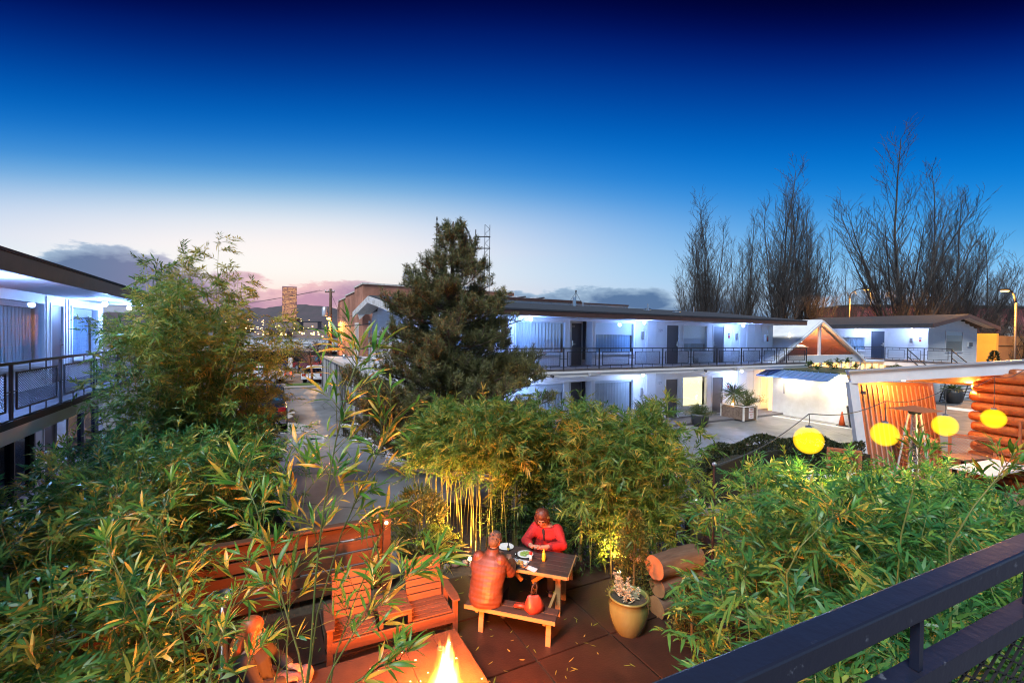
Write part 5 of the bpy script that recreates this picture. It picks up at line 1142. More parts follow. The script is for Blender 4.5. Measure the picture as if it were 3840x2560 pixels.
def lounger():
    hip = Vector((-2.66, 4.82, .06)); r = thing('person', 'long-haired person lounging by the fire in pale clothes', 'person', hip); q = loc_frame((0, 0, 0), (1.0, .22))
    mb = MB(); c = q(.0, -.02, 1.13); f, sd, up = head(mb, c, q(-.2, .9, -.15), Vector((0, 0, 1)), 1.0)
    limb(mb, [q(0, .0, .50), q(0, -.05, .7), q(0, -.07, .88), q(0, -.05, .98), q(0, -.03, 1.06)], [.15, .15, .14, .07, .055])
    for s in (1, -1): limb(mb, [q(.09*s, .05, .46), q(.11*s, .46, .50), q(.10*s, .50, .10)], [.08, .065, .045])
    limb(mb, [q(.18, -.05, .92), q(.24, .10, .68), q(.12, .32, .62)], [.06, .05, .035]); limb(mb, [q(-.18, -.05, .92), q(-.24, .10, .68), q(-.10, .32, .62)], [.06, .05, .035])
    hand(mb, q(.12, .32, .625), q(-.3, .8, .0), Vector((0, 0, 1)), .4); hand(mb, q(-.10, .32, .625), q(.3, .8, .0), Vector((0, 0, 1)), .4)
    fused('body', mb, 'skin', r, .007); face(r, c, f, sd, up)
    mb = MB(); mb.tube([q(0, .02, .42), q(0, -.04, .65), q(0, -.06, .84), q(0, -.05, .95)], [.2, .2, .19, .1], 20)
    for s in (1, -1): limb(mb, [q(.18*s, -.05, .91), q(.25*s, .1, .68), q(.14*s, .28, .63)], [.085, .075, .06])
    fused('sweater', mb, 'trousers_dark', r, .01, 4)
    mb = MB()
    for s in (1, -1): limb(mb, [q(.09*s, .05, .47), q(.12*s, .47, .51), q(.105*s, .51, .10)], [.115, .09, .065])
    fused('trousers', mb, 'cloth_pale', r, .01, 3)
    for s in (1, -1): mb = MB(); limb(mb, [q(.10*s, .47, .02), q(.105*s, .58, .01), q(.11*s, .70, .0)], [.05, .055, .042]); fused('shoe', mb, 'shoe_pale', r, .008)
    mb = MB(); M3 = Matrix((f, sd, up)).transposed(); mb.ball(c+up*.045-f*.02, (.112, .1, .1), 16, 12, rot=M3); limb(mb, [c-f*.06, c-f*.10-up*.15, c-f*.11-up*.30, c-f*.10-up*.42], [.085, .095, .085, .04])
    for s in (1, -1): limb(mb, [c+sd*(.075*s), c+sd*(.085*s)-up*.12, c+sd*(.09*s)-up*.26], [.04, .04, .02])
    fused('hair', mb, 'hair_ginger', r, .008, 2)
man(); woman(); lounger()
st = thing('garden_stool', 'low dark timber bench under the lounging person', 'bench', (-2.78, 4.72, 0), R(12)); planks(st, 'seat_slat', -.35, .30, -.7, .7, .36, .03, 4, 'table_stain', .01, along='y')
for y in (-.6, .6): box('leg', -.3, .25, y-.04, y+.04, 0, .358, 'table_stain', st)
# ashtray stand
t = thing('ashtray_stand', 'slim steel ashtray stand with dished top', 'ashtray', (-3.62, 5.82, 0)); MB().lathe([(.13, 0), (.13, .015), (.05, .03), (.045, .92)], seg=20).build('column', 'steel', t, smooth=True); MB().lathe([(.045, .92), (.10, .96), (.115, 1.0), (.108, 1.0), (.085, .965), (.0, .955)], seg=24, cap=False).build('bowl', 'steel', t, smooth=True)
# stacked logs
t = thing('log_stack', 'three sawn logs stacked as a low wall', 'logs', (2.22, 7.02, 0), TH)
for k, (z, rr, x) in enumerate(((.165, .165, .05), (.48, .155, .06), (.79, .185, 0))):
    n = 20; vs = []; fs = []
    for i in range(7):
        for j in range(n): q = 2*math.pi*j/n; w_ = rr*(1+.045*math.sin(2*q+i+k)+.03*math.sin(5*q+k)); vs.append((x+i*.15, w_*math.cos(q), z+w_*math.sin(q)))
    for i in range(6):
        for j in range(n): j2 = (j+1) % n; fs.append((i*n+j, i*n+j2, (i+1)*n+j2, (i+1)*n+j))
    lg = MB().add(vs, fs).build('log', 'log_bark', t, smooth=True); MB().add(vs[:n], [tuple(range(n))[::-1]]).build('cut_end', 'log_end', lg); MB().add(vs[-n:], [tuple(range(n))]).build('cut_end', 'log_end', lg)
# glazed pot with pale succulent
t = thing('plant_pot', 'ochre glazed pot with pale downy plants on the patio', 'plant pot', gr(2355, 2372)); MB().lathe([(.15, 0), (.19, .05), (.255, .2), (.285, .33), (.282, .44), (.262, .52), (.285, .535), (.288, .56), (.27, .565), (.255, .54), (.25, .50)], seg=36, cap=False).build('pot', 'glaze', t, smooth=True); MB().lathe([(.25, .505), (.0, .52)], seg=24, cap=False).build('pot_soil', 'soil', t)
leafmat('downy_leaf', [(0, (.45, .42, .28)), (1, (.62, .56, .40))], rough=.9, trans=.2)
for k in range(11):
    a, q = k*2.4, .05*math.sqrt(k+.5); hgt = rf.uniform(.14, .38)*(1 if a % 6.28 > 1.4 else .5); b0 = np.array([q*math.cos(a)-.03, q*math.sin(a), .5]); b1 = b0+np.array([rf.uniform(-.12, .08), rf.uniform(-.06, .06), hgt])
    L = Leafer(); n = 90; tt = rng.uniform(.15, 1, n); pos = b0+(b1-b0)*tt[:, None]; d = rand_unit(n); d[:, 2] = np.abs(d[:, 2])*.9+.1; L.add(pos, d, rand_unit(n), np.full(n, .062)*(1.25-.6*tt), np.full(n, .016), np.full(n, .2), rng.uniform(0, 1, n)); obj('plant_stem', L.mesh('plant_stem'), 'downy_leaf', t)
# clipped conifers and border plants
leafmat('conifer_gold', [(0, (.05, .075, .015)), (.5, (.12, .13, .025)), (1, (.26, .20, .04))], rough=.7, trans=.2); leafmat('conifer_green', [(0, (.02, .05, .015)), (.5, (.05, .10, .025)), (1, (.10, .16, .035))], rough=.7, trans=.2)
def cone_bush(name, label, loc, h, r, n, leaf, ln=.05, cat='shrub', group=None, shape=lambda t: (1-t)**.75, up=.9, stem=True, wd=.02):
    t = thing(name, label, cat, loc, 0, group)
    MB().tube([(0, 0, 0), (0, 0, h*.7)], [r*.08, r*.03], 7).build('stem', 'twig', t)
    L = Leafer(); z = rng.uniform(.03, 1, n); a = rng.uniform(0, 6.283, n); q = np.sqrt(rng.uniform(.25, 1, n))*np.array([shape(v) for v in z])*r*(1+.25*np.sin(a*3+z*9)+.15*np.sin(a*7+2))
    pos = np.stack([q*np.cos(a), q*np.sin(a), z*h], 1); d = np.stack([np.cos(a), np.sin(a), np.full(n, up)], 1)+rng.normal(0, .35, (n, 3)); L.add(pos, d, rand_unit(n), ln*rng.uniform(.6, 1.3, n), wd*rng.uniform(.7, 1.3, n), rng.uniform(0, .3, n), np.clip(rng.normal(.5, .25, n), 0, 1))
    obj('foliage', L.mesh('foliage', 0), leaf, t)['kind'] = 'stuff'; return t
cone_bush('conifer_shrub', 'narrow green conifer behind the glazed pot', (2.0, 7.35, 0), 1.55, .36, 5200, 'conifer_gold', .05, shape=lambda t: (1-t)**.5)
cone_bush('conifer_shrub', 'small dwarf conifer before the stacked logs', (2.62, 6.55, 0), .95, .30, 4200, 'conifer_gold', .045, shape=lambda t: (1-t)**.6)
q = gr(1560, 2030, 0); cone_bush('spiky_shrub', 'feathery golden shrub at the end of the board fence', (-1.75, 8.75, 0), 1.35, .55, 2600, 'conifer_gold', .13, shape=lambda t: .45+.55*math.sin(math.pi*min(1, t*1.05)), up=1.4, wd=.03)
leafmat('euphorbia', [(0, (.16, .24, .02)), (1, (.45, .50, .05))], rough=.5, trans=.3)
t = thing('euphorbia_plant', 'domed yellow-green flowering plant beside the lit culms', 'plant', (-1.28, 8.3, 0)); L = Leafer()
for k in range(15):
    a, q = k*2.4, .09*math.sqrt(k); c = np.array([q*math.cos(a)*1.2, q*math.sin(a), .78-.5*q*q*4+rf.uniform(-.06, .06)]); MB().tube([(c[0]*.4, c[1]*.4, 0), tuple(c)], [.008, .005], 5).build('stem', 'culm_green', t); n = 90
    d = rand_unit(n); d[:, 2] = np.abs(d[:, 2])+.3; L.add(c+rng.normal(0, .05, (n, 3))*np.array([1, 1, .35]), d, rand_unit(n), np.full(n, .035), np.full(n, .028), np.full(n, .1), rng.uniform(0, 1, n))
obj('flower_heads', L.mesh('flower_heads', 0), 'euphorbia', t)['kind'] = 'stuff'
for x_, y_, h_, lb in ((.15, 9.45, 1.5, 'shadowed shrub behind the seated person in red'), (.85, 9.35, 1.6, 'dark undergrowth shrub at the back of the grove'), (1.35, 8.75, 1.3, 'dark low shrub at the table end of the grove')):
    cone_bush('understorey_shrub', lb, (x_, y_, 0), h_, .62, 2600, 'conifer_green', .12, shape=lambda t: math.sin(math.pi*min(1, .25+t*.75))**.6, up=.5, wd=.03)
# garden spotlight with low plants and stones round it
u = gr(1762, 2095, .12); t = thing('garden_spotlight', 'small lit garden spotlight at the foot of the bamboo', 'spotlight', (u.x, u.y, 0)); MB().tube([(0, 0, 0), (0, 0, .1)], .012, 8).build('spike', 'ink', t); MB().tube([(0, .03, .09), (0, -.03, .14)], [.03, .042], 14).build('housing', 'ink', t); emis('spot_lens', (1.0, .66, .25), 16); MB().ball((0, -.032, .142), .034, 12, 8).build('lens', 'spot_lens', t)
spot(t, (0, .02, .2), (-.1, .35, 1), (1.0, .46, .10), 130, 125)
for i, (x, y, pw, lb) in enumerate(((-1.45, 9.35, 150, 'unseen garden spotlight added at the foot of the golden culms'), (1.95, 8.15, 150, 'unseen garden spotlight added behind the glazed pot among drooping bamboo'), (3.7, 6.2, 60, 'unseen garden spotlight added under the bamboo beyond the dwarf conifer'))):
    c = copy_tree(t); c.location = (x, y, 0); c['label'] = lb; c['group'] = 'garden spotlights'  # further spotlights, unseen, added to light the bamboo from below
    for ch in c.children:
        if ch.type == 'LIGHT': ch.data = ch.data.copy(); ch.data.energy = pw
t['group'] = 'garden spotlights'
mat('cobble', (.28, .25, .23), .8, col2=(.2, .17, .16), scale=8)
for k in range(9):
    x = -1.15+k*.16; y = 8.42+.10*math.sin(k)+(.03*k); o = MB().ball((0, 0, .05), (rf.uniform(.07, .1), rf.uniform(.05, .08), rf.uniform(.05, .07)), 9, 6).build('edging_stone', 'cobble', smooth=True); o.location = (x, y, 0); tag(o, ('first', 'second', 'third', 'fourth', 'fifth', 'sixth', 'seventh', 'eighth', 'ninth')[k]+' rounded edging stone by the spotlight, counted from the golden shrub', 'stone', 'edging stones by the spotlight')
# dry leaves blown over the paving
L = Leafer(); n = 260; e_ = rng.uniform(-3.2, 4.4, n); n_ = rng.uniform(4.2, 7.7, n); pos = np.array([tuple(P(a, b, .055)) for a, b in zip(e_, n_)]); a = rng.uniform(0, 6.283, n); L.add(pos, np.stack([np.cos(a), np.sin(a), rng.uniform(0, .15, n)], 1), np.stack([-np.sin(a), np.cos(a), rng.uniform(-.2, .2, n)], 1), rng.uniform(.05, .13, n), rng.uniform(.012, .02, n), np.zeros(n), rng.uniform(.55, 1, n))
tag(obj('fallen_leaves', L.mesh('fallen_leaves'), 'bamboo_leaf'), 'dry narrow leaves scattered over the dark patio slabs', 'leaves', kind='stuff')
# ------------------------------------------------------------------ pine, bare poplars, courtyard shrubs
leafmat('pine_needle', [(0, (.05, .065, .022)), (.5, (.12, .125, .045)), (1, (.24, .21, .08))], rough=.6, trans=.15)
mat('bark', (.055, .038, .028), .9, col2=(.10, .07, .05), scale=8, bump=.6); mat('poplar_bark', (.040, .034, .034), .9, col2=(.07, .06, .055), scale=5)
def pine(label, loc, h, w):
    r = thing('pine_tree', label, 'tree', loc); segs = []; sr = []; tips = []; td = []
    MB().tube([(0, 0, 0), (.05, 0, h*.4), (0, .03, h*.75), (.02, 0, h)], [.2, .13, .07, .02], 9).build('trunk', 'bark', r, smooth=True)
    for i in range(34):
        z = h*(.04+.95*(i/34)**.95); prof = np.interp(z/h, [0, .12, .25, .45, .62, .8, .92, 1], [.85, 1.0, 1.02, .82, .62, .36, .19, .07])*w*.5
        for k in range(9 if i < 24 else 6):
            a = rng.uniform(0, 6.283); L_ = prof*rng.uniform(.72, 1.12); up = rng.uniform(.15, .5); b = np.array([0, 0, z]); d = np.array([math.cos(a), math.sin(a), up])
            e_ = b+d*L_*np.array([1, 1, .8]); m_ = b*.45+e_*.55-np.array([0, 0, .06*L_]); segs += [(b, m_), (m_, e_)]; sr += [.035*(1-z/h)+.012, .018]
            for j in range(max(5, int(L_*13))):
                f = .28+.72*rng.random()**.7; p = (b*(1-f)+e_*f); sd = np.array([-d[1], d[0], 0])*rng.uniform(-1, 1)*.38*L_*(1.15-f); tip = p+sd+np.array([0, 0, rng.uniform(.05, .28)]); segs.append((p, tip)); sr.append(.008); tips.append(tip); td.append(unit(sd*.6+d*.35+np.array([0, 0, .75])))
            tips.append(e_); td.append(d)
    tips = np.array(tips); td = unit(np.array(td)); n = len(tips); K = 40; L = Leafer()
    p = np.repeat(tips, K, 0); d0 = np.repeat(td, K, 0); f = rng.uniform(-.26, .03, n*K); nd = d0*.75+rand_unit(n*K)*.8
    L.add(p+d0*f[:, None], nd, rand_unit(n*K), rng.uniform(.09, .16, n*K), np.full(n*K, .014), np.zeros(n*K), np.clip(np.repeat(rng.normal(.45, .22, n), K)+rng.normal(0, .12, n*K), 0, 1))
    V, T = seg_tubes(np.array(segs), np.array(sr), np.array(sr)*.6, 4); obj('limbs', tri_mesh('limbs', V, T), 'bark', r); obj('crown', L.mesh('crown', 0), 'pine_needle', r)['kind'] = 'stuff'; return r
pn = at(1690, 1500, 14.2); pine('dense dark pine tree standing before the white motel wing', (pn.x, pn.y, 0), 7.75, 5.9)
def poplar_mesh(seed, h, spread, forks):
    rs = np.random.default_rng(seed); segs = []; r0 = []; r1 = []
    def stick(p, d, L_, r, step, pull, jit):
        n = max(2, int(round(L_/step))); out = [(p, d)]
        for i in range(n):
            d = unit(d+rs.normal(0, jit, 3)+np.array([0, 0, pull])); nx = p+d*L_/n; segs.append((p, nx)); r0.append(r*(1-.8*i/n)); r1.append(r*(1-.8*(i+1)/n)); p = nx; out.append((p, d))
        return out
    def side(d, k):
        a = rs.uniform(0, 6.283); o = np.array([math.cos(a), math.sin(a), 0.0]); return unit(d+o*k)
    for f in range(forks):
        a = 2*math.pi*f/forks+rs.uniform(-.4, .4); s = 0.0 if f == 0 else spread*rs.uniform(.35, 1.0); L_ = h*(.90 if f == 0 else (.88-.42*min(1, s/.8))*rs.uniform(.8, 1.02)); ra = h*(.0068 if f == 0 else .0052)
        limb_ = stick(np.array([0, 0, h*rs.uniform(.06, .16)]), unit(np.array([math.cos(a)*s, math.sin(a)*s, 1.0])), L_, ra, 1.0, .045, .035); n = len(limb_)
        for i, (p, d) in enumerate(limb_[2:], 2):
            t = i/n
            for _ in range(2 if rs.random() < .8 else 1):
                l1 = (1-t)*L_*rs.uniform(.22, .42)+rs.uniform(.5, 1.3)
                b1 = stick(p, side(d, rs.uniform(.45, .8)), l1, max(ra*(1-t)*.42, .014), .55, .10, .06)
                for p2, d2 in b1[1:]:
                    for _ in range(2 if rs.random() < .6 else 1):
                        b2 = stick(p2, side(d2, rs.uniform(.4, .8)), rs.uniform(.5, 1.5), .011, .4, .10, .09)
                        for p3, d3 in b2[1:]:
                            if rs.random() < .7: stick(p3, side(d3, .7), rs.uniform(.25, .6), .008, .3, .05, .1)
    V, T = seg_tubes(np.array(segs), np.maximum(np.array(r0)*1.25, .014), np.maximum(np.array(r1)*1.25, .011), 3); return tri_mesh('crown', V, T), len(segs)
PV = [poplar_mesh(40+i, 22, s, f) for i, (s, f) in enumerate(((.30, 7), (.72, 12), (.5, 9)))]
def tree(px, top, D_, var, rot, label, wsc=1.0):
    b = at(px, 1270, D_); zt = CZ+(at(px, top, D_).z-CZ); s = zt/23.2; r = thing('poplar_tree', label, 'tree', (b.x, b.y, 0), rot, 'bare poplars behind the motel'); r.scale = (s*wsc, s*wsc, s)
    MB().tube([(0, 0, 0), (0, 0, 2.5), (.05, 0, 4.9)], [.45, .32, .2], 9).build('trunk', 'poplar_bark', r, smooth=True); obj('crown', PV[var][0], 'poplar_bark', r); return r
tree(2655, 745, 52, 0, .4, 'slim bare poplar at the near end of the tree row'); tree(2790, 820, 58, 0, 2.0, 'short bare poplar between the slim one and the tall pair', .9)
tree(2915, 620, 50, 0, 3.3, 'tall narrow bare poplar above the motel roof end', 1.0); tree(3045, 760, 54, 0, 5.0, 'narrow bare poplar above the A-frame', .9); tree(2730, 960, 62, 2, 1.0, 'low twiggy bare poplar far behind the roof', .9)
tree(3170, 960, 60, 2, .8, 'thin bare poplar behind the street lamp', .8); tree(3375, 505, 46, 1, 1.1, 'tallest spreading bare poplar with several stout limbs', 1.0); tree(3580, 735, 48, 1, 2.6, 'broad bare poplar above the gable end', .95); tree(3490, 640, 49, 1, 5.2, 'bare poplar between the tallest one and the broad one', .9); tree(2980, 800, 56, 2, 2.2, 'bushy bare poplar close behind the tall narrow one', .9); tree(2600, 900, 57, 2, 3.9, 'outermost bare poplar standing clear of the motel roof', .8); tree(3700, 880, 52, 2, 1.9, 'bare poplar thinning out towards the amber street lamp', .9); tree(3860, 930, 50, 1, 4.0, 'bare poplar cut by the picture edge beyond the street lamp', .8)
def bare_tree(label, px, D_, h, w, seed, name='bare_tree'):
    b = at(px, 1270, D_); r = thing(name, label, 'tree', (b.x, b.y, 0), seed); segs = []; sr = []; rs = np.random.default_rng(seed)
    def grow(p, d, L_, r_, lv):
        n = 4; q = p
        for i in range(n):
            d = unit(d+rs.normal(0, .14, 3)); nx = q+d*L_/n; segs.append((q, nx)); sr.append(max(r_*(1-.5*i/n), .008)); q = nx
            if lv < 4:
                for _ in range(2): grow(q, unit(d+rs.normal(0, .5, 3)*np.array([w, w, .5])), L_*rs.uniform(.4, .62), r_*.5, lv+1)
    tr_ = MB().tube([(0, 0, 0), (.05, 0, h*.22)], [h*.022, h*.017], 7).build('trunk', 'poplar_bark', r)
    for k in range(4): a = k*1.57+seed; grow(np.array([.05, 0, h*.2]), unit(np.array([math.cos(a)*w*.7, math.sin(a)*w*.7, 1])), h*.42, h*.012, 1)
    V, T = seg_tubes(np.array(segs), np.array(sr), np.array(sr)*.7, 3); obj('crown', tri_mesh('crown', V, T), 'poplar_bark', r); return r
bare_tree('orange-lit bare tree under the amber street lamp', 3655, 47, 8.4, 1.2, 3); bare_tree('small bare tree beside the street lamp at the picture edge', 3850, 41, 7.2, 1.0, 5); bare_tree('twiggy bare tree beside the utility pole', 1200, 46, 5.2, 1.3, 7); bare_tree('low bare tree before the long pale roof', 1120, 50, 4.2, 1.3, 8)
# planters and shrubs in the courtyard
leafmat('shrub_green', [(0, (.018, .045, .014)), (.5, (.045, .09, .022)), (1, (.10, .15, .03))], rough=.5, trans=.25); leafmat('hedge_leaf', [(0, (.012, .022, .012)), (.6, (.03, .045, .018)), (1, (.075, .065, .03))], rough=.35, trans=.15); leafmat('yucca_leaf', [(0, (.03, .06, .025)), (1, (.10, .15, .05))], rough=.4, trans=.15)
mat('planter_wood', (.11, .07, .05), .8, col2=(.2, .14, .11), scale=3, stretch=(.4, 3, 3)); mat('cone_orange', (.75, .11, .02), .5); mat('pot_black', (.03, .03, .032), .5)
pb = thing('planter_box', 'long wooden planter box with a no parking sign', 'planter', P(21.55, 15.4), TH)
for k in range(4):
    z = .07+k*.155; box('plank', -.02, 0.0, .05, 1.30, z, z+.148, 'planter_wood', pb); box('plank', .05, .98, -.02, 0, z, z+.148, 'planter_wood', pb); box('plank', 1.03, 1.05, .05, 1.30, z, z+.148, 'planter_wood', pb); box('plank', .05, .98, 1.35, 1.37, z, z+.148, 'planter_wood', pb)
for x in (-.03, .985):
    for y in (-.03, 1.305): box('corner_post', x, x+.075, y, y+.075, .03, .74, 'weathered_white', pb)
MB().box(-.035, 1.07, -.035, .045, .742, .775).box(-.035, 1.07, 1.30, 1.385, .742, .775).box(-.035, .045, .046, 1.298, .742, .775).box(.99, 1.07, .046, 1.298, .742, .775).build('cap_rail', 'weathered_white', pb); box('soil_fill', .01, 1.02, .01, 1.34, .05, .68, 'soil', pb)
sg = thing('no_parking_sign', 'white no parking any time sign fixed to the planter', 'sign', P(21.55, 15.4), TH); box('sign_plate', .36, .74, -.032, -.026, .14, .70, 'plastic_white', sg)
for s_, z, sz in (('NO', .6, .13), ('PARKING', .47, .085), ('ANY', .34, .11), ('TIME', .22, .10)): text('lettering', s_, sz, 'red_paint', sg, (.55, -.034, z), (math.pi/2, 0, 0))
def yucca(label, loc, h, n, L_):
    r = thing('yucca_plant', label, 'plant', loc); MB().tube([(0, 0, 0), (.03, 0, h)], [.07, .06], 8).build('trunk', 'bark', r, smooth=True); L = Leafer(); d = rand_unit(n); d[:, 2] = d[:, 2]*.8+.25; L.add(np.tile(np.array([[.03, 0, h]]), (n, 1))+d*.04, d, rand_unit(n), L_*rng.uniform(.75, 1.1, n), np.full(n, .035), rng.uniform(.05, .35, n), rng.uniform(0, 1, n)); obj('leaf_rosette', L.mesh('leaf_rosette'), 'yucca_leaf', r); return r
y0 = P(21.55+.45, 15.4+.95); yucca('spiky yucca growing in the wooden planter box', (y0.x, y0.y, .69), .62, 190, .92)
emis('planter_light', (1.0, .5, .12), 8); o = MB().ball((0, 0, .1), (.05, .05, .08), 8, 6).build('planter_uplight', 'planter_light', smooth=True); o.location = (y0.x-.12, y0.y-.18, .68); tag(o, 'small amber uplight at the foot of the yucca', 'light'); lamp(o, (0, 0, .25), (1.0, .5, .14), 6, .05)
def bush(label, loc, r_, h, n, leaf='shrub_green', arch=.5, name='shrub', group=None, ln=.09, wd=.022):
    t = thing(name, label, 'shrub', loc, 0, group); segs = []; L = Leafer(); m_ = max(12, n//60)
    for k in range(m_):
        a = rng.uniform(0, 6.283); q = rng.uniform(.2, 1); tip = np.array([math.cos(a)*r_*q, math.sin(a)*r_*q, h*(1-arch*q*q)*rng.uniform(.7, 1.05)]); mid = tip*np.array([.45, .45, .8]); segs += [(np.zeros(3), mid), (mid, tip)]; nn = n//m_; f = rng.uniform(.15, 1, nn); p = np.where((f < .5)[:, None], mid*(f*2)[:, None], mid+(tip-mid)*((f-.5)*2)[:, None])+rng.normal(0, .05, (nn, 3)); d = rng.normal(0, .6, (nn, 3))+unit(tip)*.8; L.add(p, d, rand_unit(nn), ln*rng.uniform(.6, 1.3, nn), wd*rng.uniform(.7, 1.3, nn), rng.uniform(.1, .6, nn), np.clip(rng.normal(.5, .25, nn), 0, 1))
    V, T = seg_tubes(np.array(segs), .012, .006, 3); obj('branches', tri_mesh('branches', V, T), 'twig', t); obj('foliage', L.mesh('foliage', 0), leaf, t)['kind'] = 'stuff'; return t
q = P(21.55+.6, 15.4+.25, .69); bush('arching feathery shrub in the wooden planter box', q, .95, .95, 2600, ln=.10, wd=.018)
q = P(18.5, 15.55); t = thing('plant_pot', 'tilted half-round pot below the ground floor lit window', 'plant pot', q); MB().lathe([(.22, 0), (.38, .2), (.42, .5), (.44, .62), (.41, .62), (.38, .5)], seg=26, cap=False).build('pot', 'pot_black', t, smooth=True); MB().lathe([(.39, .52), (0, .54)], seg=20, cap=False).build('pot_soil', 'soil', t)
bush('sprawling fine-leaved shrub spilling from the half-round pot', (q.x, q.y, .5), .85, .62, 4200, arch=.9, ln=.07, wd=.014)
q = P(14.4, 14.9); bush('feathery shrub before the ground floor curtain window', q, .95, 1.75, 5200, arch=.35, ln=.09, wd=.015); q = P(11.6, 14.6); bush('dark soft shrub at the recessed ground floor entry', q, 1.15, 1.75, 5200, arch=.35, ln=.09, wd=.015); q = P(8.9, 14.3); bush('low dark shrub against the pine tree', q, 1.0, 1.3, 3600, arch=.4)
bush('purple-leaved shrub by the parked pickup', P(-.1, 15.8), .75, 2.35, 1500, 'hedge_leaf', arch=.25, ln=.13, wd=.05)
# hedge
t = thing('clipped_hedge', 'rounded clipped dark hedge behind the first globe lamp', 'hedge', (8.0, 12.6, 0)); hp = [(-2.9, -.6), (-1.6, .6), (0, 1.35), (1.3, 1.3), (1.9, .3)]
L = Leafer(); n = 15000; u_ = rng.uniform(0, 1, n)*(len(hp)-1); i = np.minimum(u_.astype(int), len(hp)-2); f = u_-i; hpA = np.array(hp); c = hpA[i]*(1-f)[:, None]+hpA[i+1]*f[:, None]; a = rng.uniform(-.35, math.pi+.35, n); rr = .95*(1-.12*rng.random(n)); hh = 1.32+.10*np.sin(u_*5); o_ = np.stack([c[:, 0]+rr*np.cos(a)*.55, c[:, 1]+rr*np.cos(a)*.75, .35+(hh-.35)*np.clip(np.sin(a), -.3, 1)], 1)
L.add(o_, np.stack([np.cos(a)*.6, np.cos(a)*.6, np.sin(a)], 1)+rng.normal(0, .5, (n, 3)), rand_unit(n), rng.uniform(.07, .12, n), rng.uniform(.03, .045, n), rng.uniform(0, .3, n), rng.uniform(0, 1, n)); obj('foliage', L.mesh('foliage', 0), 'hedge_leaf', t)['kind'] = 'stuff'
for k in range(5): MB().tube([(hp[k][0]*.9, hp[k][1], 0), (hp[k][0]*.9, hp[k][1], 1.0)], .03, 6).build('stem', 'bark', t)
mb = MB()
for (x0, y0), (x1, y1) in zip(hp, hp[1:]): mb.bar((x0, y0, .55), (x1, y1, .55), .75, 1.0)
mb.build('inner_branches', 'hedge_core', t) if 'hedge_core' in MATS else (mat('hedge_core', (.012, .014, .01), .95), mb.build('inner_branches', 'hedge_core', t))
# cone and the tall dark pot with a young tree by the white block
c0 = P(25.2, 12.65); t = thing('traffic_cone', 'orange traffic cone beside the tall dark pot', 'traffic cone', (c0.x, c0.y, 0), TH); box('base', -.19, .19, -.19, .19, .006, .04, 'pot_black', t, bevel=.01); MB().lathe([(.145, .04), (.03, .70), (.025, .71)], seg=20).build('cone_body', 'cone_orange', t, smooth=True)
c0 = P(25.35, 12.1); t = thing('plant_pot', 'tall dark tapered pot at the end of the white block', 'plant pot', (c0.x, c0.y, 0)); MB().lathe([(.23, 0), (.33, .5), (.40, .98), (.42, 1.02), (.38, 1.02), (.36, .9)], seg=26, cap=False).build('pot', 'pot_black', t, smooth=True); MB().lathe([(.37, .92), (0, .94)], seg=18, cap=False).build('pot_soil', 'soil', t)
leafmat('lit_leaf', [(0, (.16, .22, .03)), (1, (.40, .42, .06))], rough=.4, trans=.45)
t = thing('young_tree', 'sparse young tree in the tall dark pot, lit yellow', 'tree', (c0.x, c0.y, .94)); MB().tube([(0, 0, 0), (.03, 0, .9), (0, .03, 1.75)], [.022, .016, .008], 6).build('trunk', 'twig', t); L = Leafer(); n = 260; p = rng.normal(0, .24, (n, 3))*np.array([1, 1, 1.35])+np.array([0, 0, 1.25]); L.add(p, rand_unit(n)+np.array([0, 0, .2]), rand_unit(n), rng.uniform(.10, .18, n), rng.uniform(.05, .08, n), rng.uniform(0, .4, n), rng.uniform(0, 1, n)); obj('foliage', L.mesh('foliage', 0), 'lit_leaf', t)['kind'] = 'stuff'
for lb, e_, n_, z_, s_ in (('leafy rhododendron tips showing over the mossy roof by the A-frame', 27.3, 14.6, 2.62, .7), ('rhododendron heads rising above the canopy before the stair rail', 30.2, 12.3, 2.0, 1.0)):
    q = P(e_, n_, 0); t = thing('rhododendron', lb, 'shrub', (q.x, q.y, 0)); L = Leafer()
    for k in range(9):
        c = np.array([rng.normal(0, .75)*s_, rng.normal(0, .5)*s_, z_+.25+rng.uniform(-.2, .65)*s_]); MB().tube([(0, 0, 0), (c[0]*.5, c[1]*.5, z_*.8), tuple(c)], [.03, .015, .008], 5).build('stem', 'twig', t); n = 60; a = rng.uniform(0, 6.283, n); L.add(np.tile(c, (n, 1))+rng.normal(0, .07, (n, 3)), np.stack([np.cos(a), np.sin(a), rng.uniform(-.2, .7, n)], 1), rand_unit(n), rng.uniform(.14, .22, n), rng.uniform(.045, .06, n), rng.uniform(0, .5, n), rng.uniform(0, 1, n))
    obj('foliage', L.mesh('foliage', 0), 'shrub_green', t)['kind'] = 'stuff'
q = at(3729, 1345, 33); cone_bush('conifer_shrub', 'dark rounded conifer against the orange wall', (q.x, q.y, 0), 3.55, .6, 2200, 'hedge_leaf', .16, shape=lambda t: (1-t)**.45, wd=.07)
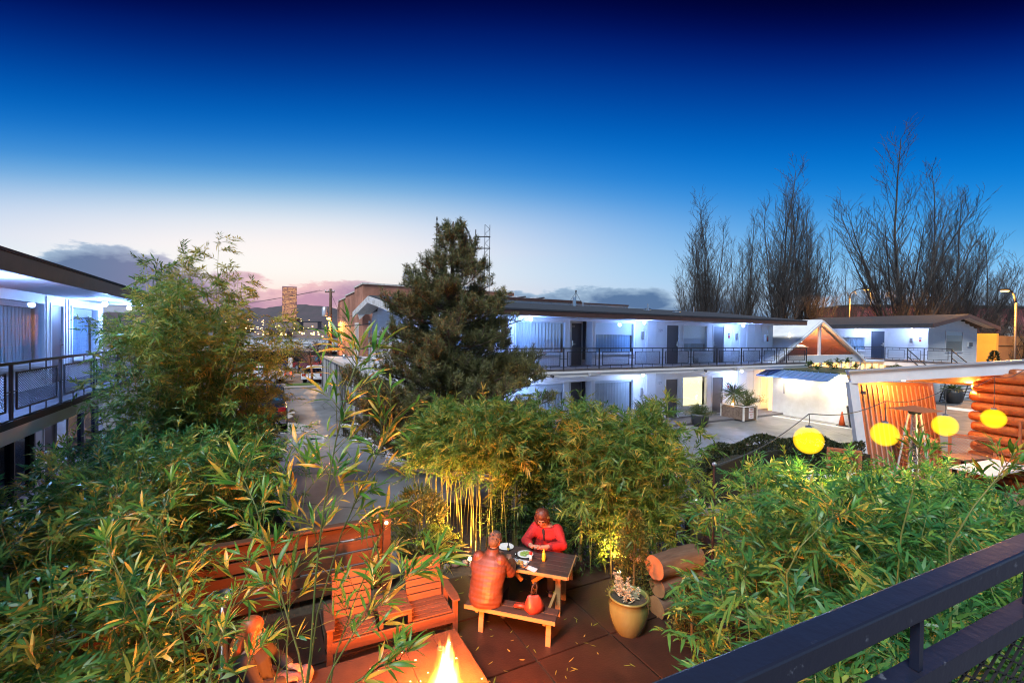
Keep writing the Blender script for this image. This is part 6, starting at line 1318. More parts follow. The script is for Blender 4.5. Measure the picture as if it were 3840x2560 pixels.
# ------------------------------------------------------------------ terrace: slanted canopy, log cabin, heater, tables, globe lamps
mat('canopy_white', (.60, .63, .70), .5, col2=(.52, .55, .62), scale=2); mat('canopy_panel', (.30, .13, .07), .55, col2=(.25, .10, .05), scale=2); mat('canopy_batten', (.46, .30, .27), .5); mat('canopy_ceiling', (.55, .36, .18), .7); mat('deck_wood', (.20, .12, .085), .65, col2=(.14, .08, .055), scale=2, stretch=(.3, 4, 4)); mat('cabin_log', (.36, .10, .022), .45, col2=(.22, .05, .014), scale=2.2, stretch=(3, .35, 3), bump=.4, bscale=9, coat=.2); mat('cabin_log_end', (.50, .22, .08), .6, col2=(.36, .13, .04), scale=6)
tf = thing('terrace_floor', 'raised timber terrace floor under the slanted canopy', 'deck', (10.8, 12.6, 0), TH-R(2)); tf['kind'] = 'structure'
for k in range(26): box('floor_board', -1.9, 6.4, -2.6+k*.19, -2.6+k*.19+.182, .22, .27, 'deck_wood', tf)
box('floor_frame', -1.85, 6.35, -2.55, 2.3, 0, .218, 'ink', tf)
cp = thing('canopy', 'white slanted canopy frame with orange battened wall', 'canopy', (10.4, 13.4, 0)); C0 = Vector((10.4, 13.4, 0))
lc = lambda *p: Vector(p)-C0
A_, B_, Cc, D_ = lc(9.74, 13.4, 3.37), lc(16.2, 12.17, 4.0), lc(17.6, 13.3, 2.75), lc(13.55, 15.2, 2.93)
mb = MB(); up = Vector((0, 0, .10)); mb.add([A_-up*2, B_-up*2, Cc, D_, A_-up, B_-up, Cc+up, D_+up], [(0, 1, 2, 3)[::-1], (4, 5, 6, 7), (0, 1, 5, 4)[::-1] if 0 else (0, 4, 5, 1), (1, 5, 6, 2), (2, 6, 7, 3), (3, 7, 4, 0)]); mb.build('ceiling', 'canopy_ceiling', cp)
mb = MB(); f0, f1 = lc(9.74, 13.36, 3.37), lc(16.2, 12.13, 4.0); dz = Vector((0, 0, -.34)); bk = Vector((.03, .16, 0)); mb.add([f0, f1, f1+dz, f0+dz+Vector((.10, 0, 0)), f0+bk, f1+bk, f1+bk+dz, f0+bk+dz+Vector((.10, 0, 0))], [(0, 3, 2, 1), (4, 5, 6, 7), (0, 1, 5, 4), (3, 7, 6, 2), (0, 4, 7, 3), (1, 2, 6, 5)]); mb.build('fascia', 'canopy_white', cp)
mb = MB(); mb.bar(f0+Vector((-.02, .04, .02)), f1+Vector((0, .04, .02)), .22, .035); mb.build('drip_edge', 'aluminium', cp)
o0, o1, i0, i1 = lc(9.77, 13.37, 3.065), lc(10.26, 13.37, 0.0), lc(10.02, 13.37, 3.065), lc(10.52, 13.37, 0.0); bk = Vector((.0, .16, 0))
MB().add([o0, o1, i1, i0, o0+bk, o1+bk, i1+bk, i0+bk], [(0, 1, 2, 3), (7, 6, 5, 4), (0, 4, 5, 1), (1, 5, 6, 2), (2, 6, 7, 3), (3, 7, 4, 0)]).build('slanted_post', 'canopy_white', cp)
W0, W1, T0, T1 = lc(10.50, 13.54, .0), lc(14.35, 15.25, .0), lc(10.02, 13.54, 3.08), lc(14.05, 15.40, 2.88); nr = Vector((.42, -.907, 0)); th_ = -nr*.12
MB().add([W0, W1, T1, T0, W0+th_, W1+th_, T1+th_, T0+th_], [(0, 1, 2, 3), (7, 6, 5, 4), (0, 4, 5, 1), (1, 5, 6, 2), (2, 6, 7, 3), (3, 7, 4, 0)]).build('battened_wall', 'canopy_panel', cp)
for k in range(17):
    t = (k+.5)/17; MB().bar(W0.lerp(W1, t)+nr*.016+Vector((0, 0, .25)), T0.lerp(T1, t)+nr*.016-Vector((0, 0, .1)), .03, .025, nr).build('batten', 'canopy_batten', cp)
box('wire_bracket', -.05, .05, -.03, .05, 2.72, 2.80, 'ink', cp).location = (T0+nr*.1+Vector((.2, .1, -2.98+0))) if 0 else (-.15, .05, 0)
emis('downlight', (1.0, .62, .25), 20)
for x, y, z in ((13.3, 13.4, 3.25), (15.0, 13.0, 3.3), (11.6, 13.7, 3.12)):
    o = MB().lathe([(.06, 0), (.06, -.02), (.05, -.022)], lc(x, y, z), 14).build('downlight', 'downlight', cp); lamp(o, lc(x, y, z-.25), (1.0, .36, .07), 60, .06)
lg = thing('log_cabin', 'orange-lit log cabin corner with rounded log ends', 'cabin', (13.40, 13.25, 0), math.atan2(-.97, .25))
for k in range(12):
    z = .17+k*.283; rr = .142; x0 = -.10-.06*(k % 2); o = MB().tube([(x0, 0, z), (x0+.05, 0, z), (x0+.3, 0, z), (4.5, 0, z)], [rr*.82, rr*.97, rr, rr*1.02], 18).build('log', 'cabin_log', lg, smooth=True, bevel=0)
    if k % 1 == 0: MB().tube([(.75, .02, z+.14), (.75, 1.2 if 0 else 2.5, z+.14)], rr*.95, 14).build('cross_log', 'cabin_log', lg, smooth=True)
box('conduit', 1.0, 1.05, -.20, -.15, .9, 2.2, 'rust', lg) if 'rust' in MATS else (mat('rust', (.28, .09, .04), .7), box('conduit', 1.0, 1.05, -.20, -.15, .9, 2.2, 'rust', lg))
t = thing('patio_heater', 'tall pyramid patio heater with square rusty hood', 'heater', (10.05, 11.5, .27), R(20)); z1 = 2.42
for sx_ in (-1, 1):
    for sy_ in (-1, 1): MB().bar((sx_*.25, sy_*.25, .55), (sx_*.08, sy_*.08, 2.22), .035, .035).build('leg', 'aluminium', t)
MB().lathe([(.30, 0), (.27, .6)], seg=4).build('gas_cabinet', 'steel', t); MB().tube([(0, 0, .6), (0, 0, 2.2)], .055, 14).build('glass_tube', 'tumbler', t, smooth=True); MB().lathe([(.12, 2.2), (.14, 2.28), (.06, 2.3)], seg=14).build('burner_head', 'ink', t)
MB().add([(-.42, -.42, 2.31), (.42, -.42, 2.31), (.42, .42, 2.31), (-.42, .42, 2.31), (0, 0, 2.42)], [(0, 1, 4), (1, 2, 4), (2, 3, 4), (3, 0, 4), (3, 2, 1, 0)]).build('hood', 'rust', t)
for s in ((0, -.2), (-.2, 0), (.2, 0)):
    mb = MB()
    for k in range(16): z = .7+k*.095; w_ = .24-.17*(z-.55)/1.67; mb.bar((-w_ if s[0] == 0 else s[0]*w_/.2, -w_ if s[0] == 0 else -w_, z), (w_ if s[0] == 0 else s[0]*w_/.2, -w_ if s[0] == 0 else w_, z), .006, .006)
    mb.build('guard_mesh', 'steel', t)
def table(label, loc, rz, L_, W_, h, mt, n=6, cat='table', name='terrace_table'):
    t = thing(name, label, cat, loc, rz); planks(t, 'top_plank', -L_/2, L_/2, -W_/2, W_/2, h-.035, .035, n, mt, .006)
    for x in (-L_/2+.15, L_/2-.15):
        for y in (-W_/2+.08, W_/2-.08): box('leg', x-.035, x+.035, y-.035, y+.035, 0, h-.037, 'black_metal', t)
    return t
mat('table_white', (.66, .66, .70), .4)
table('long weathered plank table at the terrace edge', (8.75, 10.9, .02), TH, 2.3, .8, 1.0, 'deck_wood'); table('white topped terrace table under the last globe lamps', (12.6, 12.0, .27), R(22), 2.4, .85, .78, 'table_white', 3); table('brown timber table against the log cabin', (12.95, 13.0, .27), R(14), 1.5, .6, .80, 'deck_wood', 4)
t = thing('bar_table', 'round orange bar table beside the pyramid heater', 'bar table', (12.0, 13.7, .27)); MB().lathe([(.50, 1.06), (.52, 1.08), (.52, 1.12), (.50, 1.13)], seg=28).build('table_top', 'canopy_panel', t, smooth=False); MB().tube([(0, 0, 0), (0, 0, 1.06)], .05, 10).build('column', 'black_metal', t); MB().lathe([(.3, 0), (.28, .03), (.05, .05)], seg=20).build('foot', 'black_metal', t)
t = thing('metal_bin', 'brushed steel drum bin on the terrace', 'bin', (10.05, 10.75, .27)); MB().lathe([(.2, 0), (.2, .60), (.21, .62), (.19, .62), (.18, .5)], seg=24, cap=False).build('drum', 'steel', t, smooth=True)
def mesh_rail(label, p, q, h, z0):
    d = Vector(q)-Vector(p); L_ = d.length; r = thing('mesh_railing', label, 'railing', (p[0], p[1], z0), math.atan2(d.y, d.x), 'terrace mesh railings'); fr, wi = mesh_panel(L_-.1, h-.12)
    box('top_rail', 0, L_, -.025, .025, h-.05, h, 'rust', r)
    for x in (0.0, L_-.05): box('post', x, x+.05, -.025, .025, 0, h-.052, 'rust', r)
    pf = obj('panel_frame', fr, 'rust', r, loc=(.05, 0, .05)); obj('mesh', wi, 'rust', pf); return r
mesh_rail('rusty mesh railing between the canopy wall and log cabin', (12.75, 13.45), (13.45, 12.75), 1.0, .62); mr = mesh_rail('rusty mesh railing with a yellow sign by the hedge', (8.5, 12.4), (9.15, 12.0), 1.05, .36)
mat('sign_yellow', (.45, .26, .03), .5); box('small_sign', .22, .48, -.04, -.028, .72, .92, 'sign_yellow', mr)
t = thing('planter_bench', 'white-capped brick planter wall beside the terrace', 'planter', (8.0, 11.75, 0), R(10)); mat('brick_red', (.26, .10, .07), .8, col2=(.18, .07, .05), scale=9)
for r_ in range(7):
    for k in range(6): x = -.95+k*.33+(.165 if r_ % 2 else 0); box('brick', x, min(x+.315, 1.1), -.14, .14, .02+r_*.105, .02+r_*.105+.093, 'brick_red', t)
box('cap', -1.05, 1.15, -.20, .20, .76, .81, 'table_white', t, bevel=.01)
# globe lamps on a wire
def globe_mat():
    m = bpy.data.materials.new('globe_glow'); m.use_nodes = True; n, l = m.node_tree.nodes, m.node_tree.links; n.clear(); o = n.new('ShaderNodeOutputMaterial'); e_ = n.new('ShaderNodeEmission'); e_.inputs[0].default_value = (1.0, .58, .010, 1); e_.inputs[1].default_value = 3.1
    a_ = n.new('ShaderNodeVolumeAbsorption'); a_.inputs[0].default_value = (0, 0, 0, 1); a_.inputs[1].default_value = 4.0; ad = n.new('ShaderNodeAddShader'); l.new(e_.outputs[0], ad.inputs[0]); l.new(a_.outputs[0], ad.inputs[1]); l.new(ad.outputs[0], o.inputs['Volume']); MATS['globe_glow'] = m
globe_mat()
gl = [(4.39, 6.8, 2.82, 3.21), (6.24, 7.7, 2.74, 3.29), (8.18, 8.7, 2.71, 3.40), (9.93, 9.5, 2.72, 3.58)]
for (x, y, z, zw), lb in zip(gl, ('yellow globe lamp hanging lowest before the dark hedge', 'yellow globe lamp hanging before the battened canopy wall', 'yellow globe lamp hanging between heater and log cabin', 'yellow globe lamp hanging before the log ends')):
    t = thing('globe_lamp', lb, 'globe lamp', (x, y, z), 0, 'yellow globe lamps on a wire'); MB().ball((0, 0, 0), .2, 32, 20).build('globe', 'globe_glow', t, smooth=True); MB().lathe([(.05, .19), (.045, .21), (.012, .22)], seg=14).build('cap', 'steel', t); MB().tube([(0, 0, .21), (.008, 0, .3), (0, 0, zw-z)], .006, 6).build('cord', 'ink', t); lamp(t, (0, 0, -.32), (1.0, .62, .12), 22, .18)
wp = [Vector((2.7, 6.1, 2.62))] + [Vector((g[0], g[1], g[3])) for g in gl] + [Vector((11.2, 10.05, 3.75)), Vector((14.0, 12.4, 3.78))]
pts = []
for a, b in zip(wp, wp[1:]):
    for k in range(8): t_ = k/8; pts.append(a.lerp(b, t_)-Vector((0, 0, .10*math.sin(math.pi*t_))))
pts.append(wp[-1]); o = MB().tube([p for p in pts], .007, 5).build('lamp_wire', 'ink'); tag(o, 'thin black wire carrying the yellow globe lamps', 'wire')
t = thing('wire_post', 'slim dark post among the bamboo holding the lamp wire', 'post', (2.7, 6.1, 0)); MB().tube([(0, 0, 0), (0, 0, 2.64)], .018, 8).build('pole', 'black_metal', t); MB().ball((0, 0, 2.64), .03, 8, 6).build('eyelet', 'steel', t)
# patio corner beyond the logs
t = thing('metal_bin', 'tall steel bin with pale rim behind the stacked logs', 'bin', (4.0, 9.95, 0)); MB().lathe([(.19, 0), (.19, .74), (.2, .78), (.17, .78), (.165, .6)], seg=24, cap=False).build('drum', 'steel', t, smooth=True)
t = table('dark plank patio table half hidden by bamboo', (3.15, 9.7, 0), R(15), 1.3, .7, .74, 'deck_wood', 5, name='patio_table')
t = thing('timber_kerb', 'pale squared timber edging beyond the stacked logs', 'timber', (2.75, 8.6, 0), R(-33)); MB().box(-.75, .85, -.06, .06, 0, .12).build('beam', 'weathered_white', t, bevel=.01); box('bolt_plate', .3, .4, -.03, .03, .12, .126, 'steel', t)
# ------------------------------------------------------------------ the handrail we look over
nrl = thing('balcony_railing', 'chipped dark steel handrail running close below the viewer', 'railing', (.215, .668, 0), R(25.5))
box('top_rail', -2.2, 5.2, -.053, 0, 3.772, 3.82, 'rail_black', nrl, bevel=.005)
for x in (-1.91, -.05, 1.81, 3.67): box('post', x-.024, x+.024, -.048, -.006, 2.80, 3.77, 'rail_black', nrl)
fr, wi = mesh_panel(1.52, .60)
for x in (-1.74, .12, 1.98):
    p_ = obj('panel_frame', MB().box(0, 1.52, -.02, .02, .575, .62).box(0, 1.52, -.02, .02, 0, .04).box(0, .04, -.02, .02, .04, .575).box(1.48, 1.52, -.02, .02, .04, .575).mesh('panel_frame'), 'rail_black', nrl, loc=(x, -.03, 3.04)); obj('mesh', wi, 'rail_black', p_)
    for t_ in (.35, .7):
        box('strut', x+1.52*t_-.008, x+1.52*t_+.008, -.042, -.026, 3.662, 3.77, 'rail_black', nrl); box('strut', x+1.52*t_-.008, x+1.52*t_+.008, -.042, -.026, 2.9, 3.038, 'rail_black', nrl)
dk = thing('walkway_deck', 'upper walkway floor under the near handrail', 'walkway', (.215, .668, 0), R(25.5)); dk['kind'] = 'structure'; box('floor_slab', -4, 7, -1.9, .03, 2.83, 2.9, 'deck_grey', dk); box('edge_beam', -4, 7, .0, .06, 2.56, 2.828, 'white_paint', dk)
# ------------------------------------------------------------------ beyond the motel: street lamps, brick houses, pole, tower, cars
def brickmat(name, c1, c2, mort, sc_=3.0):
    m = bpy.data.materials.new(name); m.use_nodes = True; n, l = m.node_tree.nodes, m.node_tree.links; b = n['Principled BSDF']; b.inputs['Roughness'].default_value = .85; tcn = n.new('ShaderNodeTexCoord'); sp = n.new('ShaderNodeSeparateXYZ'); cb = n.new('ShaderNodeCombineXYZ'); l.new(tcn.outputs['Object'], sp.inputs[0]); ad = n.new('ShaderNodeMath'); l.new(sp.outputs[0], ad.inputs[0]); l.new(sp.outputs[1], ad.inputs[1]); l.new(ad.outputs[0], cb.inputs[0]); l.new(sp.outputs[2], cb.inputs[1])
    bt = n.new('ShaderNodeTexBrick'); bt.inputs['Scale'].default_value = sc_; bt.inputs['Color1'].default_value = (*c1, 1); bt.inputs['Color2'].default_value = (*c2, 1); bt.inputs['Mortar'].default_value = (*mort, 1); bt.inputs['Mortar Size'].default_value = .012; l.new(cb.outputs[0], bt.inputs['Vector'])
    nz = n.new('ShaderNodeTexNoise'); nz.inputs['Scale'].default_value = .5; nz.inputs['Detail'].default_value = 8; l.new(tcn.outputs['Object'], nz.inputs['Vector']); rp = n.new('ShaderNodeValToRGB'); rp.color_ramp.elements[0].position = .45; rp.color_ramp.elements[1].position = .7; l.new(nz.outputs[0], rp.inputs[0]); mx = n.new('ShaderNodeMix'); mx.data_type = 'RGBA'; l.new(rp.outputs[0], mx.inputs[0]); l.new(bt.outputs[0], mx.inputs[6]); mx.inputs[7].default_value = (*[min(1, c*1.5+.05) for c in c1], 1); l.new(mx.outputs[2], b.inputs['Base Color']); MATS[name] = m
brickmat('old_brick', (.34, .13, .075), (.26, .10, .06), (.30, .20, .16)); brickmat('dark_brick', (.22, .045, .05), (.17, .035, .04), (.15, .05, .05))
mat('orange_wall_lit', (.72, .36, .05), .8, col2=(.66, .31, .04), scale=.8); mat('orange_wall_shaded', (.34, .16, .05), .8, col2=(.28, .12, .04), scale=.8); mat('roof_pale', (.42, .44, .50), .7, col2=(.33, .35, .40), scale=.4); mat('stained_wall', (.34, .33, .34), .9, col2=(.035, .03, .03), scale=.9, stretch=(1, 1, .18), thr=(.42, .6), bump=.3); mat('pole_wood', (.12, .07, .045), .9, col2=(.08, .045, .03), scale=5); mat('wire', (.02, .02, .025), .6)  # orange building: lamplit face painted brighter, shaded face painted darker
emis('sodium', (1.0, .46, .08), 3.2)
def street_lamp(label, px, head_px, head_py, D_, power, col=(1.0, .42, .07)):
    b = at(px, 1270, D_); hd = at(head_px, head_py, D_); r = thing('street_lamp', label, 'street lamp', (b.x, b.y, 0), 0, 'amber street lamps'); q = hd-Vector((b.x, b.y, 0)); s = 1 if q.x > 0 else -1
    MB().tube([(0, 0, 0), (0, 0, .6), (0, 0, q.z-.9)], [.13, .10, .075], 10).build('pole', 'pole_metal', r, smooth=True)
    MB().tube([(0, 0, q.z-.9), (s*.12, 0, q.z-.45), (q.x*.4, 0, q.z-.02), (q.x*.75, 0, q.z+.10), (q.x, 0, q.z+.08)], [.07, .06, .055, .05, .05], 8).build('arm', 'pole_metal', r, smooth=True)
    h = MB().ball((q.x, 0, q.z+.08), (.42, .2, .11), 16, 8).build('lamp_head', 'pole_metal', r, smooth=True); MB().ball((q.x, 0, q.z+.0), (.32, .16, .10), 14, 8).build('lens', 'sodium', h, smooth=True); spot(h, (q.x, -.02, q.z-.14), (0, 0, -1), col, power, 177, .12, .12); return r
mat('pole_metal', (.03, .022, .02), .5)
street_lamp('amber street lamp rising behind the A-frame among bare trees', 3182, 3250, 1086, 50, 2200); street_lamp('amber street lamp beside the shaded orange wall', 3806, 3768, 1090, 35.2, 1900)
# dark red brick hall
q = at(3560, 1270, 70); r = thing('brick_building', 'dark red brick building behind the orange wall', 'building', (q.x, q.y, 0), R(-3)); box('wall', -14, 40, 0, 12, 0, 9.3, 'dark_brick', r); box('parapet', -14.1, 40.1, -.15, 12.1, 9.302, 9.6, 'ink', r)
for x in (8.6, 14.0):
    o = MB().box(x-.75, x+.75, -.06, -.002, 4.5, 6.6).build('window', 'weathered_white', r); box('pane', x-.62, x+.62, -.10, -.062, 4.6, 5.5, 'shade_white', o); box('pane', x-.62, x+.62, -.10, -.062, 5.56, 6.45, 'shade_white', o); MB().prism([(x-.85, -.12, 6.6), (x+.85, -.12, 6.6), (x+.6, -.12, 6.95), (x-.6, -.12, 6.95)], (0, .1, 0)).build('lintel', 'ink', o)
box('dark_opening', 11.2, 16, -.03, -.002, .5, 3.9, 'ink', r)
q = at(3742, 1270, 40); r = thing('orange_building', 'low bright orange walled building beside the gable end', 'building', (q.x, q.y, 0), R(20)); box('wall', 0, 14, 0, .3, 0, 4.75, 'orange_wall_shaded', r); box('cornice', -.02, 14, -.06, -.002, 3.9, 4.05, 'orange_wall_shaded', r); box('side_wall', -.3, -.005, -.05, 13, 0, 4.95, 'orange_wall_lit', r); box('roof', -.2, 14, .302, 12, 4.55, 4.7, 'ink', r)  # side wall coloured as lit, front wall and cornice coloured as in shade
box('wall_lamp', 3.5, 4.1, -.3, -.062, 2.3, 2.5, 'ink', r); MB().tube([(4.0, -.2, 2.5), (4.05, -.2, 3.1)], .04, 6).build('lamp_bracket', 'ink', r); box('shed', 1.2, 3.0, 5, 7, 4.7, 6.2, 'rust', r)
r = thing('lattice_mast', 'far lattice transmission mast beyond the amber street lamp', 'mast', (at(3763, 1270, 120).x, 120, 0)); mb = MB(); w_, h_ = 1.3, 14.5
for sx_, sy_ in ((-1, -1), (1, -1), (1, 1), (-1, 1)): mb.bar((sx_*w_, sy_*w_, 0), (sx_*w_, sy_*w_, h_), .12, .12)
mb.build('legs', 'black_metal', r); mb = MB()
for k in range(12): z = k*1.2; mb.bar((-w_, -w_, z), (w_, -w_, z+1.2), .08, .08); mb.bar((w_, -w_, z), (-w_, -w_, z+1.2), .08, .08); mb.bar((-w_, -w_, z), (w_, -w_, z), .08, .08)
mb.build('bracing', 'black_metal', r)
# gate and pots across the yard, seen through the terrace
t = thing('barred_gate', 'black barred metal gate beyond the terrace', 'gate', gr(3600, 1508), R(-12)); [box('bar', -1.2, 1.5, -.02, .02, .12+k*.2, .16+k*.2, 'black_metal', t) for k in range(6)]; [MB().bar((x, 0, 0), (x+.35, 0, 1.25), .05, .05).build('stile', 'black_metal', t) for x in (-1.25, .1, 1.2)]
t = thing('plant_pot', 'round black planter beyond the canopy wall', 'plant pot', gr(3575, 1512)); MB().lathe([(.3, 0), (.5, .3), (.52, .7), (.45, .95), (.4, .95)], seg=22, cap=False).build('pot', 'pot_black', t, smooth=True); L = Leafer(); n = 160; d = rand_unit(n); d[:, 2] = np.abs(d[:, 2]); L.add(np.tile(np.array([[0, 0, .95]]), (n, 1)), d, rand_unit(n), rng.uniform(.4, .9, n), np.full(n, .05), rng.uniform(.1, .5, n), rng.uniform(0, 1, n)); obj('foliage', L.mesh('foliage'), 'yucca_leaf', t)
# brick building and long parapet behind the north wing
r = thing('brick_building', 'old red brick building with stepped parapet behind the motel gable', 'building', P(6.8, 39.3), TH)
mb = MB(); mb.prism([(0, 0, 0), (0, 16, 0), (0, 16, 7.1), (0, 15.2, 7.75), (0, 9.8, 7.75), (0, 9.8, 7.95), (0, 4.3, 7.95), (0, 4.3, 8.3), (0, 0, 8.3)], (.35, 0, 0)); mb.build('side_wall', 'old_brick', r)
box('front_wall', .352, 14, 0, .35, 0, 8.3, 'old_brick', r); mb = MB()
for a, b, z in ((-.1, 4.3, 8.3), (4.3, 9.8, 7.95), (9.8, 15.3, 7.75)): mb.box(-.08, .43, a, b, z+.003, z+.12)
mb.build('coping', 'weathered_white', r); box('front_coping', .435, 14, -.1, .4, 8.303, 8.42, 'weathered_white', r); box('white_band', 1.2, 14, -.06, -.002, 6.4, 7.25, 'roof_pale', r); box('band_trim', 1.1, 14, -.1, -.002, 7.253, 7.4, 'fascia_brown', r)
o = box('bracket', -.5, .3, -.45, -.004, 5.9, 6.1, 'weathered_white', r); MB().prism([(-.3, -.35, 5.4), (.2, -.35, 5.9), (-.45, -.35, 5.9)], (0, .3, 0)).build('corbel', 'weathered_white', o); box('roof_deck', .36, 14, .36, 16, 7.3, 7.4, 'ink', r)
for y, z in ((3.0, 3.8), (3.0, 2.0)): o = box('wall_patch', -.02, -.002, y-1.0, y+1.0, z-.2, z+1.4, 'weathered_white', r)
w_ = box('blind_window', -.06, -.021, 2.3, 3.6, 3.6, 4.9, 'ink_grey', r); box('window_bar', -.07, -.061, 2.9, 2.98, 3.6, 4.9, 'ink', w_)
d = thing('satellite_dish', 'satellite dish on the old brick building', 'dish', P(11.2, 41.5, 8.4), TH); MB().tube([(0, 0, -1), (0, 0, .75)], .04, 8).build('mast', 'steel', d); o = MB().lathe([(.0, 0), (.25, .03), (.48, .12), (.56, .18)], seg=24, cap=False).build('reflector', 'roof_pale', d, smooth=True); o.location = (0, 0, 1.05); o.rotation_euler = (R(70), 0, R(-35)); MB().tube([(0, 0, 1.0), (-.5, -.6, 1.0)], .02, 6).build('feed_arm', 'ink', d)
box('roof_unit', 8.6, 10.4, 2.0, 3.6, 8.43, 8.9, 'roof_pale', r)
r = thing('flat_roof_building', 'long white flat-roofed building with rust streaked parapet', 'building', P(21.0, 35.0), TH); mat('rust_white', (.58, .60, .62), .7, col2=(.32, .17, .09), scale=1.2, stretch=(3, 3, .3), thr=(.62, .74)); box('wall', -7, 10.2, 0, 10, 0, 7.25, 'rust_white', r); box('parapet_cap', -7, 4.5, -.15, .5, 7.253, 7.5, 'fascia_brown', r); box('parapet_cap', 4.502, 10.2, -.12, .45, 7.253, 7.36, 'fascia_brown', r)
for k in range(8): MB().tube([(-5+k*2.1, -.06, 6.3), (-5+k*2.1, -.06, 7.2)], .04, 6).build('pipe', 'steel', r)
for x, w2 in ((-2.6, .7), (-1.2, .9), (.8, .5)): o = box('roof_unit', x, x+w2, 2, 3, 7.26, 7.85, 'roof_pale', r, bevel=.05); MB().tube([(x+.2, 1.9, 7.6), (x+.9, 1.9, 7.75)], .12, 8).build('duct', 'steel', o)
# antenna mast and whip behind the pine
q = at(1823, 1270, 30); r = thing('antenna_mast', 'lattice antenna mast with a curved grid dish beside the pine top', 'antenna', (q.x, q.y, 0)); zt = at(1823, 843, 30).z; s = .16
for a in (-s, s): MB().bar((a*1.0, 0, 0), (a, 0, zt), .035, .035).build('mast_leg', 'black_metal', r)
mb = MB(); z = 3.0
while z < zt-.3: mb.bar((-s, 0, z), (s, 0, z+.3), .02, .02); mb.bar((s, 0, z+.3), (-s, 0, z+.6), .02, .02); z += .6
mb.build('mast_lacing', 'black_metal', r)
za = at(1800, 905, 30).z; MB().bar((-.75, 0, za-.65), (-.75, 0, za+.75), .06, .06).build('dish_pole', 'black_metal', r); MB().bar((-.75, 0, za+.3), (.2, 0, za+.3), .06, .06).build('dish_arm', 'black_metal', r); MB().bar((-.75, 0, za-.45), (.2, 0, za-.45), .06, .06).build('dish_arm', 'black_metal', r); mb = MB(); nb_ = 9; pc = [(-1.0-.55*((k/8-.35)**2)*2.2, za-.85+k*.24) for k in range(nb_+1)]
for off in (-.3, -.15, 0, .15, .3):
    for k in range(nb_): mb.bar((pc[k][0]-abs(off)*.3, off, pc[k][1]), (pc[k+1][0]-abs(off)*.3, off, pc[k+1][1]), .03, .03)
for k in range(0, nb_+1): mb.bar((pc[k][0], -.3, pc[k][1]), (pc[k][0], .3, pc[k][1]), .025, .025)
mb.build('grid_dish', 'black_metal', r); MB().bar((-.75, 0, za), (-1.75, 0, za+.02), .03, .03).build('feed_boom', 'black_metal', r)
q = at(1634, 1270, 31); r = thing('whip_antenna', 'thin whip antenna pole beside the pine top', 'antenna', (q.x, q.y, 0)); MB().tube([(0, 0, 0), (0, 0, at(1634, 900, 31).z), (0, 0, at(1634, 812, 31).z)], [.05, .04, .03], 6).build('pole', 'black_metal', r); [MB().tube([(0, 0, at(1634, y_, 31).z), (0, 0, at(1634, y_-8, 31).z)], .055, 6).build('element', 'black_metal', r) for y_ in (825, 845, 865, 885)]; MB().bar((-.3, 0, at(1634, 895, 31).z), (.3, 0, at(1634, 895, 31).z), .03, .03).build('cross_bar', 'black_metal', r)
# stained annexe north of the gable
r = thing('annexe', 'flat roofed annexe with black streaked concrete wall', 'building', (0, 0, 0), TH); box('wall', 3.75, 3.95, 20.8, 40, 0, 2.36, 'stained_wall', r); box('end_wall', 3.952, 12, 39.8, 40, 0, 2.36, 'stained_wall', r); box('front_wall', 3.952, 4.36, 20.8, 21.0, 0, 2.36, 'stained_wall', r); box('coping', 3.68, 4.0, 20.7, 40.1, 2.362, 2.42, 'concrete', r); box('roof', 4.002, 4.36, 21.0, 23.2, 2.30, 2.38, 'roof_pale', r); box('roof', 4.002, 12, 23.202, 40, 2.30, 2.38, 'roof_pale', r); box('downpipe', 4.26, 4.34, 23.0, 23.1, 2.4, 4.9, 'steel', r)
for e_, n_ in ((5.0, 36.5), (5.4, 32.5), (6.6, 34.0)): MB().lathe([(.14, 0), (.14, .18), (.2, .2), (.16, .3), (0, .34)], (e_, n_, 2.38), 14).build('roof_vent', 'steel', r)
for n_, lb in ((22.2, 'pale concrete wheel stop at the far end of the stained wall'), (18.85, 'pale concrete wheel stop near the pine tree')): o = MB().prism([(-.4, -.13, 0), (.4, -.13, 0), (.4, .13, 0), (-.4, .13, 0)], (0, 0, .13)).build('wheel_stop', 'kerb_white', bevel=.03); o.location = P(3.3, n_, .004); o.rotation_euler = (0, 0, TH); tag(o, lb, 'wheel stop', 'concrete wheel stops')
# utility pole and wires
q = at(1237, 1270, 50); ztp = at(1237, 1083, 50).z; r = thing('utility_pole', 'wooden utility pole with grey transformer and lit lamp', 'utility pole', (q.x, q.y, 0)); MB().tube([(0, 0, 0), (.06, 0, ztp)], [.2, .14], 10).build('pole', 'pole_wood', r, smooth=True); MB().bar((-.55, 0, ztp-.35), (.45, 0, ztp-.35), .1, .12).build('cross_arm', 'pole_wood', r); [MB().lathe([(.05, 0), (.07, .08), (.04, .16)], (x, 0, ztp-.28), 8).build('insulator', 'ceramic', r) for x in (-.5, -.2, .2, .42)]
MB().lathe([(.28, 0), (.3, .1), (.3, .95), (.2, 1.05)], (-.52, -.1, ztp-3.0), 14).build('transformer', 'aluminium', r, smooth=True); zl = at(1240, 1195, 50).z; MB().tube([(.06, 0, zl+.15), (.1, -.5, zl+.2)], .03, 6).build('lamp_arm', 'steel', r); h = MB().ball((.1, -.6, zl), (.22, .22, .13), 12, 8).build('lamp', 'sodium', r, smooth=True); spot(h, (.1, -.62, zl-.16), (0, 0, -1), (1.0, .45, .09), 1100, 177, .15, .12)
def cable(label, a, b, sag, rad=.018, n=14):
    a, b = Vector(a), Vector(b); o = MB().tube([a.lerp(b, k/n)-Vector((0, 0, sag*4*(k/n)*(1-k/n))) for k in range(n+1)], rad, 5).build('overhead_cable', 'wire'); return tag(o, label, 'cable', 'overhead cables')
gw = P(4.3, 21.8); pz = Vector((q.x, q.y, 0))
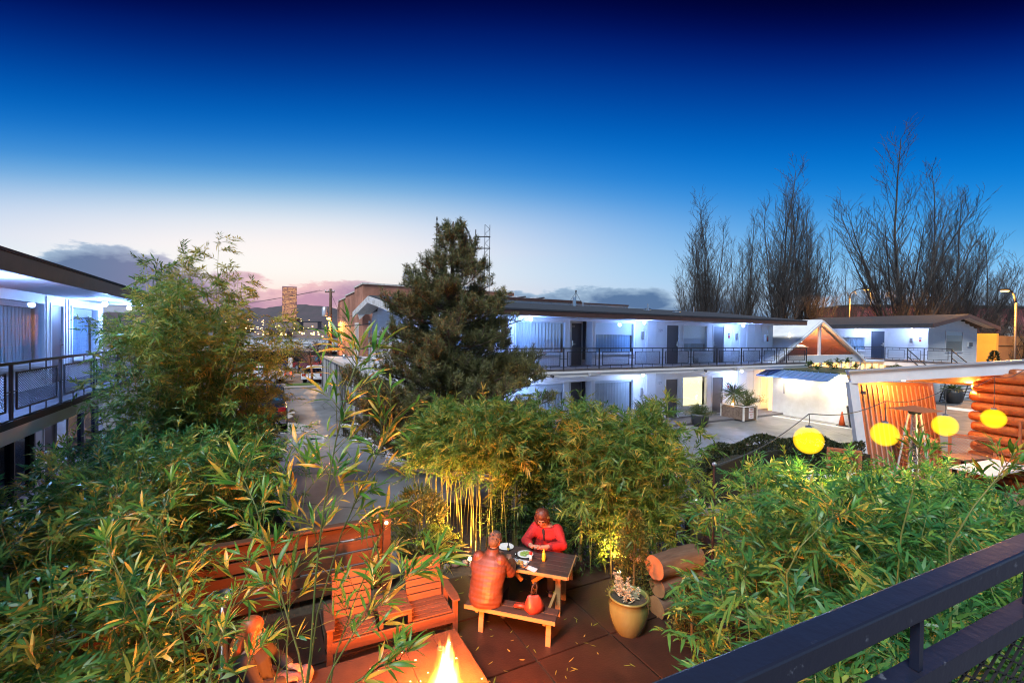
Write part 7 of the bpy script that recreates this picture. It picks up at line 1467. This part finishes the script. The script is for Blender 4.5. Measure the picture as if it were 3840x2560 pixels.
cable('thick sagging cable from the motel gable to beyond the pole', P(4.2, 21.6, 4.75), at(760, 1222, 40), .35, .022); cable('upper of two level cables crossing below the lamp', P(4.2, 22.6, 2.62+.9), at(820, 1258, 34), .02, .02); cable('lower of two level cables crossing below the lamp', P(4.2, 22.6, 2.62+.45), at(820, 1278, 34), .02, .02); cable('thin high wire from the pole top past the pink tower', pz+Vector((-1.1, 0, ztp-.15)), at(500, 1170, 110), 1.0, .02); cable('second thin wire beside the one from the pole top', pz+Vector((-.6, 0, ztp-.15)), at(480, 1160, 110), 1.0, .02); cable('service wire from the pole to the brick building', pz+Vector((.1, 0, ztp-2.9)), P(6.7, 41, 6.0), .3, .02); cable('slanting guy wire on the utility pole', pz+Vector((.1, 0, ztp-.5)), at(1290, 1215, 52), .0, .015); cable('pair wire above the screened wing roof', at(-20, 935, 16), at(330, 1035, 24), .1, .012); cable('second wire above the screened wing roof', at(-20, 950, 16), at(300, 1042, 24), .1, .012)
# long pale roofed shed with a dark open front, blue bin, parked vehicles
q = at(1130, 1270, 62); r = thing('carport', 'long low shed with pale roof and dark open front', 'shed', (q.x, q.y, 0), R(4)); MB().prism([(-16, 0, 2.0), (9, 0, 2.0), (9, 14, 2.9), (-16, 14, 2.9)], (0, 0, .14)).build('roof', 'roof_pale', r); box('fascia', -16, 9, -.05, -.002, 1.75, 2.1, 'weathered_white', r); box('back_wall', -16, 9, 6, 6.2, 0, 2.0, 'ink', r); box('inner_floor', -16, 9, .05, 5.9, .004, .012, 'ink', r)
for x in (-15, -9, -3, 3, 8.5): box('post', x-.08, x+.08, .05, .2, 0, 1.99, 'ink', r)
mat('bin_blue', (.02, .06, .35), .5); t = thing('wheelie_bin', 'blue recycling bin under the dark shed', 'bin', gr(1058, 1388)); MB().prism([(-.28, -.3, .08), (.28, -.3, .08), (.32, .36, .08), (-.32, .36, .08)], (0, 0, .9)).build('bin_body', 'bin_blue', t, bevel=.03); box('lid', -.34, .34, -.38, .4, .99, 1.06, 'bin_blue', t, bevel=.02); [MB().tube([(x, .34, .1), (x+.05, .34, .1)], .1, 12).build('wheel', 'ink', t) for x in (-.33, .28)]
t = thing('sign_post', 'pale back of a street sign on a short post', 'sign', gr(1090, 1420)); box('post', -.05, .05, -.05, .05, 0, 1.3, 'weathered_white', t); box('plate', -.2, .2, -.08, -.055, 1.05, 1.95, 'weathered_white', t)
mat('car_dark', (.02, .022, .028), .25, coat=.8); mat('car_white', (.62, .62, .66), .28, coat=.8); mat('car_red', (.20, .02, .02), .3, coat=.8); mat('tyre', (.02, .02, .02), .85); glassmat('car_glass', (.12, .14, .18), .35); emis('tail_lamp', (1.0, .06, .02), 2.2); mat('lens_red', (.35, .01, .01), .25)
def car(label, loc, rz, mt, kind='suv', lit=False, name='parked_car', group='vehicles in the yard and street'):
    """local +x is the front"""
    t = thing(name, label, 'car', loc, rz, group); L_, W_ = (4.6, 1.85) if kind != 'truck' else (5.3, 1.95); hz = {'suv': 1.7, 'sedan': 1.42, 'truck': 1.8}[kind]; b = .95 if kind != 'sedan' else .82; x0, x1 = -L_/2, L_/2
    sec = {'suv': [(x0, .32), (x0+.02, b), (x0+.25, hz-.05), (x0+.6, hz), (x0+2.6, hz-.02), (x0+3.3, b+.05), (x1-.05, b-.12), (x1, .45), (x1-.1, .3)], 'sedan': [(x0, .35), (x0+.03, b+.05), (x0+.7, b+.1), (x0+1.3, hz), (x0+2.5, hz-.01), (x0+3.2, b+.03), (x1-.1, b-.15), (x1, .5), (x1-.1, .3)], 'truck': [(x0, .45), (x0, b+.1), (x0+1.9, b+.1), (x0+2.0, hz-.05), (x0+2.3, hz), (x0+3.3, hz-.03), (x0+3.95, b+.12), (x1-.05, b), (x1, .5), (x1-.1, .35)]}[kind]
    vs = []; n = len(sec)
    for k, (y, ins) in enumerate(((-W_/2, 0), (W_/2, 0))):
        for x, z in sec: q_ = (z > b+.12)*.16; vs.append((x, y*(1-q_/W_*2*.9), z))
    MB().add(vs, [tuple(range(n)), tuple(range(n, 2*n))[::-1]]+[(i, n+i, n+(i+1) % n, (i+1) % n) for i in range(n)]).build('body', mt, t, bevel=.05)
    for s_ in (-1, 1):
        for x in (x0+.85, x1-.85):
            w_ = MB().tube([(x, s_*(W_/2-.2), .33), (x, s_*(W_/2+.015), .33)], .33, 20).build('wheel', 'tyre', t); MB().tube([(x, s_*(W_/2+.016), .33), (x, s_*(W_/2+.03), .33)], .19, 16).build('rim', 'steel', w_)
        gz0, gz1 = b+.10, hz-.10; a = x0+.45 if kind == 'suv' else x0+(1.1 if kind == 'sedan' else 2.15); c_ = x0+(2.75 if kind != 'truck' else 3.4); yy = s_*(W_/2-.075)
        MB().prism([(a, yy-.04*s_, gz0), (c_+.4, yy-.04*s_, gz0), (c_-.05, yy-.1*s_, gz1), (a+.2, yy-.1*s_, gz1)], (0, .08*s_, 0)).build('side_window', 'car_glass', t)
        box('tail_light', x0-.012, x0+.05, s_*(W_/2-.22)-.14, s_*(W_/2-.22)+.14, b-.18, b+.02 if kind == 'sedan' else b+.12, 'tail_lamp' if lit else 'lens_red', t)
    if kind != 'truck': MB().prism([(x0+.02, -W_/2+.2, b+.08), (x0+.02, W_/2-.2, b+.08), (x0+.22, W_/2-.3, hz-.12), (x0+.22, -W_/2+.3, hz-.12)], (-.02, 0, 0)).build('rear_window', 'car_glass', t)
    else: MB().prism([(x0+1.93, -.7, b+.2), (x0+1.93, .7, b+.2), (x0+2.0, .62, hz-.15), (x0+2.0, -.62, hz-.15)], (-.02, 0, 0)).build('rear_window', 'car_glass', t)
    box('bumper', x0-.09, x0-.01, -W_/2+.05, W_/2-.05, .38, .58, 'steel' if kind == 'truck' else mt, t, bevel=.02); box('number_plate', x0-.1, x0-.092, -.22, .22, .6 if kind == 'truck' else .44, .72 if kind == 'truck' else .55, 'plastic_white', t); return t
q = gr(985, 1585); car('black pickup parked behind the tall bamboo', (q.x, q.y, 0), TH+math.pi/2, 'car_dark', 'truck'); q = gr(1000, 1434); car('pale sedan with lit tail lamps passing on the street', (q.x-.6, q.y, 0), R(180+8), 'car_white', 'sedan', True, name='passing_car'); q = gr(1175, 1388); car('dark red estate parked by the shed', (q.x, q.y, 0), R(160), 'car_red', 'suv'); q = gr(1180, 1428); car('white car parked behind the annexe corner', (q.x+.4, q.y, 0), R(100), 'car_white', 'sedan')
q = gr(1168, 1445); r = thing('street_tree', 'small street tree with reddish trunk by the verge', 'tree', (q.x, q.y, 0)); MB().tube([(0, 0, 0), (.05, 0, .9), (-.05, 0, 1.7)], [.13, .1, .07], 8).build('trunk', 'rust', r, smooth=True); segs = [((-.05, 0, 1.6), (rng.normal(-.05, .6), rng.normal(0, .6), rng.uniform(2.0, 3.0))) for _ in range(16)]; V, T = seg_tubes(np.array(segs, float), .03, .01, 4); obj('crown', tri_mesh('crown', V, T), 'rust', r)
# pink tower downtown
D_ = 900; a, b = at(1058, 1243, D_), at(1112, 1243, D_); zt = at(1085, 1074, D_).z; r = thing('office_tower', 'tall pink office tower with lit window bands downtown', 'tower', ((a.x+b.x)/2, D_, 0), R(25.8)); w_ = (b.x-a.x)/2*.92; mat('tower_pink', (.46, .22, .22), .5)
def towerglass():
    m = bpy.data.materials.new('tower_windows'); m.use_nodes = True; n, l = m.node_tree.nodes, m.node_tree.links; b_ = n['Principled BSDF']; b_.inputs['Base Color'].default_value = (.30, .12, .12, 1); b_.inputs['Roughness'].default_value = .3; tcn = n.new('ShaderNodeTexCoord'); mp_ = n.new('ShaderNodeMapping'); mp_.inputs['Scale'].default_value = (1.3, .1, .62); l.new(tcn.outputs['Object'], mp_.inputs[0]); wn_ = n.new('ShaderNodeTexWhiteNoise'); sn = n.new('ShaderNodeVectorMath'); sn.operation = 'FLOOR'; l.new(mp_.outputs[0], sn.inputs[0]); l.new(sn.outputs[0], wn_.inputs['Vector']); gt = n.new('ShaderNodeMath'); gt.operation = 'GREATER_THAN'; gt.inputs[1].default_value = .38; l.new(wn_.outputs[0], gt.inputs[0]); mu = n.new('ShaderNodeMath'); mu.operation = 'MULTIPLY'; mu.inputs[1].default_value = .26; l.new(gt.outputs[0], mu.inputs[0]); b_.inputs['Emission Color'].default_value = (1.0, .50, .12, 1); l.new(mu.outputs[0], b_.inputs['Emission Strength']); MATS['tower_windows'] = m
towerglass(); box('shaft', -w_, w_, 0, 24, 0, zt, 'tower_pink', r)
nf = 38; fh = zt/nf
for k in range(3, nf-1): box('window_band', -w_+.6, w_-.6, -.35, -.01, k*fh+.35*fh, k*fh+.85*fh, 'tower_windows', r)
a = at(1104, 1260, 480); r = thing('dark_tower', 'slim dark block rising before the pink tower', 'tower', (a.x, 480, 0)); box('shaft', -2.4, 2.4, 0, 6, 0, at(1104, 1195, 480).z, 'dark_brick', r); box('roof_cap', -2.6, 2.6, -.2, 6.2, at(1104, 1195, 480).z+.01, at(1104, 1195, 480).z+.6, 'ink', r)
rs = random.Random(3); emis('lit_pane', (1.0, .6, .22), 1.6); mat('far_wall', (.24, .17, .16), .85)
for k in range(12):
    px = 985+k*30+rs.uniform(-8, 8); Dk = rs.uniform(330, 520); hgt = rs.uniform(5, 13) if 3 <= k <= 6 else rs.uniform(4, 8); q = at(px, 1270, Dk); w2 = rs.uniform(4, 9); t = thing('town_house', f'{["pale", "dark", "brown", "grey"][k % 4]} lit building low in the town, {["first", "second", "third", "fourth", "fifth", "sixth", "seventh", "eighth", "ninth", "tenth", "eleventh", "twelfth"][k]} along from the screened wing', 'building', (q.x, Dk, 0), 0, 'lit buildings in the town'); box('wall', -w2, w2, 0, 8, 0, hgt, 'far_wall', t); box('roof', -w2-.3, w2+.3, -.3, 8.3, hgt+.02, hgt+.5, 'ink', t)
    for j in range(7): x = rs.uniform(-w2+.8, w2-.8); z = rs.uniform(1.2, hgt-1); box('window', x-.5, x+.5, -.12, -.01, z-.5, z+.5, 'lit_pane', t)
